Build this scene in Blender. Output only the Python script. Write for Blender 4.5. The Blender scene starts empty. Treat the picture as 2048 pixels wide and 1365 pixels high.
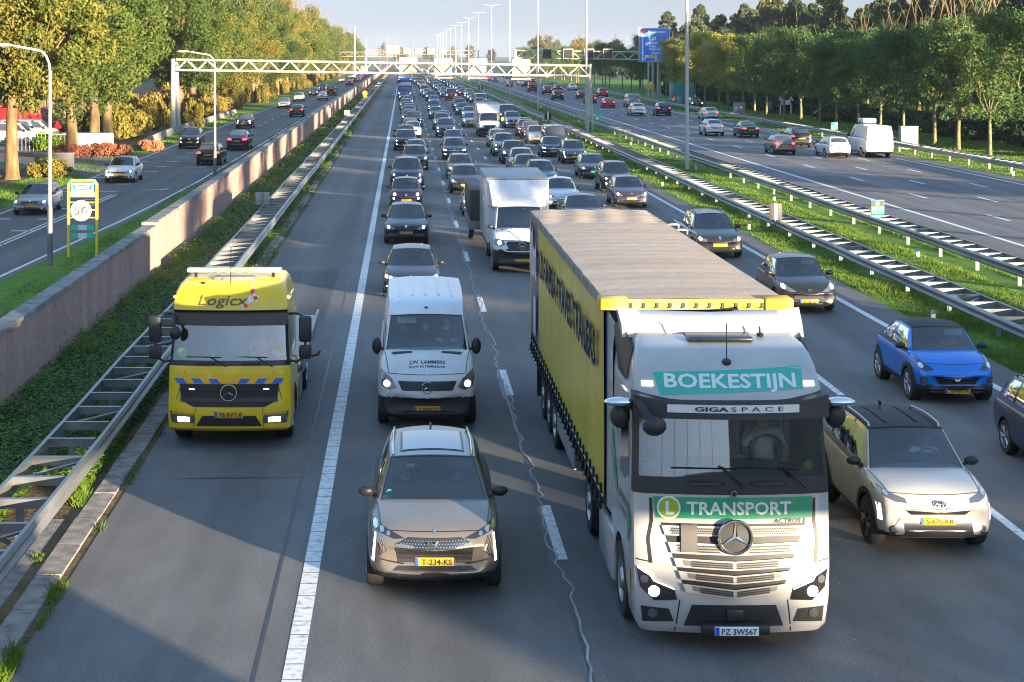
import bpy, bmesh, math, random
from math import sin, cos, pi, radians
from mathutils import Vector, Matrix
from mathutils.bvhtree import BVHTree
D = bpy.data; SC = bpy.context.scene; COL = SC.collection
random.seed(11)

# ---------------------------------------------------------------- camera, sky, sun, exposure
H, F, U0, V0 = 7.4, 3378.0, 806.0, 112.0      # eye height, focal length in photo pixels, vanishing point of the road
cam = D.objects.new('camera', D.cameras.new('camera')); COL.objects.link(cam)
cam.location = (0, 0, H); cam.rotation_euler = (pi/2, 0, 0)
cam.data.sensor_width = 36; cam.data.lens = F/2048*36
cam.data.shift_x = (1024-U0)/2048; cam.data.shift_y = -(682.5-V0)/2048
cam.data.clip_start = .5; cam.data.clip_end = 9000
SC.camera = cam
SUN_EL, SUN_AZ = radians(6.2), radians(142)    # azimuth clockwise from +Y
world = D.worlds.new('World'); SC.world = world; world.use_nodes = True
wn = world.node_tree; bg = wn.nodes['Background']
sky = wn.nodes.new('ShaderNodeTexSky'); sky.sky_type = 'NISHITA'; sky.sun_disc = False
sky.sun_elevation = SUN_EL; sky.sun_rotation = SUN_AZ; sky.air_density = 1.0; sky.dust_density = .7; sky.ozone_density = 2.2
wtc = wn.nodes.new('ShaderNodeTexCoord'); wad = wn.nodes.new('ShaderNodeVectorMath'); wad.operation = 'ADD'; wad.inputs[1].default_value = (0, 0, .36)   # keeps the murk of the last degrees above the horizon out of sight
wno = wn.nodes.new('ShaderNodeVectorMath'); wno.operation = 'NORMALIZE'; whs = wn.nodes.new('ShaderNodeHueSaturation'); whs.inputs['Saturation'].default_value = .92
wn.links.new(wtc.outputs['Generated'], wad.inputs[0]); wn.links.new(wad.outputs[0], wno.inputs[0]); wn.links.new(wno.outputs[0], sky.inputs['Vector'])
wsp = wn.nodes.new('ShaderNodeSeparateXYZ'); wn.links.new(wtc.outputs['Generated'], wsp.inputs[0])
wmr = wn.nodes.new('ShaderNodeMapRange'); wmr.inputs[1].default_value = .02; wmr.inputs[2].default_value = .42; wn.links.new(wsp.outputs['Z'], wmr.inputs[0])
whz = wn.nodes.new('ShaderNodeHueSaturation'); whz.inputs['Saturation'].default_value = .36; whz.inputs['Value'].default_value = .29      # pale hazy band low over the horizon
wmx = wn.nodes.new('ShaderNodeMix'); wmx.data_type = 'RGBA'
wn.links.new(sky.outputs[0], whs.inputs['Color']); wn.links.new(sky.outputs[0], whz.inputs['Color'])
wn.links.new(wmr.outputs[0], wmx.inputs[0]); wn.links.new(whz.outputs[0], wmx.inputs[6]); wn.links.new(whs.outputs[0], wmx.inputs[7])
wn.links.new(wmx.outputs[2], bg.inputs[0]); bg.inputs[1].default_value = .15
sun = D.objects.new('sun', D.lights.new('sun', 'SUN')); COL.objects.link(sun)
sun.data.energy = 3.8; sun.data.angle = radians(.5); sun.data.color = (1, .80, .55)
SUN_DIR = Vector((sin(SUN_AZ)*cos(SUN_EL), cos(SUN_AZ)*cos(SUN_EL), sin(SUN_EL)))
sun.rotation_euler = SUN_DIR.to_track_quat('Z', 'Y').to_euler(); sun.location = (40, -60, 60)
vs = SC.view_settings; SC.display_settings.display_device = 'sRGB'
vs.view_transform = 'Standard'; vs.look = 'None'; vs.gamma = 1; vs.exposure = 2.85; vs.use_curve_mapping = False
SC.cycles.max_bounces = 6; SC.cycles.transparent_max_bounces = 12; SC.cycles.use_denoising = True
SC.cycles.pixel_filter_type = 'BLACKMAN_HARRIS'; SC.cycles.filter_width = 1.1
SC.cycles.sample_clamp_indirect = 1.0; SC.cycles.blur_glossy = 1.0; SC.cycles.caustics_reflective = False; SC.cycles.caustics_refractive = False

# ---------------------------------------------------------------- materials
def lin(c):
    return tuple(((x/12.92) if x <= .04045 else ((x+.055)/1.055)**2.4) for x in c)
def rgb(r, g, b): return lin((r/255, g/255, b/255))
def newmat(name):
    m = D.materials.new(name); m.use_nodes = True
    return m, m.node_tree, m.node_tree.nodes['Principled BSDF']
def mat(name, col, rough=.5, metal=0, coat=0, es=0, ecol=None, var=0, vscale=3, bump=0, bscale=40, spec=.5):
    m, nt, b = newmat(name)
    b.inputs['Base Color'].default_value = (*col, 1); b.inputs['Roughness'].default_value = rough
    b.inputs['Metallic'].default_value = metal; b.inputs['Coat Weight'].default_value = coat
    b.inputs['Coat Roughness'].default_value = .04; b.inputs['Specular IOR Level'].default_value = spec
    if es:
        m.cycles.emission_sampling = 'NONE'; b.inputs['Emission Color'].default_value = (*(ecol or col), 1); b.inputs['Emission Strength'].default_value = es
    if var or bump:
        tc = nt.nodes.new('ShaderNodeTexCoord')
    if var:
        n = nt.nodes.new('ShaderNodeTexNoise'); n.inputs['Scale'].default_value = vscale; n.inputs['Detail'].default_value = 6
        nt.links.new(tc.outputs['Object'], n.inputs['Vector'])
        r = nt.nodes.new('ShaderNodeMapRange'); r.inputs[1].default_value = .3; r.inputs[2].default_value = .7
        r.inputs[3].default_value = 1-var; r.inputs[4].default_value = 1+var
        nt.links.new(n.outputs[0], r.inputs[0])
        x = nt.nodes.new('ShaderNodeMix'); x.data_type = 'RGBA'; x.blend_type = 'MULTIPLY'; x.inputs[0].default_value = 1
        x.inputs[6].default_value = (*col, 1); nt.links.new(r.outputs[0], x.inputs[7]); nt.links.new(x.outputs[2], b.inputs['Base Color'])
    if bump:
        n2 = nt.nodes.new('ShaderNodeTexNoise'); n2.inputs['Scale'].default_value = bscale; n2.inputs['Detail'].default_value = 5
        nt.links.new(tc.outputs['Object'], n2.inputs['Vector'])
        bp = nt.nodes.new('ShaderNodeBump'); bp.inputs['Strength'].default_value = bump; bp.inputs['Distance'].default_value = .03
        nt.links.new(n2.outputs[0], bp.inputs['Height']); nt.links.new(bp.outputs[0], b.inputs['Normal'])
    return m
def paint(name, col, metal=.0, rough=.32):
    m = mat(name, col, rough, metal, .55, var=.07, vscale=2.2, spec=.35)
    return m
def ramp_mat(name, stops, scale, rough=.8, detail=6, stretch=None, rnd=0, trans=0, spec=.2, bump=0, bscale=8, coord='pos', fine=0, distort=0):
    """colour ramp over noise in world (or object) space"""
    m, nt, b = newmat(name); N = nt.nodes; Lk = nt.links.new
    g = N.new('ShaderNodeNewGeometry'); tc = N.new('ShaderNodeTexCoord')
    src = g.outputs['Position'] if coord == 'pos' else tc.outputs['Object']
    if stretch:
        mp = N.new('ShaderNodeMapping'); mp.inputs['Scale'].default_value = stretch; Lk(src, mp.inputs[0]); vec = mp.outputs[0]
    else: vec = src
    n = N.new('ShaderNodeTexNoise'); n.inputs['Scale'].default_value = scale; n.inputs['Detail'].default_value = detail; n.inputs['Distortion'].default_value = distort
    Lk(vec, n.inputs['Vector']); fac = n.outputs[0]
    if fine:
        n3 = N.new('ShaderNodeTexNoise'); n3.inputs['Scale'].default_value = fine; n3.inputs['Detail'].default_value = 2; Lk(src, n3.inputs['Vector'])
        a = N.new('ShaderNodeMath'); a.operation = 'MULTIPLY_ADD'; a.inputs[1].default_value = .5; Lk(n3.outputs[0], a.inputs[0])
        a2 = N.new('ShaderNodeMath'); a2.operation = 'MULTIPLY'; a2.inputs[1].default_value = .5; Lk(fac, a2.inputs[0]); Lk(a2.outputs[0], a.inputs[2]); fac = a.outputs[0]
    if rnd:
        oi = N.new('ShaderNodeObjectInfo'); a = N.new('ShaderNodeMath'); a.operation = 'MULTIPLY_ADD'; a.inputs[1].default_value = rnd
        Lk(oi.outputs['Random'], a.inputs[0])
        a3 = N.new('ShaderNodeMath'); a3.operation = 'SUBTRACT'; a3.inputs[1].default_value = rnd/2; Lk(fac, a3.inputs[0]); Lk(a3.outputs[0], a.inputs[2]); fac = a.outputs[0]
    cr = N.new('ShaderNodeValToRGB'); e = cr.color_ramp.elements
    while len(e) < len(stops): e.new(.5)
    for i, (p, c) in enumerate(stops): e[i].position = p; e[i].color = (*c, 1)
    Lk(fac, cr.inputs[0]); Lk(cr.outputs[0], b.inputs['Base Color'])
    b.inputs['Roughness'].default_value = rough; b.inputs['Specular IOR Level'].default_value = spec
    if trans:                                  # thin leaves let some light through
        t = N.new('ShaderNodeBsdfTranslucent'); Lk(cr.outputs[0], t.inputs[0])
        mx = N.new('ShaderNodeMixShader'); mx.inputs[0].default_value = trans
        Lk(b.outputs[0], mx.inputs[1]); Lk(t.outputs[0], mx.inputs[2]); Lk(mx.outputs[0], N['Material Output'].inputs[0])
    if bump:
        n2 = N.new('ShaderNodeTexNoise'); n2.inputs['Scale'].default_value = bscale; n2.inputs['Detail'].default_value = 4; Lk(src, n2.inputs['Vector'])
        bp = N.new('ShaderNodeBump'); bp.inputs['Strength'].default_value = bump; bp.inputs['Distance'].default_value = .05
        Lk(n2.outputs[0], bp.inputs['Height']); Lk(bp.outputs[0], b.inputs['Normal'])
    return m
def glass_mat(name, tint, refl=1.0, ior=2.0):
    m = D.materials.new(name); m.use_nodes = True; nt = m.node_tree; N = nt.nodes
    N.remove(N['Principled BSDF'])
    t = N.new('ShaderNodeBsdfTransparent'); t.inputs[0].default_value = (*tint, 1)
    g = N.new('ShaderNodeBsdfGlossy'); g.inputs['Roughness'].default_value = .015; g.inputs[0].default_value = (refl, refl, refl, 1)
    fr = N.new('ShaderNodeFresnel'); fr.inputs[0].default_value = ior
    mx = N.new('ShaderNodeMixShader'); nt.links.new(fr.outputs[0], mx.inputs[0]); nt.links.new(t.outputs[0], mx.inputs[1]); nt.links.new(g.outputs[0], mx.inputs[2])
    nt.links.new(mx.outputs[0], N['Material Output'].inputs[0])
    return m

M = {}
def road_mat(name, base, patch):
    m, nt, b = newmat(name); N = nt.nodes; Lk = nt.links.new
    g = N.new('ShaderNodeNewGeometry')
    def noise(scale, st=(1, 1, 1), det=4):
        mp = N.new('ShaderNodeMapping'); mp.inputs['Scale'].default_value = st; Lk(g.outputs['Position'], mp.inputs[0])
        n = N.new('ShaderNodeTexNoise'); n.inputs['Scale'].default_value = scale; n.inputs['Detail'].default_value = det; Lk(mp.outputs[0], n.inputs['Vector'])
        return n.outputs[0]
    def rng(x, lo, hi, a=.3, c=.7):
        r = N.new('ShaderNodeMapRange'); r.inputs[1].default_value = a; r.inputs[2].default_value = c; r.inputs[3].default_value = lo; r.inputs[4].default_value = hi
        Lk(x, r.inputs[0]); return r.outputs[0]
    def mul(a, c):
        x = N.new('ShaderNodeMath'); x.operation = 'MULTIPLY'; Lk(a, x.inputs[0]); Lk(c, x.inputs[1]); return x.outputs[0]
    f = mul(rng(noise(55, det=2), .62, 1.38), rng(noise(.35, (1, .3, 1), 5), 1-patch, 1+patch))
    f = mul(f, rng(noise(1.1, (1, .012, 1), 3), .78, 1.2)); f = mul(f, rng(noise(2.2, (1, .35, 1), 6), .88, 1.1))          # long wheel-track streaks
    f = mul(f, rng(noise(24, det=3), .80, 1.2)); f = mul(f, rng(noise(130, det=1), .7, 1.3))
    sx = N.new('ShaderNodeSeparateXYZ'); Lk(g.outputs['Position'], sx.inputs[0])
    a1 = N.new('ShaderNodeMath'); a1.operation = 'MULTIPLY_ADD'; a1.inputs[1].default_value = 2*pi/1.805; a1.inputs[2].default_value = -2*pi*.08; Lk(sx.outputs['X'], a1.inputs[0])
    a2 = N.new('ShaderNodeMath'); a2.operation = 'COSINE'; Lk(a1.outputs[0], a2.inputs[0]); f = mul(f, rng(a2.outputs[0], .93, 1.07, -1, 1))     # polished wheel paths and the oily strip between them
    v = N.new('ShaderNodeTexVoronoi'); v.inputs['Scale'].default_value = 1.1; Lk(g.outputs['Position'], v.inputs['Vector'])
    sp = N.new('ShaderNodeMath'); sp.operation = 'LESS_THAN'; sp.inputs[1].default_value = .022; Lk(v.outputs['Distance'], sp.inputs[0])   # pale stones and litter
    x = N.new('ShaderNodeMix'); x.data_type = 'RGBA'; x.blend_type = 'MULTIPLY'; x.inputs[0].default_value = 1; x.inputs[6].default_value = (*base, 1); Lk(f, x.inputs[7])
    y = N.new('ShaderNodeMix'); y.data_type = 'RGBA'; Lk(sp.outputs[0], y.inputs[0]); Lk(x.outputs[2], y.inputs[6]); y.inputs[7].default_value = (.3, .29, .27, 1)
    Lk(y.outputs[2], b.inputs['Base Color']); b.inputs['Roughness'].default_value = .78; b.inputs['Specular IOR Level'].default_value = .35
    bp = N.new('ShaderNodeBump'); bp.inputs['Strength'].default_value = .35; bp.inputs['Distance'].default_value = .012
    Lk(noise(70, det=3), bp.inputs['Height']); Lk(bp.outputs[0], b.inputs['Normal'])
    return m
M['asphalt'] = road_mat('asphalt', (.122, .118, .113), .16)
M['shoulder'] = road_mat('shoulder_asphalt', (.118, .112, .106), .18)
M['old_asphalt'] = road_mat('pale_asphalt', (.125, .12, .12), .14)
M['marking'] = ramp_mat('road_paint', [(.32, (.34, .34, .33)), (.45, (.62, .62, .60)), (.7, (.74, .74, .72))], 9, .7, 5)
M['seal'] = ramp_mat('pale_crack_sealant', [(.3, (.16, .16, .16)), (.65, (.38, .38, .37))], 2.5, .6)
M['tar'] = mat('dark_sealant', (.03, .03, .032), .5)
M['concrete'] = ramp_mat('weathered_concrete', [(.3, (.14, .125, .11)), (.5, (.24, .22, .195)), (.7, (.33, .30, .27))], 3.5, .9, 8, bump=.3, bscale=30)
M['wall_pink'] = None
M['grass'] = ramp_mat('verge_grass_soil', [(.3, (.045, .11, .014)), (.5, (.09, .19, .024)), (.7, (.17, .25, .04))], 1.6, .95, 8, fine=18, bump=.8, bscale=12)
M['field'] = ramp_mat('field_ground', [(.3, (.04, .07, .02)), (.5, (.075, .10, .03)), (.7, (.11, .11, .05))], .08, .95, 8, fine=3)
M['soil'] = ramp_mat('leaf_littered_soil', [(.3, (.05, .035, .02)), (.5, (.12, .085, .045)), (.7, (.19, .14, .07))], 1.2, .95, 8, fine=15, bump=.6)
M['blade'] = ramp_mat('grass_blades', [(.25, (.05, .105, .016)), (.5, (.115, .20, .03)), (.75, (.24, .28, .06))], .9, .7, 5, trans=.35, fine=6)
M['ivy'] = ramp_mat('ground_cover_leaves', [(.28, (.025, .07, .012)), (.48, (.065, .145, .02)), (.7, (.17, .25, .035))], 1.3, .55, 5, trans=.25, fine=5, spec=.35)
M['weed'] = ramp_mat('weed_leaves', [(.3, (.05, .11, .012)), (.5, (.11, .19, .02)), (.72, (.22, .28, .04))], 1.5, .6, 5, trans=.4, fine=6)
M['steel'] = ramp_mat('galvanised_steel', [(.3, (.13, .134, .138)), (.55, (.215, .22, .222)), (.75, (.31, .313, .31))], 1.4, .42, 6, stretch=(1, .3, 1), spec=.6)
M['steel'].node_tree.nodes['Principled BSDF'].inputs['Metallic'].default_value = .55
M['bolt'] = mat('post_reflector_white', (.5, .49, .46), .6)
M['pole'] = mat('lamp_post_grey', (.42, .415, .39), .45, .2, var=.1)
M['truss'] = mat('gantry_cream_steel', (.44, .405, .33), .5, .1, var=.1, vscale=1.5)
M['black'] = mat('black_plastic', (.016, .016, .018), .45, bump=.1, bscale=200)
M['trim'] = mat('black_trim', (.012, .012, .014), .3)
M['rubber'] = mat('tyre_rubber', (.018, .018, .018), .8, var=.2)
M['alloy'] = mat('alloy_wheel', (.42, .42, .43), .35, .8)
M['darkalloy'] = mat('black_alloy_wheel', (.03, .03, .032), .3, .5)
M['roofblack'] = mat('black_roof_paint', (.006, .006, .008), .5, spec=.15); M['chrome'] = mat('chrome', (.75, .75, .76), .12, 1)
M['lens'] = mat('headlamp_lens', (.16, .17, .18), .1, .6, 1)
M['darklens'] = mat('dark_headlamp_lens', (.02, .021, .024), .08, .2, 1)
M['lamp'] = mat('lit_headlamp', (1, .95, .85), .3, es=1.2, ecol=(1, .93, .80))
M['lampcool'] = mat('lit_daytime_strip', (1, 1, 1), .3, es=.6, ecol=(.95, .98, 1))
M['amber'] = mat('amber_lamp', (.8, .28, .02), .3, es=.8, ecol=(1, .42, .05))
M['tail'] = mat('tail_lamp_red', (.42, .012, .015), .2, coat=1)
M['brake'] = mat('lit_brake_lamp', (.9, .03, .03), .3, es=.9, ecol=(1, .05, .04))
M['plate'] = mat('number_plate_yellow', (.60, .33, .012), .4)
M['plate_white'] = mat('number_plate_white', (.78, .78, .76), .4)
M['plate_blue'] = mat('number_plate_blue_band', (.02, .09, .5), .4)
M['plate_green'] = mat('number_plate_green', (.03, .55, .35), .4)
M['ink'] = mat('black_lettering', (.012, .012, .014), .5)
M['white'] = mat('white_lettering', (.66, .66, .64), .5)
M['glass'] = glass_mat('windscreen_glass', (.90, .95, .95))
M['lorryglass'] = glass_mat('lorry_windscreen_glass', (.88, .95, .92), 1.0, 2.7); M['darkglass'] = glass_mat('tinted_side_glass', (.3, .34, .34))
M['opaque'] = mat('dark_car_glass', (.035, .042, .05), .06, coat=1)
M['interior'] = mat('dark_cabin_interior', (.065, .067, .072), .8)
M['seat'] = mat('seat_fabric', (.12, .122, .128), .85)
M['visor'] = mat('pale_sun_visor', (.55, .54, .48), .8)
M['skin'] = mat('skin', (.55, .32, .23), .55)
M['hair'] = mat('brown_hair', (.05, .03, .018), .6)
M['hair_grey'] = mat('grey_hair', (.35, .34, .32), .6)
M['hair_blond'] = mat('blond_hair', (.46, .33, .16), .6)
M['eye'] = mat('dark_eye', (.03, .02, .018), .4)
M['shirt'] = mat('plain_clothes', (.05, .055, .08), .85)
M['trousers'] = mat('dark_trousers', (.03, .03, .04), .85)
M['paint'] = paint('car_paint', (.02, .02, .03))
def clothes(n, c): return mat(n, c, .85)
CL = {'navy': clothes('navy_jacket', (.02, .025, .06)), 'white': clothes('white_shirt', (.7, .7, .68)), 'grey': clothes('grey_top', (.25, .26, .27)), 'black': clothes('black_jacket', (.015, .015, .018)),
      'red': clothes('red_coat', (.5, .04, .05)), 'blue': clothes('blue_shirt', (.08, .18, .42)), 'tan': clothes('beige_jumper', (.45, .36, .25)), 'orange': clothes('orange_vest', (.85, .25, .03)),
      'mint': clothes('pale_green_shirt', (.5, .6, .55))}

# ---------------------------------------------------------------- object helpers
TMP = D.scenes.new('workbench')                                      # modifiers are worked out here, away from the big scene
def bake(o):
    TMP.view_layers[0].update(); return D.meshes.new_from_object(o.evaluated_get(TMP.view_layers[0].depsgraph))
def tag(o, label=None, cat=None, group=None, kind=None):
    if label: o['label'] = label
    if cat: o['category'] = cat
    if group: o['group'] = group
    if kind: o['kind'] = kind
    return o
def thing(name, label, cat, loc=(0, 0, 0), rz=0, group=None):
    o = D.objects.new(name, None); COL.objects.link(o); o.location = loc; o.rotation_euler = (0, 0, rz); o.empty_display_size = .2
    return tag(o, label, cat, group)
def copy_tree(o, parent=None, over=None):
    c = o.copy(); COL.objects.link(c)
    if parent is not None:
        c.parent = parent; c.matrix_parent_inverse = o.matrix_parent_inverse.copy()
    if over and c.type == 'MESH':
        for s in c.material_slots:
            if s.material and s.material.name in over:
                m = over[s.material.name]; s.link = 'OBJECT'; s.material = m
    for ch in list(o.children): copy_tree(ch, c, over)
    return c
def lerp(a, b, t): return a+(b-a)*t
def interp(pts, y):
    if y <= pts[0][0]: return pts[0][1]
    for (a, p), (b, q) in zip(pts, pts[1:]):
        if y <= b: return lerp(p, q, (y-a)/(b-a) if b > a else 0)
    return pts[-1][1]

class MB:
    def __init__(s): s.v = []; s.f = []; s.m = []
    def add(s, vs, fs, m=0, T=None):
        o = len(s.v)
        s.v += [tuple(T @ Vector(p)) for p in vs] if T is not None else [tuple(p) for p in vs]
        s.f += [tuple(i+o for i in f) for f in fs]; s.m += [m]*len(fs) if isinstance(m, int) else list(m)
        return s
    def box(s, x0, x1, y0, y1, z0, z1, m=0, bev=0, T=None):
        if bev:
            bm = bmesh.new(); bmesh.ops.create_cube(bm, size=1)
            for v in bm.verts: v.co = Vector((lerp(x0, x1, v.co.x+.5), lerp(y0, y1, v.co.y+.5), lerp(z0, z1, v.co.z+.5)))
            bmesh.ops.bevel(bm, geom=list(bm.edges), offset=bev, segments=2, affect='EDGES', profile=.5)
            s.bm(bm, m, T); return s
        v = [(x, y, z) for z in (z0, z1) for y in (y0, y1) for x in (x0, x1)]
        return s.add(v, [(0, 2, 3, 1), (4, 5, 7, 6), (0, 1, 5, 4), (2, 6, 7, 3), (0, 4, 6, 2), (1, 3, 7, 5)], m, T)
    def bm(s, bm, m=0, T=None):
        bm.verts.index_update()
        s.add([v.co.copy() for v in bm.verts], [[v.index for v in f.verts] for f in bm.faces], m, T); bm.free(); return s
    def tube(s, pts, r, n=8, m=0, caps=True, T=None):
        pts = [Vector(p) for p in pts]; rs = r if isinstance(r, (list, tuple)) else [r]*len(pts); vs = []; prev = None
        for i, p in enumerate(pts):
            d = (pts[min(i+1, len(pts)-1)]-pts[max(i-1, 0)]).normalized()
            a = prev if prev is not None else (Vector((0, 0, 1)) if abs(d.z) < .9 else Vector((1, 0, 0)))
            b = d.cross(a).normalized(); a = b.cross(d).normalized(); prev = a
            vs += [p+(a*cos(2*pi*k/n)+b*sin(2*pi*k/n))*rs[i] for k in range(n)]
        fs = [(i*n+k, i*n+(k+1) % n, (i+1)*n+(k+1) % n, (i+1)*n+k) for i in range(len(pts)-1) for k in range(n)]
        if caps: fs += [tuple(range(n))[::-1], tuple((len(pts)-1)*n+k for k in range(n))]
        return s.add(vs, fs, m, T)
    def lathe(s, prof, n=24, m=0, T=None, ax='z'):
        """profile [(r,h)] turned about an axis; ax 'x' lays it on its side"""
        vs = []
        for r, h in prof:
            for k in range(n):
                a = 2*pi*k/n; p = (r*cos(a), r*sin(a), h)
                vs.append(p if ax == 'z' else ((p[2], p[0], p[1]) if ax == 'x' else (p[0], p[2], p[1])))
        fs = [(i*n+k, i*n+(k+1) % n, (i+1)*n+(k+1) % n, (i+1)*n+k) for i in range(len(prof)-1) for k in range(n)]
        return s.add(vs, fs, m, T)
    def grid(s, fn, us, vs_, m=0, hole=None):
        n = len(us); o = [fn(u, v) for v in vs_ for u in us]
        fs = [(j*n+i, j*n+i+1, (j+1)*n+i+1, (j+1)*n+i) for j in range(len(vs_)-1) for i in range(n-1) if not (hole and hole((us[i]+us[i+1])/2, (vs_[j]+vs_[j+1])/2))]
        return s.add(o, fs, m)
    def prism(s, pts, z0, z1, m=0, T=None):
        n = len(pts); v = [(x, y, z0) for x, y in pts]+[(x, y, z1) for x, y in pts]
        return s.add(v, [tuple(range(n))[::-1], tuple(range(n, 2*n))]+[(i, (i+1) % n, n+(i+1) % n, n+i) for i in range(n)], m, T)
    def ell(s, c, r, nu=12, nv=8, m=0, T=None):
        vs = [(c[0]+r[0]*sin(pi*j/nv)*cos(2*pi*i/nu), c[1]+r[1]*sin(pi*j/nv)*sin(2*pi*i/nu), c[2]+r[2]*cos(pi*j/nv)) for j in range(nv+1) for i in range(nu)]
        return s.add(vs, [(j*nu+i, (j+1)*nu+i, (j+1)*nu+(i+1) % nu, j*nu+(i+1) % nu) for j in range(nv) for i in range(nu)], m, T)
    def mesh(s, name, mats, smooth=35, weld=0):
        me = D.meshes.new(name); me.from_pydata(s.v, [], s.f)
        for x in mats if isinstance(mats, (list, tuple)) else [mats]: me.materials.append(x)
        me.polygons.foreach_set('material_index', s.m)
        if weld:
            bm = bmesh.new(); bm.from_mesh(me); bmesh.ops.remove_doubles(bm, verts=bm.verts, dist=weld); bmesh.ops.recalc_face_normals(bm, faces=bm.faces); bm.to_mesh(me); bm.free()
        if smooth: me.shade_smooth(); me.set_sharp_from_angle(angle=radians(smooth))
        me.update(); return me
    def build(s, name, mats, parent=None, smooth=35, weld=0, loc=None):
        return link(name, s.mesh(name, mats, smooth, weld), parent, loc)
def link(name, me, parent=None, loc=None):
    o = D.objects.new(name, me); COL.objects.link(o)
    if parent is not None: o.parent = parent
    if loc is not None: o.location = loc
    return o
def arange(a, b, st):
    n = max(1, int(round((b-a)/st))); return [a+(b-a)*i/n for i in range(n+1)]

# ---- projecting flat outlines (lamps, grilles, lettering) on to a curved body
AX = {'f': (lambda a, b: (a, -4, b), (0, 1, 0)), 'r': (lambda a, b: (a, 30, b), (0, -1, 0)), 't': (lambda a, b: (a, b, 9), (0, 0, -1)),
      'l': (lambda a, b: (-6, a, b), (1, 0, 0)), 's': (lambda a, b: (6, a, b), (-1, 0, 0))}
def bvh_of(*objs):
    vs, fs = [], []
    for o in objs:
        k = len(vs); me = o.data if hasattr(o, 'data') else o
        vs += [v.co.copy() for v in me.vertices]; fs += [[i+k for i in p.vertices] for p in me.polygons]
    return BVHTree.FromPolygons(vs, fs)
def project(pts, bvh, ax, off):
    org, d = AX[ax]; d = Vector(d); out = []
    for a, b in pts:
        h = bvh.ray_cast(Vector(org(a, b)), d)
        if h[0] is None:
            q = Vector(org(a, b)); h = bvh.find_nearest(q+d*4)
            p = Vector(h[0])
        else: p = h[0]
        out.append(p-d*off)
    return out
def cut_poly(outline, step):
    bm = bmesh.new(); bm.faces.new([bm.verts.new((a, b, 0)) for a, b in outline])
    xs = [p[0] for p in outline]; ys = [p[1] for p in outline]
    for lo, hi, ax in ((min(xs), max(xs), 0), (min(ys), max(ys), 1)):
        n = int((hi-lo)/step)
        for i in range(1, n+1):
            c = lo+(hi-lo)*i/(n+1); no = (1, 0, 0) if ax == 0 else (0, 1, 0); co = (c, 0, 0) if ax == 0 else (0, c, 0)
            bmesh.ops.bisect_plane(bm, geom=bm.verts[:]+bm.edges[:]+bm.faces[:], plane_co=co, plane_no=no, dist=1e-5)
    bmesh.ops.triangulate(bm, faces=[f for f in bm.faces if len(f.verts) > 4])
    bm.verts.index_update(); v = [(q.co.x, q.co.y) for q in bm.verts]; f = [[q.index for q in g.verts] for g in bm.faces]; bm.free()
    return v, f
def decal(mb, outline, bvh, ax='f', off=.006, m=0, step=.07, mirror=False):
    for sg in ((1, -1) if mirror else (1,)):
        v, f = cut_poly([(a*sg, b) for a, b in outline], step)
        mb.add(project(v, bvh, ax, off), f, m)
    return mb
def disc(cx, cz, r, n=14, sx=1): return [(cx+r*sx*cos(2*pi*i/n), cz+r*sin(2*pi*i/n)) for i in range(n)]
def rect(x0, x1, z0, z1): return [(x0, z0), (x1, z0), (x1, z1), (x0, z1)]
_txt = {}
def text2d(s, size, bold=0, sx=1, shear=0):
    """lettering as flat 2D triangles, centred on x, baseline at 0"""
    k = (s, bold, shear)
    if k not in _txt:
        c = D.curves.new('lettering', 'FONT'); c.body = s; c.size = 1; c.offset = bold; c.shear = shear; c.resolution_u = 2
        o = D.objects.new('lettering', c); TMP.collection.objects.link(o); me = bake(o)
        _txt[k] = ([(v.co.x, v.co.y) for v in me.vertices], [tuple(p.vertices) for p in me.polygons])
        D.objects.remove(o); D.curves.remove(c); D.meshes.remove(me)
    v, f = _txt[k]; x0 = min(p[0] for p in v); x1 = max(p[0] for p in v)
    return [((p[0]-(x0+x1)/2)*size*sx, p[1]*size) for p in v], f, (x1-x0)*size*sx
def text_fit(s, width, height, bold=0, shear=0):
    v, f, w = text2d(s, 1, bold, 1, shear); hs = max(p[1] for p in v)
    return [(p[0]*width/w, p[1]*height/hs) for p in v], f
def lettering(mb, s, cx, cz, width, height, bvh, ax='f', off=.012, m=0, bold=.01, flip=False, shear=0):
    v, f = text_fit(s, width, height, bold, shear)
    mb.add(project([(cx+(-a if flip else a), cz+b) for a, b in v], bvh, ax, off), f, m)

# ================================================================ THE SETTING
def sheet(name, pts, z, m, kind='structure'):
    me = D.meshes.new(name); me.from_pydata([(x, y, z) for x, y in pts], [], [tuple(range(len(pts)))]); me.materials.append(m)
    return tag(link(name, me), kind=kind)
def strip(name, left, right, z, m):
    """sheet between two polylines [(y,x)...] sharing the same y stations"""
    mb = MB(); n = len(left)
    mb.add([(x, y, z) for y, x in left]+[(x, y, z) for y, x in right], [(i, n+i, n+i+1, i+1) for i in range(n-1)])
    return tag(mb.build(name, m, smooth=0), kind='structure')
FAR = 3200
sheet('ground', [(-5000, -300), (5000, -300), (5000, 8000), (-5000, 8000)], -.05, M['field'])
sheet('motorway', [(-1.75, -80), (14.3, -80), (14.3, FAR), (-1.75, FAR)], 0, M['asphalt'])
sheet('hard_shoulder', [(-4.72, -80), (-1.75, -80), (-1.75, FAR), (-4.72, FAR)], 0, M['shoulder'])
sheet('far_carriageway', [(20.9, -80), (37.3, -80), (37.3, FAR), (20.9, FAR)], 0, M['old_asphalt'])
sheet('median_verge', [(14.3, -80), (20.9, -80), (20.9, FAR), (14.3, FAR)], -.012, M['grass'])
sheet('right_verge', [(37.3, -80), (40.4, -80), (40.4, FAR), (37.3, FAR)], -.012, M['grass'])
sheet('service_road', [(40.4, -80), (42.6, -80), (42.6, 900), (40.4, 900)], -.008, M['shoulder'])
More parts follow.
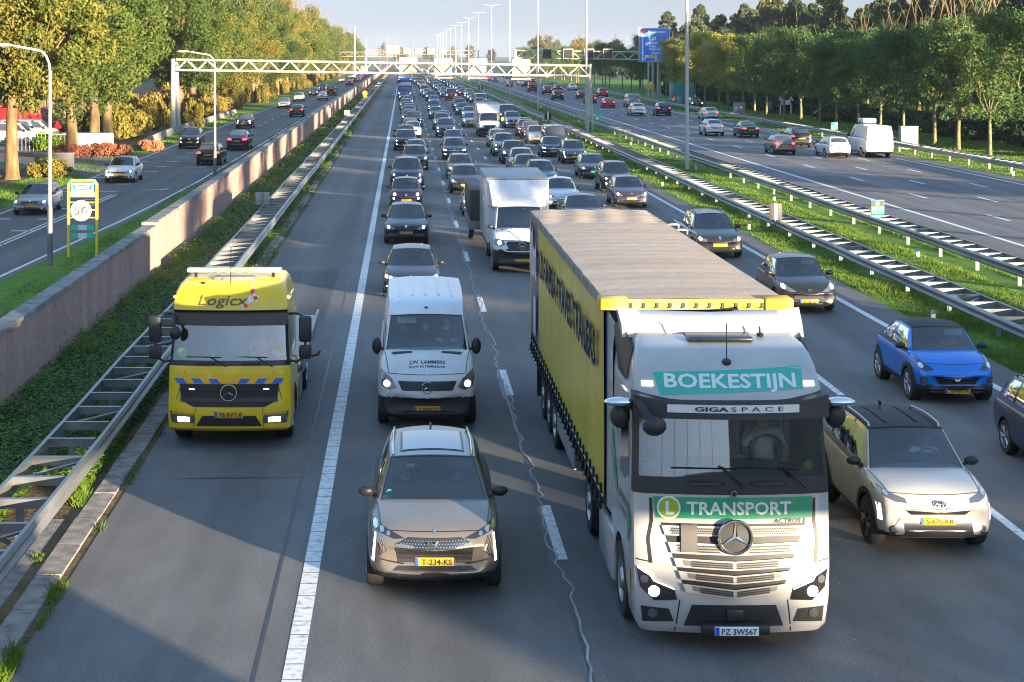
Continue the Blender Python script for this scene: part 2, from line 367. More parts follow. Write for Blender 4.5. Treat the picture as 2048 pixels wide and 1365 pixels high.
sheet('grove_floor', [(42.6, -80), (130, -80), (130, 520), (42.6, 520)], -.03, M['grass'])
sheet('left_verge', [(-8.25, -80), (-4.72, -80), (-4.72, FAR), (-8.25, FAR)], -.014, M['soil'])
LR = [(-60, -14.5), (40, -13.9), (60, -13.0), (80, -12.1), (100, -11.7), (140, -11.5), (200, -11.5), (330, -11.2), (600, -11.0), (1500, -11.0)]   # near edge of the parallel road
LL = [(y, -19.3 if y < 320 else -18.9) for y, _ in LR]
strip('parallel_road', LL, LR, -.004, M['shoulder'])
strip('verge', LR, [(y, -8.5) for y, _ in LR], -.01, M['grass'])
strip('tree_verge', [(y, -23.0) for y, _ in LR], LL, -.016, M['grass'])
strip('woodland_floor', [(y, -60) for y, _ in LR], [(y, -23.0) for y, _ in LR], -.02, M['soil'])
sheet('side_entrance', [(-19.6, 104), (-19.6, 127), (-24, 124), (-36, 122), (-52, 122), (-52, 112), (-30, 112), (-24, 110)], -.0, M['old_asphalt'])
sheet('yard', [(-52, 125), (-29, 125), (-29, 175), (-52, 175)], -.006, M['old_asphalt'])

# ---- painted lines
M['patch'] = road_mat('newer_asphalt', (.078, .078, .08), .1)
def dashes(name, x, phase, per=12, ln=3, w=.16, y0=8, y1=900, m='marking'):
    mb = MB(); k = math.floor(y0/per)
    while k*per+phase < y1:
        c = k*per+phase
        mb.add([(x-w/2, c-ln/2, .004), (x+w/2, c-ln/2, .004), (x+w/2, c+ln/2, .004), (x-w/2, c+ln/2, .004)], [(0, 1, 2, 3)]); k += 1
    return tag(mb.build(name, M[m], smooth=0), kind='structure')
def line(name, pts, w, z=.004, m='marking'):
    mb = MB(); n = len(pts)
    mb.add([(x-w/2, y, z) for x, y in pts]+[(x+w/2, y, z) for x, y in pts], [(i, n+i, n+i+1, i+1) for i in range(n-1)])
    return tag(mb.build(name, M[m], smooth=0), kind='structure')
dashes('edge_line', -1.32, 0, per=.52, ln=.495, w=.235, y1=240)
line('edge_line', [(-1.32, 240), (-1.32, 2500)], .2)
for x in (2.34, 5.95, 9.56): dashes('lane_line', x, 2.3)
line('edge_line', [(13.25, 8), (13.25, 2500)], .2)
line('edge_line', [(24.15, 20), (24.15, 2500)], .22)
for x, ph in ((27.2, 5.2), (30.1, 3.0), (32.9, .6)): dashes('lane_line', x, ph, w=.17)
line('edge_line', [(35.6, 20), (35.6, 2500)], .22)
rr = random.Random(5); pts = []                                     # the jagged pale repair seam along the first lane line
y = 12.0
while y < 260:
    a = .03 if y < 23 else .07; pts.append((2.28+rr.uniform(-a, a)+.05*sin(y*.9), y)); y += rr.uniform(.12, .5)
line('repair_seam', pts, .032, .008, 'seal')
line('repair_seam', [(2.25, 12), (2.25, 300)], .05, .0025, 'tar')
dashes('old_line', 2.21, 2.1, w=.11, ln=3.4, y1=110, m='tar').location.z = -.0018
line('road_joint', [(-1.78, 8), (-1.78, 400)], .05, .003, 'tar')
for yj in (29.6, 78, 141): line('road_joint', [(-4.7, yj), (-4.7+1e-4, yj+.05)], .01, .003, 'tar')
rr = random.Random(8)                                               # old sealed cracks and patches
for x0, y0, y1 in ((6.1, 24, 60), (9.3, 30, 95), (-3.4, 40, 120), (0.9, 38, 90), (26.0, 60, 200), (31.4, 70, 220), (-15.5, 60, 200)):
    p_ = []; y = y0
    while y < y1: p_.append((x0+rr.uniform(-.12, .12), y)); y += rr.uniform(.5, 1.6)
    line('sealed_crack', p_, .035, .0035, 'tar')
for x0, x1, y0, y1 in ((6.3, 9.2, 27, 33.5), (-4.5, -2.2, 47, 58), (24.6, 27, 92, 104), (10, 12.9, 66, 76)): sheet('asphalt_patch', [(x0, y0), (x1, y0), (x1, y1), (x0, y1)], .002, M['patch'])
tag(MB().add([(-4.7, 29.5, .0032), (-1.8, 29.6, .0032), (-1.8, 29.66, .0032), (-4.7, 29.6, .0032)], [(0, 1, 2, 3)]).build('road_joint', M['tar'], smooth=0), kind='structure')
pl = [(interp(LR, y)-.35, y) for y in range(-20, 900, 8)]
line('edge_line', pl, .14); line('edge_line', [(-18.85, y) for y in range(-20, 900, 20)], .14)
def cline(x, y): return (interp(LR, y)+(-18.9))/2+x
for o in (-.13, .13): line('centre_line', [(cline(o, y), y) for y in range(30, 93, 4)], .11)
mb = MB()
for k in range(60):
    yy = 150+k*9.0; xx = cline(0, yy); mb.add([(xx-.06, yy, .004), (xx+.06, yy, .004), (xx+.06, yy+3, .004), (xx-.06, yy+3, .004)], [(0, 1, 2, 3)])
for k in range(14):                                                  # turning-lane blocks and give-way ticks
    yy = 66+k*5.2
    for xx, w in ((-18.3, 1.0), (-16.1, .9)):
        mb.add([(xx-w/2, yy, .004), (xx+w/2, yy, .004), (xx+w/2, yy+.32, .004), (xx-w/2, yy+.32, .004)], [(0, 1, 2, 3)])
for yy in (112, 124, 93):
    mb.add([(-14.6, yy, .004), (-13.2, yy+.1, .004), (-13.0, yy+2.2, .004), (-13.3, yy+.5, .004)], [(0, 1, 2, 3)])
tag(mb.build('road_marking', M['marking'], smooth=0), kind='structure')

# ---- gutter, apron
mb = MB(); rr = random.Random(3)
for k in range(130):
    y0 = 12+k*1.5; dx = rr.uniform(-.02, .02)
    mb.box(-5.22+dx, -4.86+dx, y0, y0+1.46, -.02, .022+rr.uniform(0, .012))
tag(mb.build('gutter', M['concrete'], smooth=0), kind='structure')
strip('verge_apron', [(12, -7.2), (20, -6.6), (27, -5.6)], [(12, -5.4), (20, -5.4), (27, -5.4)], -.004, M['concrete'])
strip('gutter_bed', [(10, -5.4), (300, -5.4)], [(10, -4.72), (300, -4.72)], -.008, M['soil'])

# ---- grass blades and ground cover (nobody could count them)
import numpy as np
def blades(name, areas, n, hgt, wid, m, seed, lean=.35, quad=False, power=2.0, label=None, patchy=None):
    """short leaf blades scattered over [(x0,x1,y0,y1)], denser near the camera"""
    r = np.random.default_rng(seed); V = []
    tot = sum((a[1]-a[0])*(1-(a[2]/a[3])**.6) for a in areas)
    for (x0, x1, y0, y1) in areas:
        k = int(n*(x1-x0)*(1-(y0/y1)**.6)/tot); t = r.random(k)
        y = 1/(1/y0+(1/y1-1/y0)*t) if power == 2 else y0+(y1-y0)*t
        x = x0+(x1-x0)*r.random(k); h = hgt*(.5+r.random(k))*(.75+.5*np.sin(x*1.7+y*.6)*np.sin(y*.31-x)); h = np.maximum(h, .03)
        if patchy is not None:
            kp = np.sin(x*5+y*1.9)+np.sin(y*.63+1)+.5*np.sin(y*4.1) > patchy; x, y, h = x[kp], y[kp], h[kp]; k = len(x)
        sc = np.maximum(1, y/60); w = wid*(.6+.8*r.random(k))*sc
        a = r.random(k)*2*np.pi; lx = (r.random(k)-.5)*2*lean*h; ly = (r.random(k)-.5)*2*lean*h
        z0 = np.full(k, -.03) if not quad else r.random(k)*hgt*.9
        c, s_ = np.cos(a)*w/2, np.sin(a)*w/2
        if quad:
            tilt = (r.random(k)-.3)*w
            P = np.stack([np.stack([x-c, y-s_, z0], 1), np.stack([x+c, y+s_, z0+tilt*.3], 1), np.stack([x+c-s_, y+s_+c, z0+tilt], 1), np.stack([x-c-s_, y-s_+c, z0+tilt*.8], 1)], 1)
        else:
            P = np.stack([np.stack([x-c, y-s_, z0], 1), np.stack([x+c, y+s_, z0], 1), np.stack([x+lx, y+ly, z0+h], 1)], 1)
        V.append(P)
    P = np.concatenate(V); q = P.shape[1]; nf = len(P)
    me = D.meshes.new(name); me.vertices.add(nf*q); me.vertices.foreach_set('co', P.reshape(-1).astype(np.float32))
    me.loops.add(nf*q); me.loops.foreach_set('vertex_index', np.arange(nf*q, dtype=np.int32)); me.polygons.add(nf)
    me.polygons.foreach_set('loop_start', np.arange(0, nf*q, q, dtype=np.int32)); me.update(); me.validate(); me.materials.append(m)
    return tag(link(name, me), label, 'grass' if label else None, kind='stuff')
blades('grass', [(14.35, 15.1, 26, 260), (16.2, 19.3, 30, 260), (20.3, 20.9, 40, 200), (15.1, 16.2, 30, 160)], 260000, .11, .026, M['blade'], 1)
blades('grass', [(-12.2, -8.7, 44, 220), (37.4, 40.2, 95, 260), (-22.5, -19.5, 70, 220), (43, 56, 120, 260)], 110000, .10, .032, M['blade'], 2)
blades('grass', [(-5.5, -5.28, 15, 60), (-4.9, -4.66, 15, 90), (-6.1, -5.3, 27, 240)], 52000, .13, .022, M['weed'], 3, .7, patchy=.45)
blades('weeds', [(-5.25, -4.78, 36, 210), (-6.2, -5.35, 40, 210)], 52000, .34, .045, M['weed'], 9, quad=True, patchy=.0)
blades('ivy', [(-8.2, -6.35, 22, 320), (-6.3, -5.35, 29, 220)], 190000, .40, .05, M['ivy'], 4, quad=True)
blades('ivy', [(-8.15, -7.3, 40, 220), (-6.1, -5.4, 33, 120)], 70000, .60, .04, M['weed'], 6, quad=True, patchy=-.1)

# ---- guard rails: two beams on posts with spacer bars between them
def guard_rail(label, xs, y0, y1, near=40, step=1.333, group='guard rails along the motorway', wob=.02, hz=0):
    root = thing('guard_rail', label, 'guard rail', (0, 0, 0), 0, group); rr = random.Random(int(xs[0]*10)+7)
    ys = arange(y0, y1, 4.0); off = [rr.uniform(-wob, wob) for _ in ys]; oz = [rr.uniform(-wob, wob)*.6 for _ in ys]
    prof = [(-.02, .75), (.045, .755), (.085, .70), (.085, .67), (.025, .62), (.025, .58), (.085, .53), (.085, .50), (.045, .455), (-.02, .46), (-.02, .75)]
    for x, sg in xs_sides(xs):
        mb = MB(); n = len(prof); vs = []
        for y, o, z in zip(ys, off, oz): vs += [(x+sg*a+o, y, b+z+hz) for a, b in prof]
        mb.add(vs, [(i*n+k, i*n+k+1, (i+1)*n+k+1, (i+1)*n+k) for i in range(len(ys)-1) for k in range(n-1)])
        mb.build('beam', M['steel'], root, smooth=25)
    w = xs[1]-xs[0]
    sp = MB().box(.03, w-.03, -.035, .035, .60, .735).box(.03, w-.03, -.05, .05, .735, .745).mesh('spacer', M['steel'], 0)
    po = MB().box(w/2-.06, w/2+.06, -.03, .03, -.05, .6).box(w/2-.02, w/2+.02, -.05, .05, .1, .6).mesh('post', M['steel'], 0)
    br = MB().tube([(.05, .1, .66), (w-.05, step-.1, .66)], .03, 6).mesh('brace', M['steel'])
    rest = MB(); k = 0; y = y0+.4
    while y < y1-1:
        if k < near:
            link('spacer', sp, root, (xs[0], y, hz))
            if k % 3 == 0: link('post', po, root, (xs[0], y, hz))
            if k % 3 == 1: link('brace', br, root, (xs[0], y, hz))
        else:
            rest.box(xs[0]+.03, xs[1]-.03, y-.035, y+.035, .60+hz, .74+hz)
            if k % 3 == 0: rest.box(xs[0]+w/2-.06, xs[0]+w/2+.06, y-.03, y+.03, -.05, .6+hz)
            if y > 260: y += step
        y += step; k += 1
    tag(rest.build('spacers_and_posts', M['steel'], root, smooth=0), kind='stuff')
    return root
def xs_sides(xs): return [(xs[0], -1), (xs[1], 1)]
guard_rail('galvanised double guard rail with ladder-like spacers beside the pink wall', (-6.2, -5.32), 13, 700, 90, wob=.035)
guard_rail('galvanised double guard rail on the median nearest the traffic jam', (15.2, 16.1), 24, 900, 60)
guard_rail('galvanised double guard rail on the median beside the faster far carriageway', (19.4, 20.3), 34, 900, 60)
guard_rail('galvanised guard rail along the right edge of the far carriageway below young trees', (37.95, 38.7), 90, 900, 40)
# small white reflector posts in the grass under the median rails
RP = MB().box(-.06, .06, -.03, .03, -.05, .32).mesh('reflector_post', M['bolt'], 0)
for k, (x, y) in enumerate([(14.75, 47), (14.75, 72), (14.75, 96), (18.9, 62), (18.9, 86), (18.9, 109), (37.6, 104), (37.6, 98), (18.9, 140)]):
    o = link('marker_post', RP, None, (x, y, 0)); tag(o, 'short white marker post in the grass beside a guard rail', 'marker post', 'short white marker posts')

# ---- pink concrete barrier wall
M['wall'] = ramp_mat('pink_concrete', [(.3, (.23, .155, .13)), (.5, (.34, .22, .185)), (.72, (.42, .29, .25))], .9, .9, 8, stretch=(1, 1.2, .18), bump=.35, bscale=14, fine=6)
M['coping'] = ramp_mat('grey_coping', [(.3, (.13, .125, .12)), (.6, (.24, .23, .215)), (.8, (.3, .29, .26))], 2.5, .9, 8, bump=.3)
wall = thing('barrier_wall', 'long pink concrete wall with grey coping between motorway and parallel road', 'wall')
for a, b, x, h in ((8, 56, -8.2, 1.72), (56, 150, -8.32, 1.74), (150, 900, -8.34, 1.76)):
    mb = MB()
    for y in arange(a, b, 3)[:-1]: mb.box(x-.3, x, y+.006, y+2.994, -.1, h)
    mb.build('wall_panel', M['wall'], wall, smooth=0)
    mb = MB()
    for y in arange(a, b, 6)[:-1]: mb.box(x-.36, x+.06, y+.004, y+5.996, h+.002, h+.10)
    mb.build('coping', M['coping'], wall, smooth=0)
MB().box(-8.62, -8.08, 55.7, 56.3, -.1, 1.9).build('pilaster', M['wall'], wall, smooth=0)

# ---- lamp posts
M['far_steel'] = mat('distant_grey_steel', (.22, .215, .20), .6)
def street_lamp(x, y, hz, arm, label):
    t = thing('street_lamp', label, 'street lamp', (x, y, 0), 0, 'street lamps on the parallel road')
    MB().tube([(0, 0, -.1), (0, 0, 2.0)], .1, 12).tube([(0, 0, 2.0), (0, 0, 2.12)], [.1, .07], 12).build('base', M['steel'], t)
    a = [(0, 0, 2.1)]+[(0, 0, z) for z in (3.5, hz-.9)]+[(-.45*(1-cos(q)), 0, hz-.9+.75*sin(q)) for q in (.4, .8, 1.2, pi/2)]+[(-arm*.8, 0, hz)]
    MB().tube(a, [.07, .062, .052]+[.045]*5, 10).build('pole', M['pole'], t)
    MB().ell((-arm-.1, 0, hz+.03), (.42, .14, .07), 12, 8).build('lamp_head', M['pole'], t)
street_lamp(-12.5, 59.8, 7.75, 1.6, 'tall grey street lamp beside the yellow town sign')
street_lamp(-11.0, 98.8, 7.62, 1.75, 'grey street lamp rising behind the pink wall near the gantry')
def mast(label):
    t = thing('motorway_lamp', label, 'lamp post', (0, 0, 0), 0, 'tall lamp posts along the median')
    MB().tube([(0, 0, -.1), (0, 0, 1.2), (0, 0, 1.22), (0, 0, 18)], [.15, .145, .13, .07], 14).build('pole', M['pole'], t)
    MB().tube([(-1.1, 0, 18.05), (0, 0, 17.9), (1.1, 0, 18.05)], .04, 6).build('arm', M['pole'], t)
    for s in (-1, 1): MB().ell((s*1.3, 0, 18.08), (.45, .16, .09), 10, 6).build('lamp_head', M['pole'], t)
    return t
proto = mast('tall slim motorway lamp post nearest the camera, on the median beside the grey reflector panel')
proto.location = (18.5, 110, 0)
ordn = ['second', 'third', 'fourth', 'fifth', 'sixth', 'seventh', 'eighth', 'ninth', 'tenth', 'eleventh', 'twelfth', 'thirteenth', 'fourteenth']
for k in range(13):
    o = copy_tree(proto); o.location = (18.5, 170.5+k*61, 0); o['label'] = f'tall slim motorway lamp post on the grass median, {ordn[k]} from the camera'
for k, u in enumerate((716, 733, 760, 775, 793, 826, 858)):
    o = copy_tree(proto, None, {'lamp_post_grey': M['far_steel']}); o.location = ((u-U0)*980/F, 980, 0); o['label'] = 'far grey lamp post standing on the horizon beyond the gantries'; o['group'] = 'far lamp posts on the horizon'

# ---- gantries
M['boxback'] = mat('signal_housing', (.30, .275, .225), .6, var=.15)
M['brown'] = mat('dark_brown_panel', (.05, .04, .03), .6)
def truss(t, xa, xb, y, za, zb, dz, r=.11, depth=1.0, bay=2.0, m='truss'):
    mb = MB(); n = max(2, int(abs(xb-xa)/bay))
    for yy in (y, y+depth):
        mb.tube([(xa, yy, za), (xb, yy, zb)], r, 8).tube([(xa, yy, za-dz), (xb, yy, zb-dz)], r, 8)
        for i in range(n):
            p = lambda q, d: (lerp(xa, xb, q), yy, lerp(za, zb, q)-d)
            mb.tube([p(i/n, dz), p((i+.5)/n, 0)], r*.55, 6).tube([p((i+.5)/n, 0), p((i+1)/n, dz)], r*.55, 6)
    for i in range(n+1):
        q = i/n
        for d in (0, dz): mb.tube([(lerp(xa, xb, q), y, lerp(za, zb, q)-d), (lerp(xa, xb, q), y+depth, lerp(za, zb, q)-d)], r*.5, 6)
    return mb.build('truss', M[m], t)
def signal_back(t, x, y, z, w=1.9, h=1.85):
    o = MB().box(x-w/2, x+w/2, y+.2, y+.75, z+h*.12, z+h*.50, bev=.14).box(x-w*.45, x+w*.45, y+.3, y+.7, z-h*.46, z+h*.1).box(x-w/2, x+w/2, y+.1, y+.8, z-h*.60, z-h*.53).build('signal_box', M['boxback'], t)
    MB().box(x-.05, x+.05, y+.17, y+.195, z+h*.22, z+h*.27).build('latch', M['brown'], o)
g1 = thing('gantry', 'cream lattice gantry spanning the traffic jam with four signal boxes seen from behind', 'gantry', (0, 0, 0))
truss(g1, -22.3, 18.3, 166, 7.02, 6.42, 1.02)
for x in (.5, 3.95, 7.35, 11.6): signal_back(g1, x, 166, lerp(7.02, 6.42, (x+22.3)/40.6)-.35)
MB().tube([(-22.6, 166, -.1), (-22.6, 166, 7.1)], [.28, .2], 10).tube([(-22.2, 167, -.1), (-22.4, 167, 6.9)], [.24, .18], 10).build('post', M['truss'], g1)
MB().tube([(18.15, 166, -.1), (18.4, 166, 6.6)], .13, 10).tube([(18.75, 167, -.1), (18.5, 167, 6.6)], .11, 10).build('post', M['truss'], g1)
g2 = thing('gantry', 'cream lattice gantry over the far carriageway carrying four dark signal panels', 'gantry', (0, 0, 0))
truss(g2, 20.2, 46, 302, 8.35, 8.0, 1.35, .12, 1.0, 2.6)
MB().tube([(20, 302, -.1), (20, 302, 8.5)], [.4, .32], 10).build('post', M['truss'], g2)
MB().tube([(45.8, 302, -.1), (45.8, 302, 8.2)], [.35, .3], 10).build('post', M['truss'], g2)
M['panel'] = mat('dark_signal_panel', (.012, .014, .018), .35, var=.3, vscale=12)
for x in (25.7, 29.5, 33.2, 36.6):
    o = MB().box(x-.9, x+.9, 301.3, 301.6, 6.85, 8.65, bev=.05).build('signal_panel', M['truss'], g2)
    MB().box(x-.78, x+.78, 301.25, 301.31, 6.97, 8.53).build('screen', M['panel'], o, smooth=0)
g3 = thing('gantry', 'distant pale gantry with a broad white board beyond the blue lorry', 'gantry', (0, 0, 0))
truss(g3, -14, 26, 640, 9.6, 9.4, 1.6, .13, 1.0, 4, 'far_steel')
for x in (-14, 20): MB().tube([(x, 640, -.1), (x, 640, 9.6)], .35, 8).build('post', M['truss'], g3)
MB().box(-6.5, -1.2, 639.3, 639.6, 8.0, 11.4).build('board', M['boxback'], g3, smooth=0)
for x in (1.5, 6, 10.5, 15): MB().box(x-1.3, x+1.3, 639.2, 639.7, 8.0, 10.2).build('signal_box', M['far_steel'], g3, smooth=0)
g4 = thing('gantry', 'cream lattice gantry over the parallel road beyond the tree row', 'gantry', (0, 0, 0))
truss(g4, -30, -2, 560, 8.6, 8.6, 1.4, .12, 1, 4, 'far_steel'); MB().tube([(-16, 560, -.1), (-16, 560, 17)], .3, 8).build('post', M['pole'], g4)

# ---- blue direction sign
M['sign_blue'] = mat('sign_blue', (.02, .17, .62), .45); M['sign_red'] = mat('sign_red', (.62, .05, .04), .5); M['sign_yellow'] = mat('sign_yellow', (.82, .55, .03), .45)
M['sign_green'] = mat('sign_green', (.01, .52, .32), .45); M['sign_cyan'] = mat('town_sign_blue', (.02, .33, .75), .4)
def flat_text(mb, s, x, z, w, h, y, m=0, bold=.012, left=False, shear=0):
    v, f = text_fit(s, w, h, bold, shear); ox = x+(w/2 if left else 0)
    mb.add([(ox+a, y, z+b) for a, b in v], f, m)
t = thing('direction_sign', 'large blue motorway sign pointing to Driebergen and exit 19 Bunnik', 'road sign', (44.2, 297, 0))
sg = MB().box(-2.75, 2.75, 0, .08, 6.3, 12.3, bev=.03).build('sign_panel', M['white'], t)
MB().box(-2.66, 2.66, -.02, .0, 6.39, 12.21).build('sign_face', M['sign_blue'], sg, smooth=0)
mb = MB(); Y = -.03
flat_text(mb, 'Driebergen', -1.1, 11.45, 3.1, .42, Y, 0, .02, True); flat_text(mb, 'Bunnik', -1.0, 9.5, 2.0, .42, Y, 0, .02, True); flat_text(mb, 'Odijk', -1.0, 8.9, 1.4, .42, Y, 0, .02, True)
flat_text(mb, 'Wijk bij', -1.0, 8.35, 2.1, .42, Y, 0, .02, True); flat_text(mb, 'Duurstede', -.45, 7.72, 2.95, .42, Y, 0, .02, True); flat_text(mb, '600 m', 0, 6.5, 1.3, .34, Y, 0, .02, True)
mb.add([(-2.2, Y, 6.5), (-1.95, Y, 6.5), (-1.95, Y, 10.8), (-2.2, Y, 10.8)], [(0, 1, 2, 3)], 0).add([(-2.42, Y, 10.7), (-1.73, Y, 10.7), (-2.07, Y, 11.3)], [(0, 1, 2)], 0)
mb.add([(-1.95, Y, 6.7), (-1.75, Y, 6.6), (-1.35, Y, 7.15), (-1.55, Y, 7.3)], [(0, 1, 2, 3)], 0).add([(-1.75, Y, 7.45), (-1.15, Y, 7.55), (-1.2, Y, 6.95)], [(0, 1, 2)], 0)
mb.add([(-.3, Y, 6.93), (1.6, Y, 6.93), (1.6, Y, 6.98), (-.3, Y, 6.98)], [(0, 1, 2, 3)], 0).add([(-.95, Y, 10.15), (.25, Y, 10.15), (.25, Y, 10.75), (-.95, Y, 10.75)], [(0, 1, 2, 3)], 0)
mb.build('sign_text', M['white'], sg, smooth=0)
mb = MB().box(-2.5, -1.4, -.035, -.025, 11.4, 11.95); mb.build('route_badge', M['sign_red'], sg, smooth=0)
mb = MB(); flat_text(mb, 'A12', -1.95, 11.5, .8, .34, -.04, 0); mb.build('route_text', M['white'], sg, smooth=0)
MB().box(-1.1, .4, -.035, -.025, 7.05, 7.55).build('route_badge', M['sign_yellow'], sg, smooth=0)
mb = MB(); flat_text(mb, 'N229', -.35, 7.15, 1.0, .32, -.04, 0); flat_text(mb, '19', -.1, 10.25, .42, .38, -.04, 0); mb.add([(-.8, -.04, 10.2), (-.6, -.04, 10.2), (-.35, -.04, 10.65), (-.55, -.04, 10.65)], [(0, 1, 2, 3)]); mb.build('route_text', M['ink'], sg, smooth=0)
for x in (-1.0, -.25): MB().tube([(x, .35, -.1), (x+.0, .35, 6.6)], .16, 8).build('post', M['pole'], t)
MB().tube([(.75, .6, -.1), (.75, .6, 6.4)], .22, 8).build('post', M['alloy'], t)

# ---- yellow town sign on the left verge
t = thing('town_sign', 'yellow framed end-of-town sign for Bunnik with crossed-out 50 disc', 'road sign', (-11.8, 62.2, 0))
MB().tube([(-.52, 0, -.2), (-.52, 0, 2.7), (-.42, 0, 2.8), (.42, 0, 2.8), (.52, 0, 2.7), (.52, 0, -.2)], .055, 10).build('frame', M['sign_yellow'], t)
mb = MB()
for z in (2.0, 1.72, 1.44): mb.tube([(-.5, 0, z), (.5, 0, z)], .022, 6)
mb.build('rail', M['sign_yellow'], t)
for x in (-.47, .47): MB().tube([(x*1.06, -.005, 2.66), (x*.9, -.005, 2.82)], .06, 8).build('corner_cap', M['sign_green'], t)
p = MB().box(-.42, .42, -.04, -.01, 2.41, 2.72, bev=.008).build('name_plate', M['white'], t)
MB().box(-.37, .37, -.046, -.041, 2.46, 2.67).build('plate_face', M['sign_cyan'], p, smooth=0)
mb = MB(); flat_text(mb, 'Bunnik', 0, 2.51, .5, .12, -.05, 0, .02); mb.build('plate_text', M['white'], p, smooth=0)
MB().add([(-.36, -.054, 2.46), (-.28, -.054, 2.46), (.36, -.054, 2.67), (.28, -.054, 2.67)], [(0, 1, 2, 3)]).build('red_bar', M['sign_red'], p, smooth=0)
p = MB().box(-.44, .44, -.03, 0, 2.2, 2.39).build('greeting_plate', mat('cream_plate', (.8, .6, .2), .5), t, smooth=0)
mb = MB(); flat_text(mb, 'tot ziens !', .1, 2.25, .55, .09, -.036, 0, 0, False, .3); mb.build('plate_text', mat('brown_ink', (.25, .15, .03), .6), p, smooth=0)
MB().add([(a, -.036, b) for a, b in disc(-.28, 2.29, .035)], [tuple(range(14))]).build('dot', M['sign_green'], p, smooth=0)
p = MB().lathe([(0, -.07), (.37, -.07), (.385, -.055), (.37, -.04), (0, -.04)], 28, ax='y').build('speed_disc', M['white'], t, smooth=30); p.location = (-.05, 0, 1.7)
mb = MB(); flat_text(mb, '50', 0, -.15, .5, .3, -.078, 0, 0); mb.build('numeral', mat('grey_numeral', (.09, .095, .085), .6), p, smooth=0)
mb = MB()
for k in range(5):
    d = (k-2)*.034; mb.add([(-.2+d, -.082, -.26-d*.5), (-.185+d, -.082, -.27-d*.5), (.2+d, -.082, .26-d*.5), (.185+d, -.082, .27-d*.5)], [(0, 1, 2, 3)])
mb.build('stripes', M['ink'], p, smooth=0)
for z in (.98, .68):
    p = MB().box(-.42, .42, -.03, 0, z, z+.19).build('chevron_board', M['sign_green'], t, smooth=0)
    MB().box(-.155, .155, -.036, -.031, z, z+.19).build('white_field', M['white'], p, smooth=0)

# ---- small signs on the rails
M['cab'] = mat('cabinet_grey', (.26, .27, .28), .5, .2, var=.1)
def plate_sign(name, label, x, y, z, w, h, m, stripe=None, post=True, cat='sign', yface=-1):
    t = thing(name, label, cat, (x, y, 0)); pn = MB().box(-w/2, w/2, -.02, .02, z, z+h, bev=.006).build('panel', M[m] if isinstance(m, str) else m, t)
    if stripe: MB().box(-w*.12, w*.12, -.032, -.021, z+.02, z+h-.02).build('stripe', M[stripe], pn, smooth=0)
    if post: MB().tube([(0, .05, .3), (0, .05, z+h*.7)], .03, 6).build('post', M['steel'], t)
    return t, pn
plate_sign('road_marker', 'grey square back of a marker panel on the left guard rail', -6.2, 74.5, .82, .62, .56, 'cab', 'steel')
plate_sign('road_marker', 'second grey marker panel further along the left guard rail', -6.2, 187, .8, .6, .55, 'truss', 'steel')
plate_sign('reflector_panel', 'dark brown reflector panel with white stripe on the median rail', 15.0, 68, .8, .5, .66, 'brown', 'white')
plate_sign('reflector_panel', 'dark reflector panel with white stripe beside the gantry foot', 15.1, 176, .75, .7, .85, 'trim', 'white')
plate_sign('reflector_panel', 'farthest dark reflector panel with white stripe on the median', 15.1, 330, .75, .8, .9, 'trim', 'white')
t, pn = plate_sign('hectometre_sign', 'small green and brown distance sign A12 on median guard rail', 19.8, 70.5, .78, .56, .6, 'sign_green', None)
MB().box(-.27, .27, -.034, -.022, 1.1, 1.36).build('top_field', M['brown'], pn, smooth=0)
MB().add([(a, -.04, b) for a, b in disc(0, 1.23, .085)], [tuple(range(14))]).build('disc', M['white'], pn, smooth=0)
MB().box(-.27, .0, -.03, -.022, .96, 1.09).build('route_field', M['sign_red'], pn, smooth=0)
for tx, a_, b_, w_, nm in (('A12', -.13, .98, .2, 'route_text'), ('Re', .13, .98, .12, 'side_text'), ('66,4', -.05, .82, .36, 'distance_text')):
    mb = MB(); flat_text(mb, tx, a_, b_, w_, .1, -.04); mb.build(nm, M['white'], pn, smooth=0)
for x, y, lb in ((19.9, 172, 'small green distance sign on the far median rail near the gantry foot'), (38.3, 150, 'small green distance sign on the right roadside rail'), (-8.25, 262, 'small green sign fixed to the pink wall')):
    t, pn = plate_sign('hectometre_sign', lb, x, y, .85, .6, .62, 'sign_green', None); MB().box(-.29, 0, -.034, -.022, .9, 1.2).build('white_field', M['white'], pn, smooth=0)
t, pn = plate_sign('round_sign', 'small yellow round-topped sign on the left guard rail far off', -5.9, 262, .9, .5, .5, 'sign_yellow', None)
MB().lathe([(0, -.03), (.38, -.03), (.38, .02), (0, .02)], 18, ax='y').build('disc', M['sign_yellow'], t, smooth=0).location = (0, 0, 1.6)
t = thing('detour_sign', 'small orange detour sign on a post right of the far carriageway', 'road sign', (40.3, 277, 0)); MB().box(-.62, .62, -.02, .02, 2.0, 2.75).build('panel', mat('detour_orange', (.9, .42, .02), .4), t, smooth=0); MB().tube([(0, .05, -.1), (0, .05, 2.9)], .05, 6).build('post', M['pole'], t)
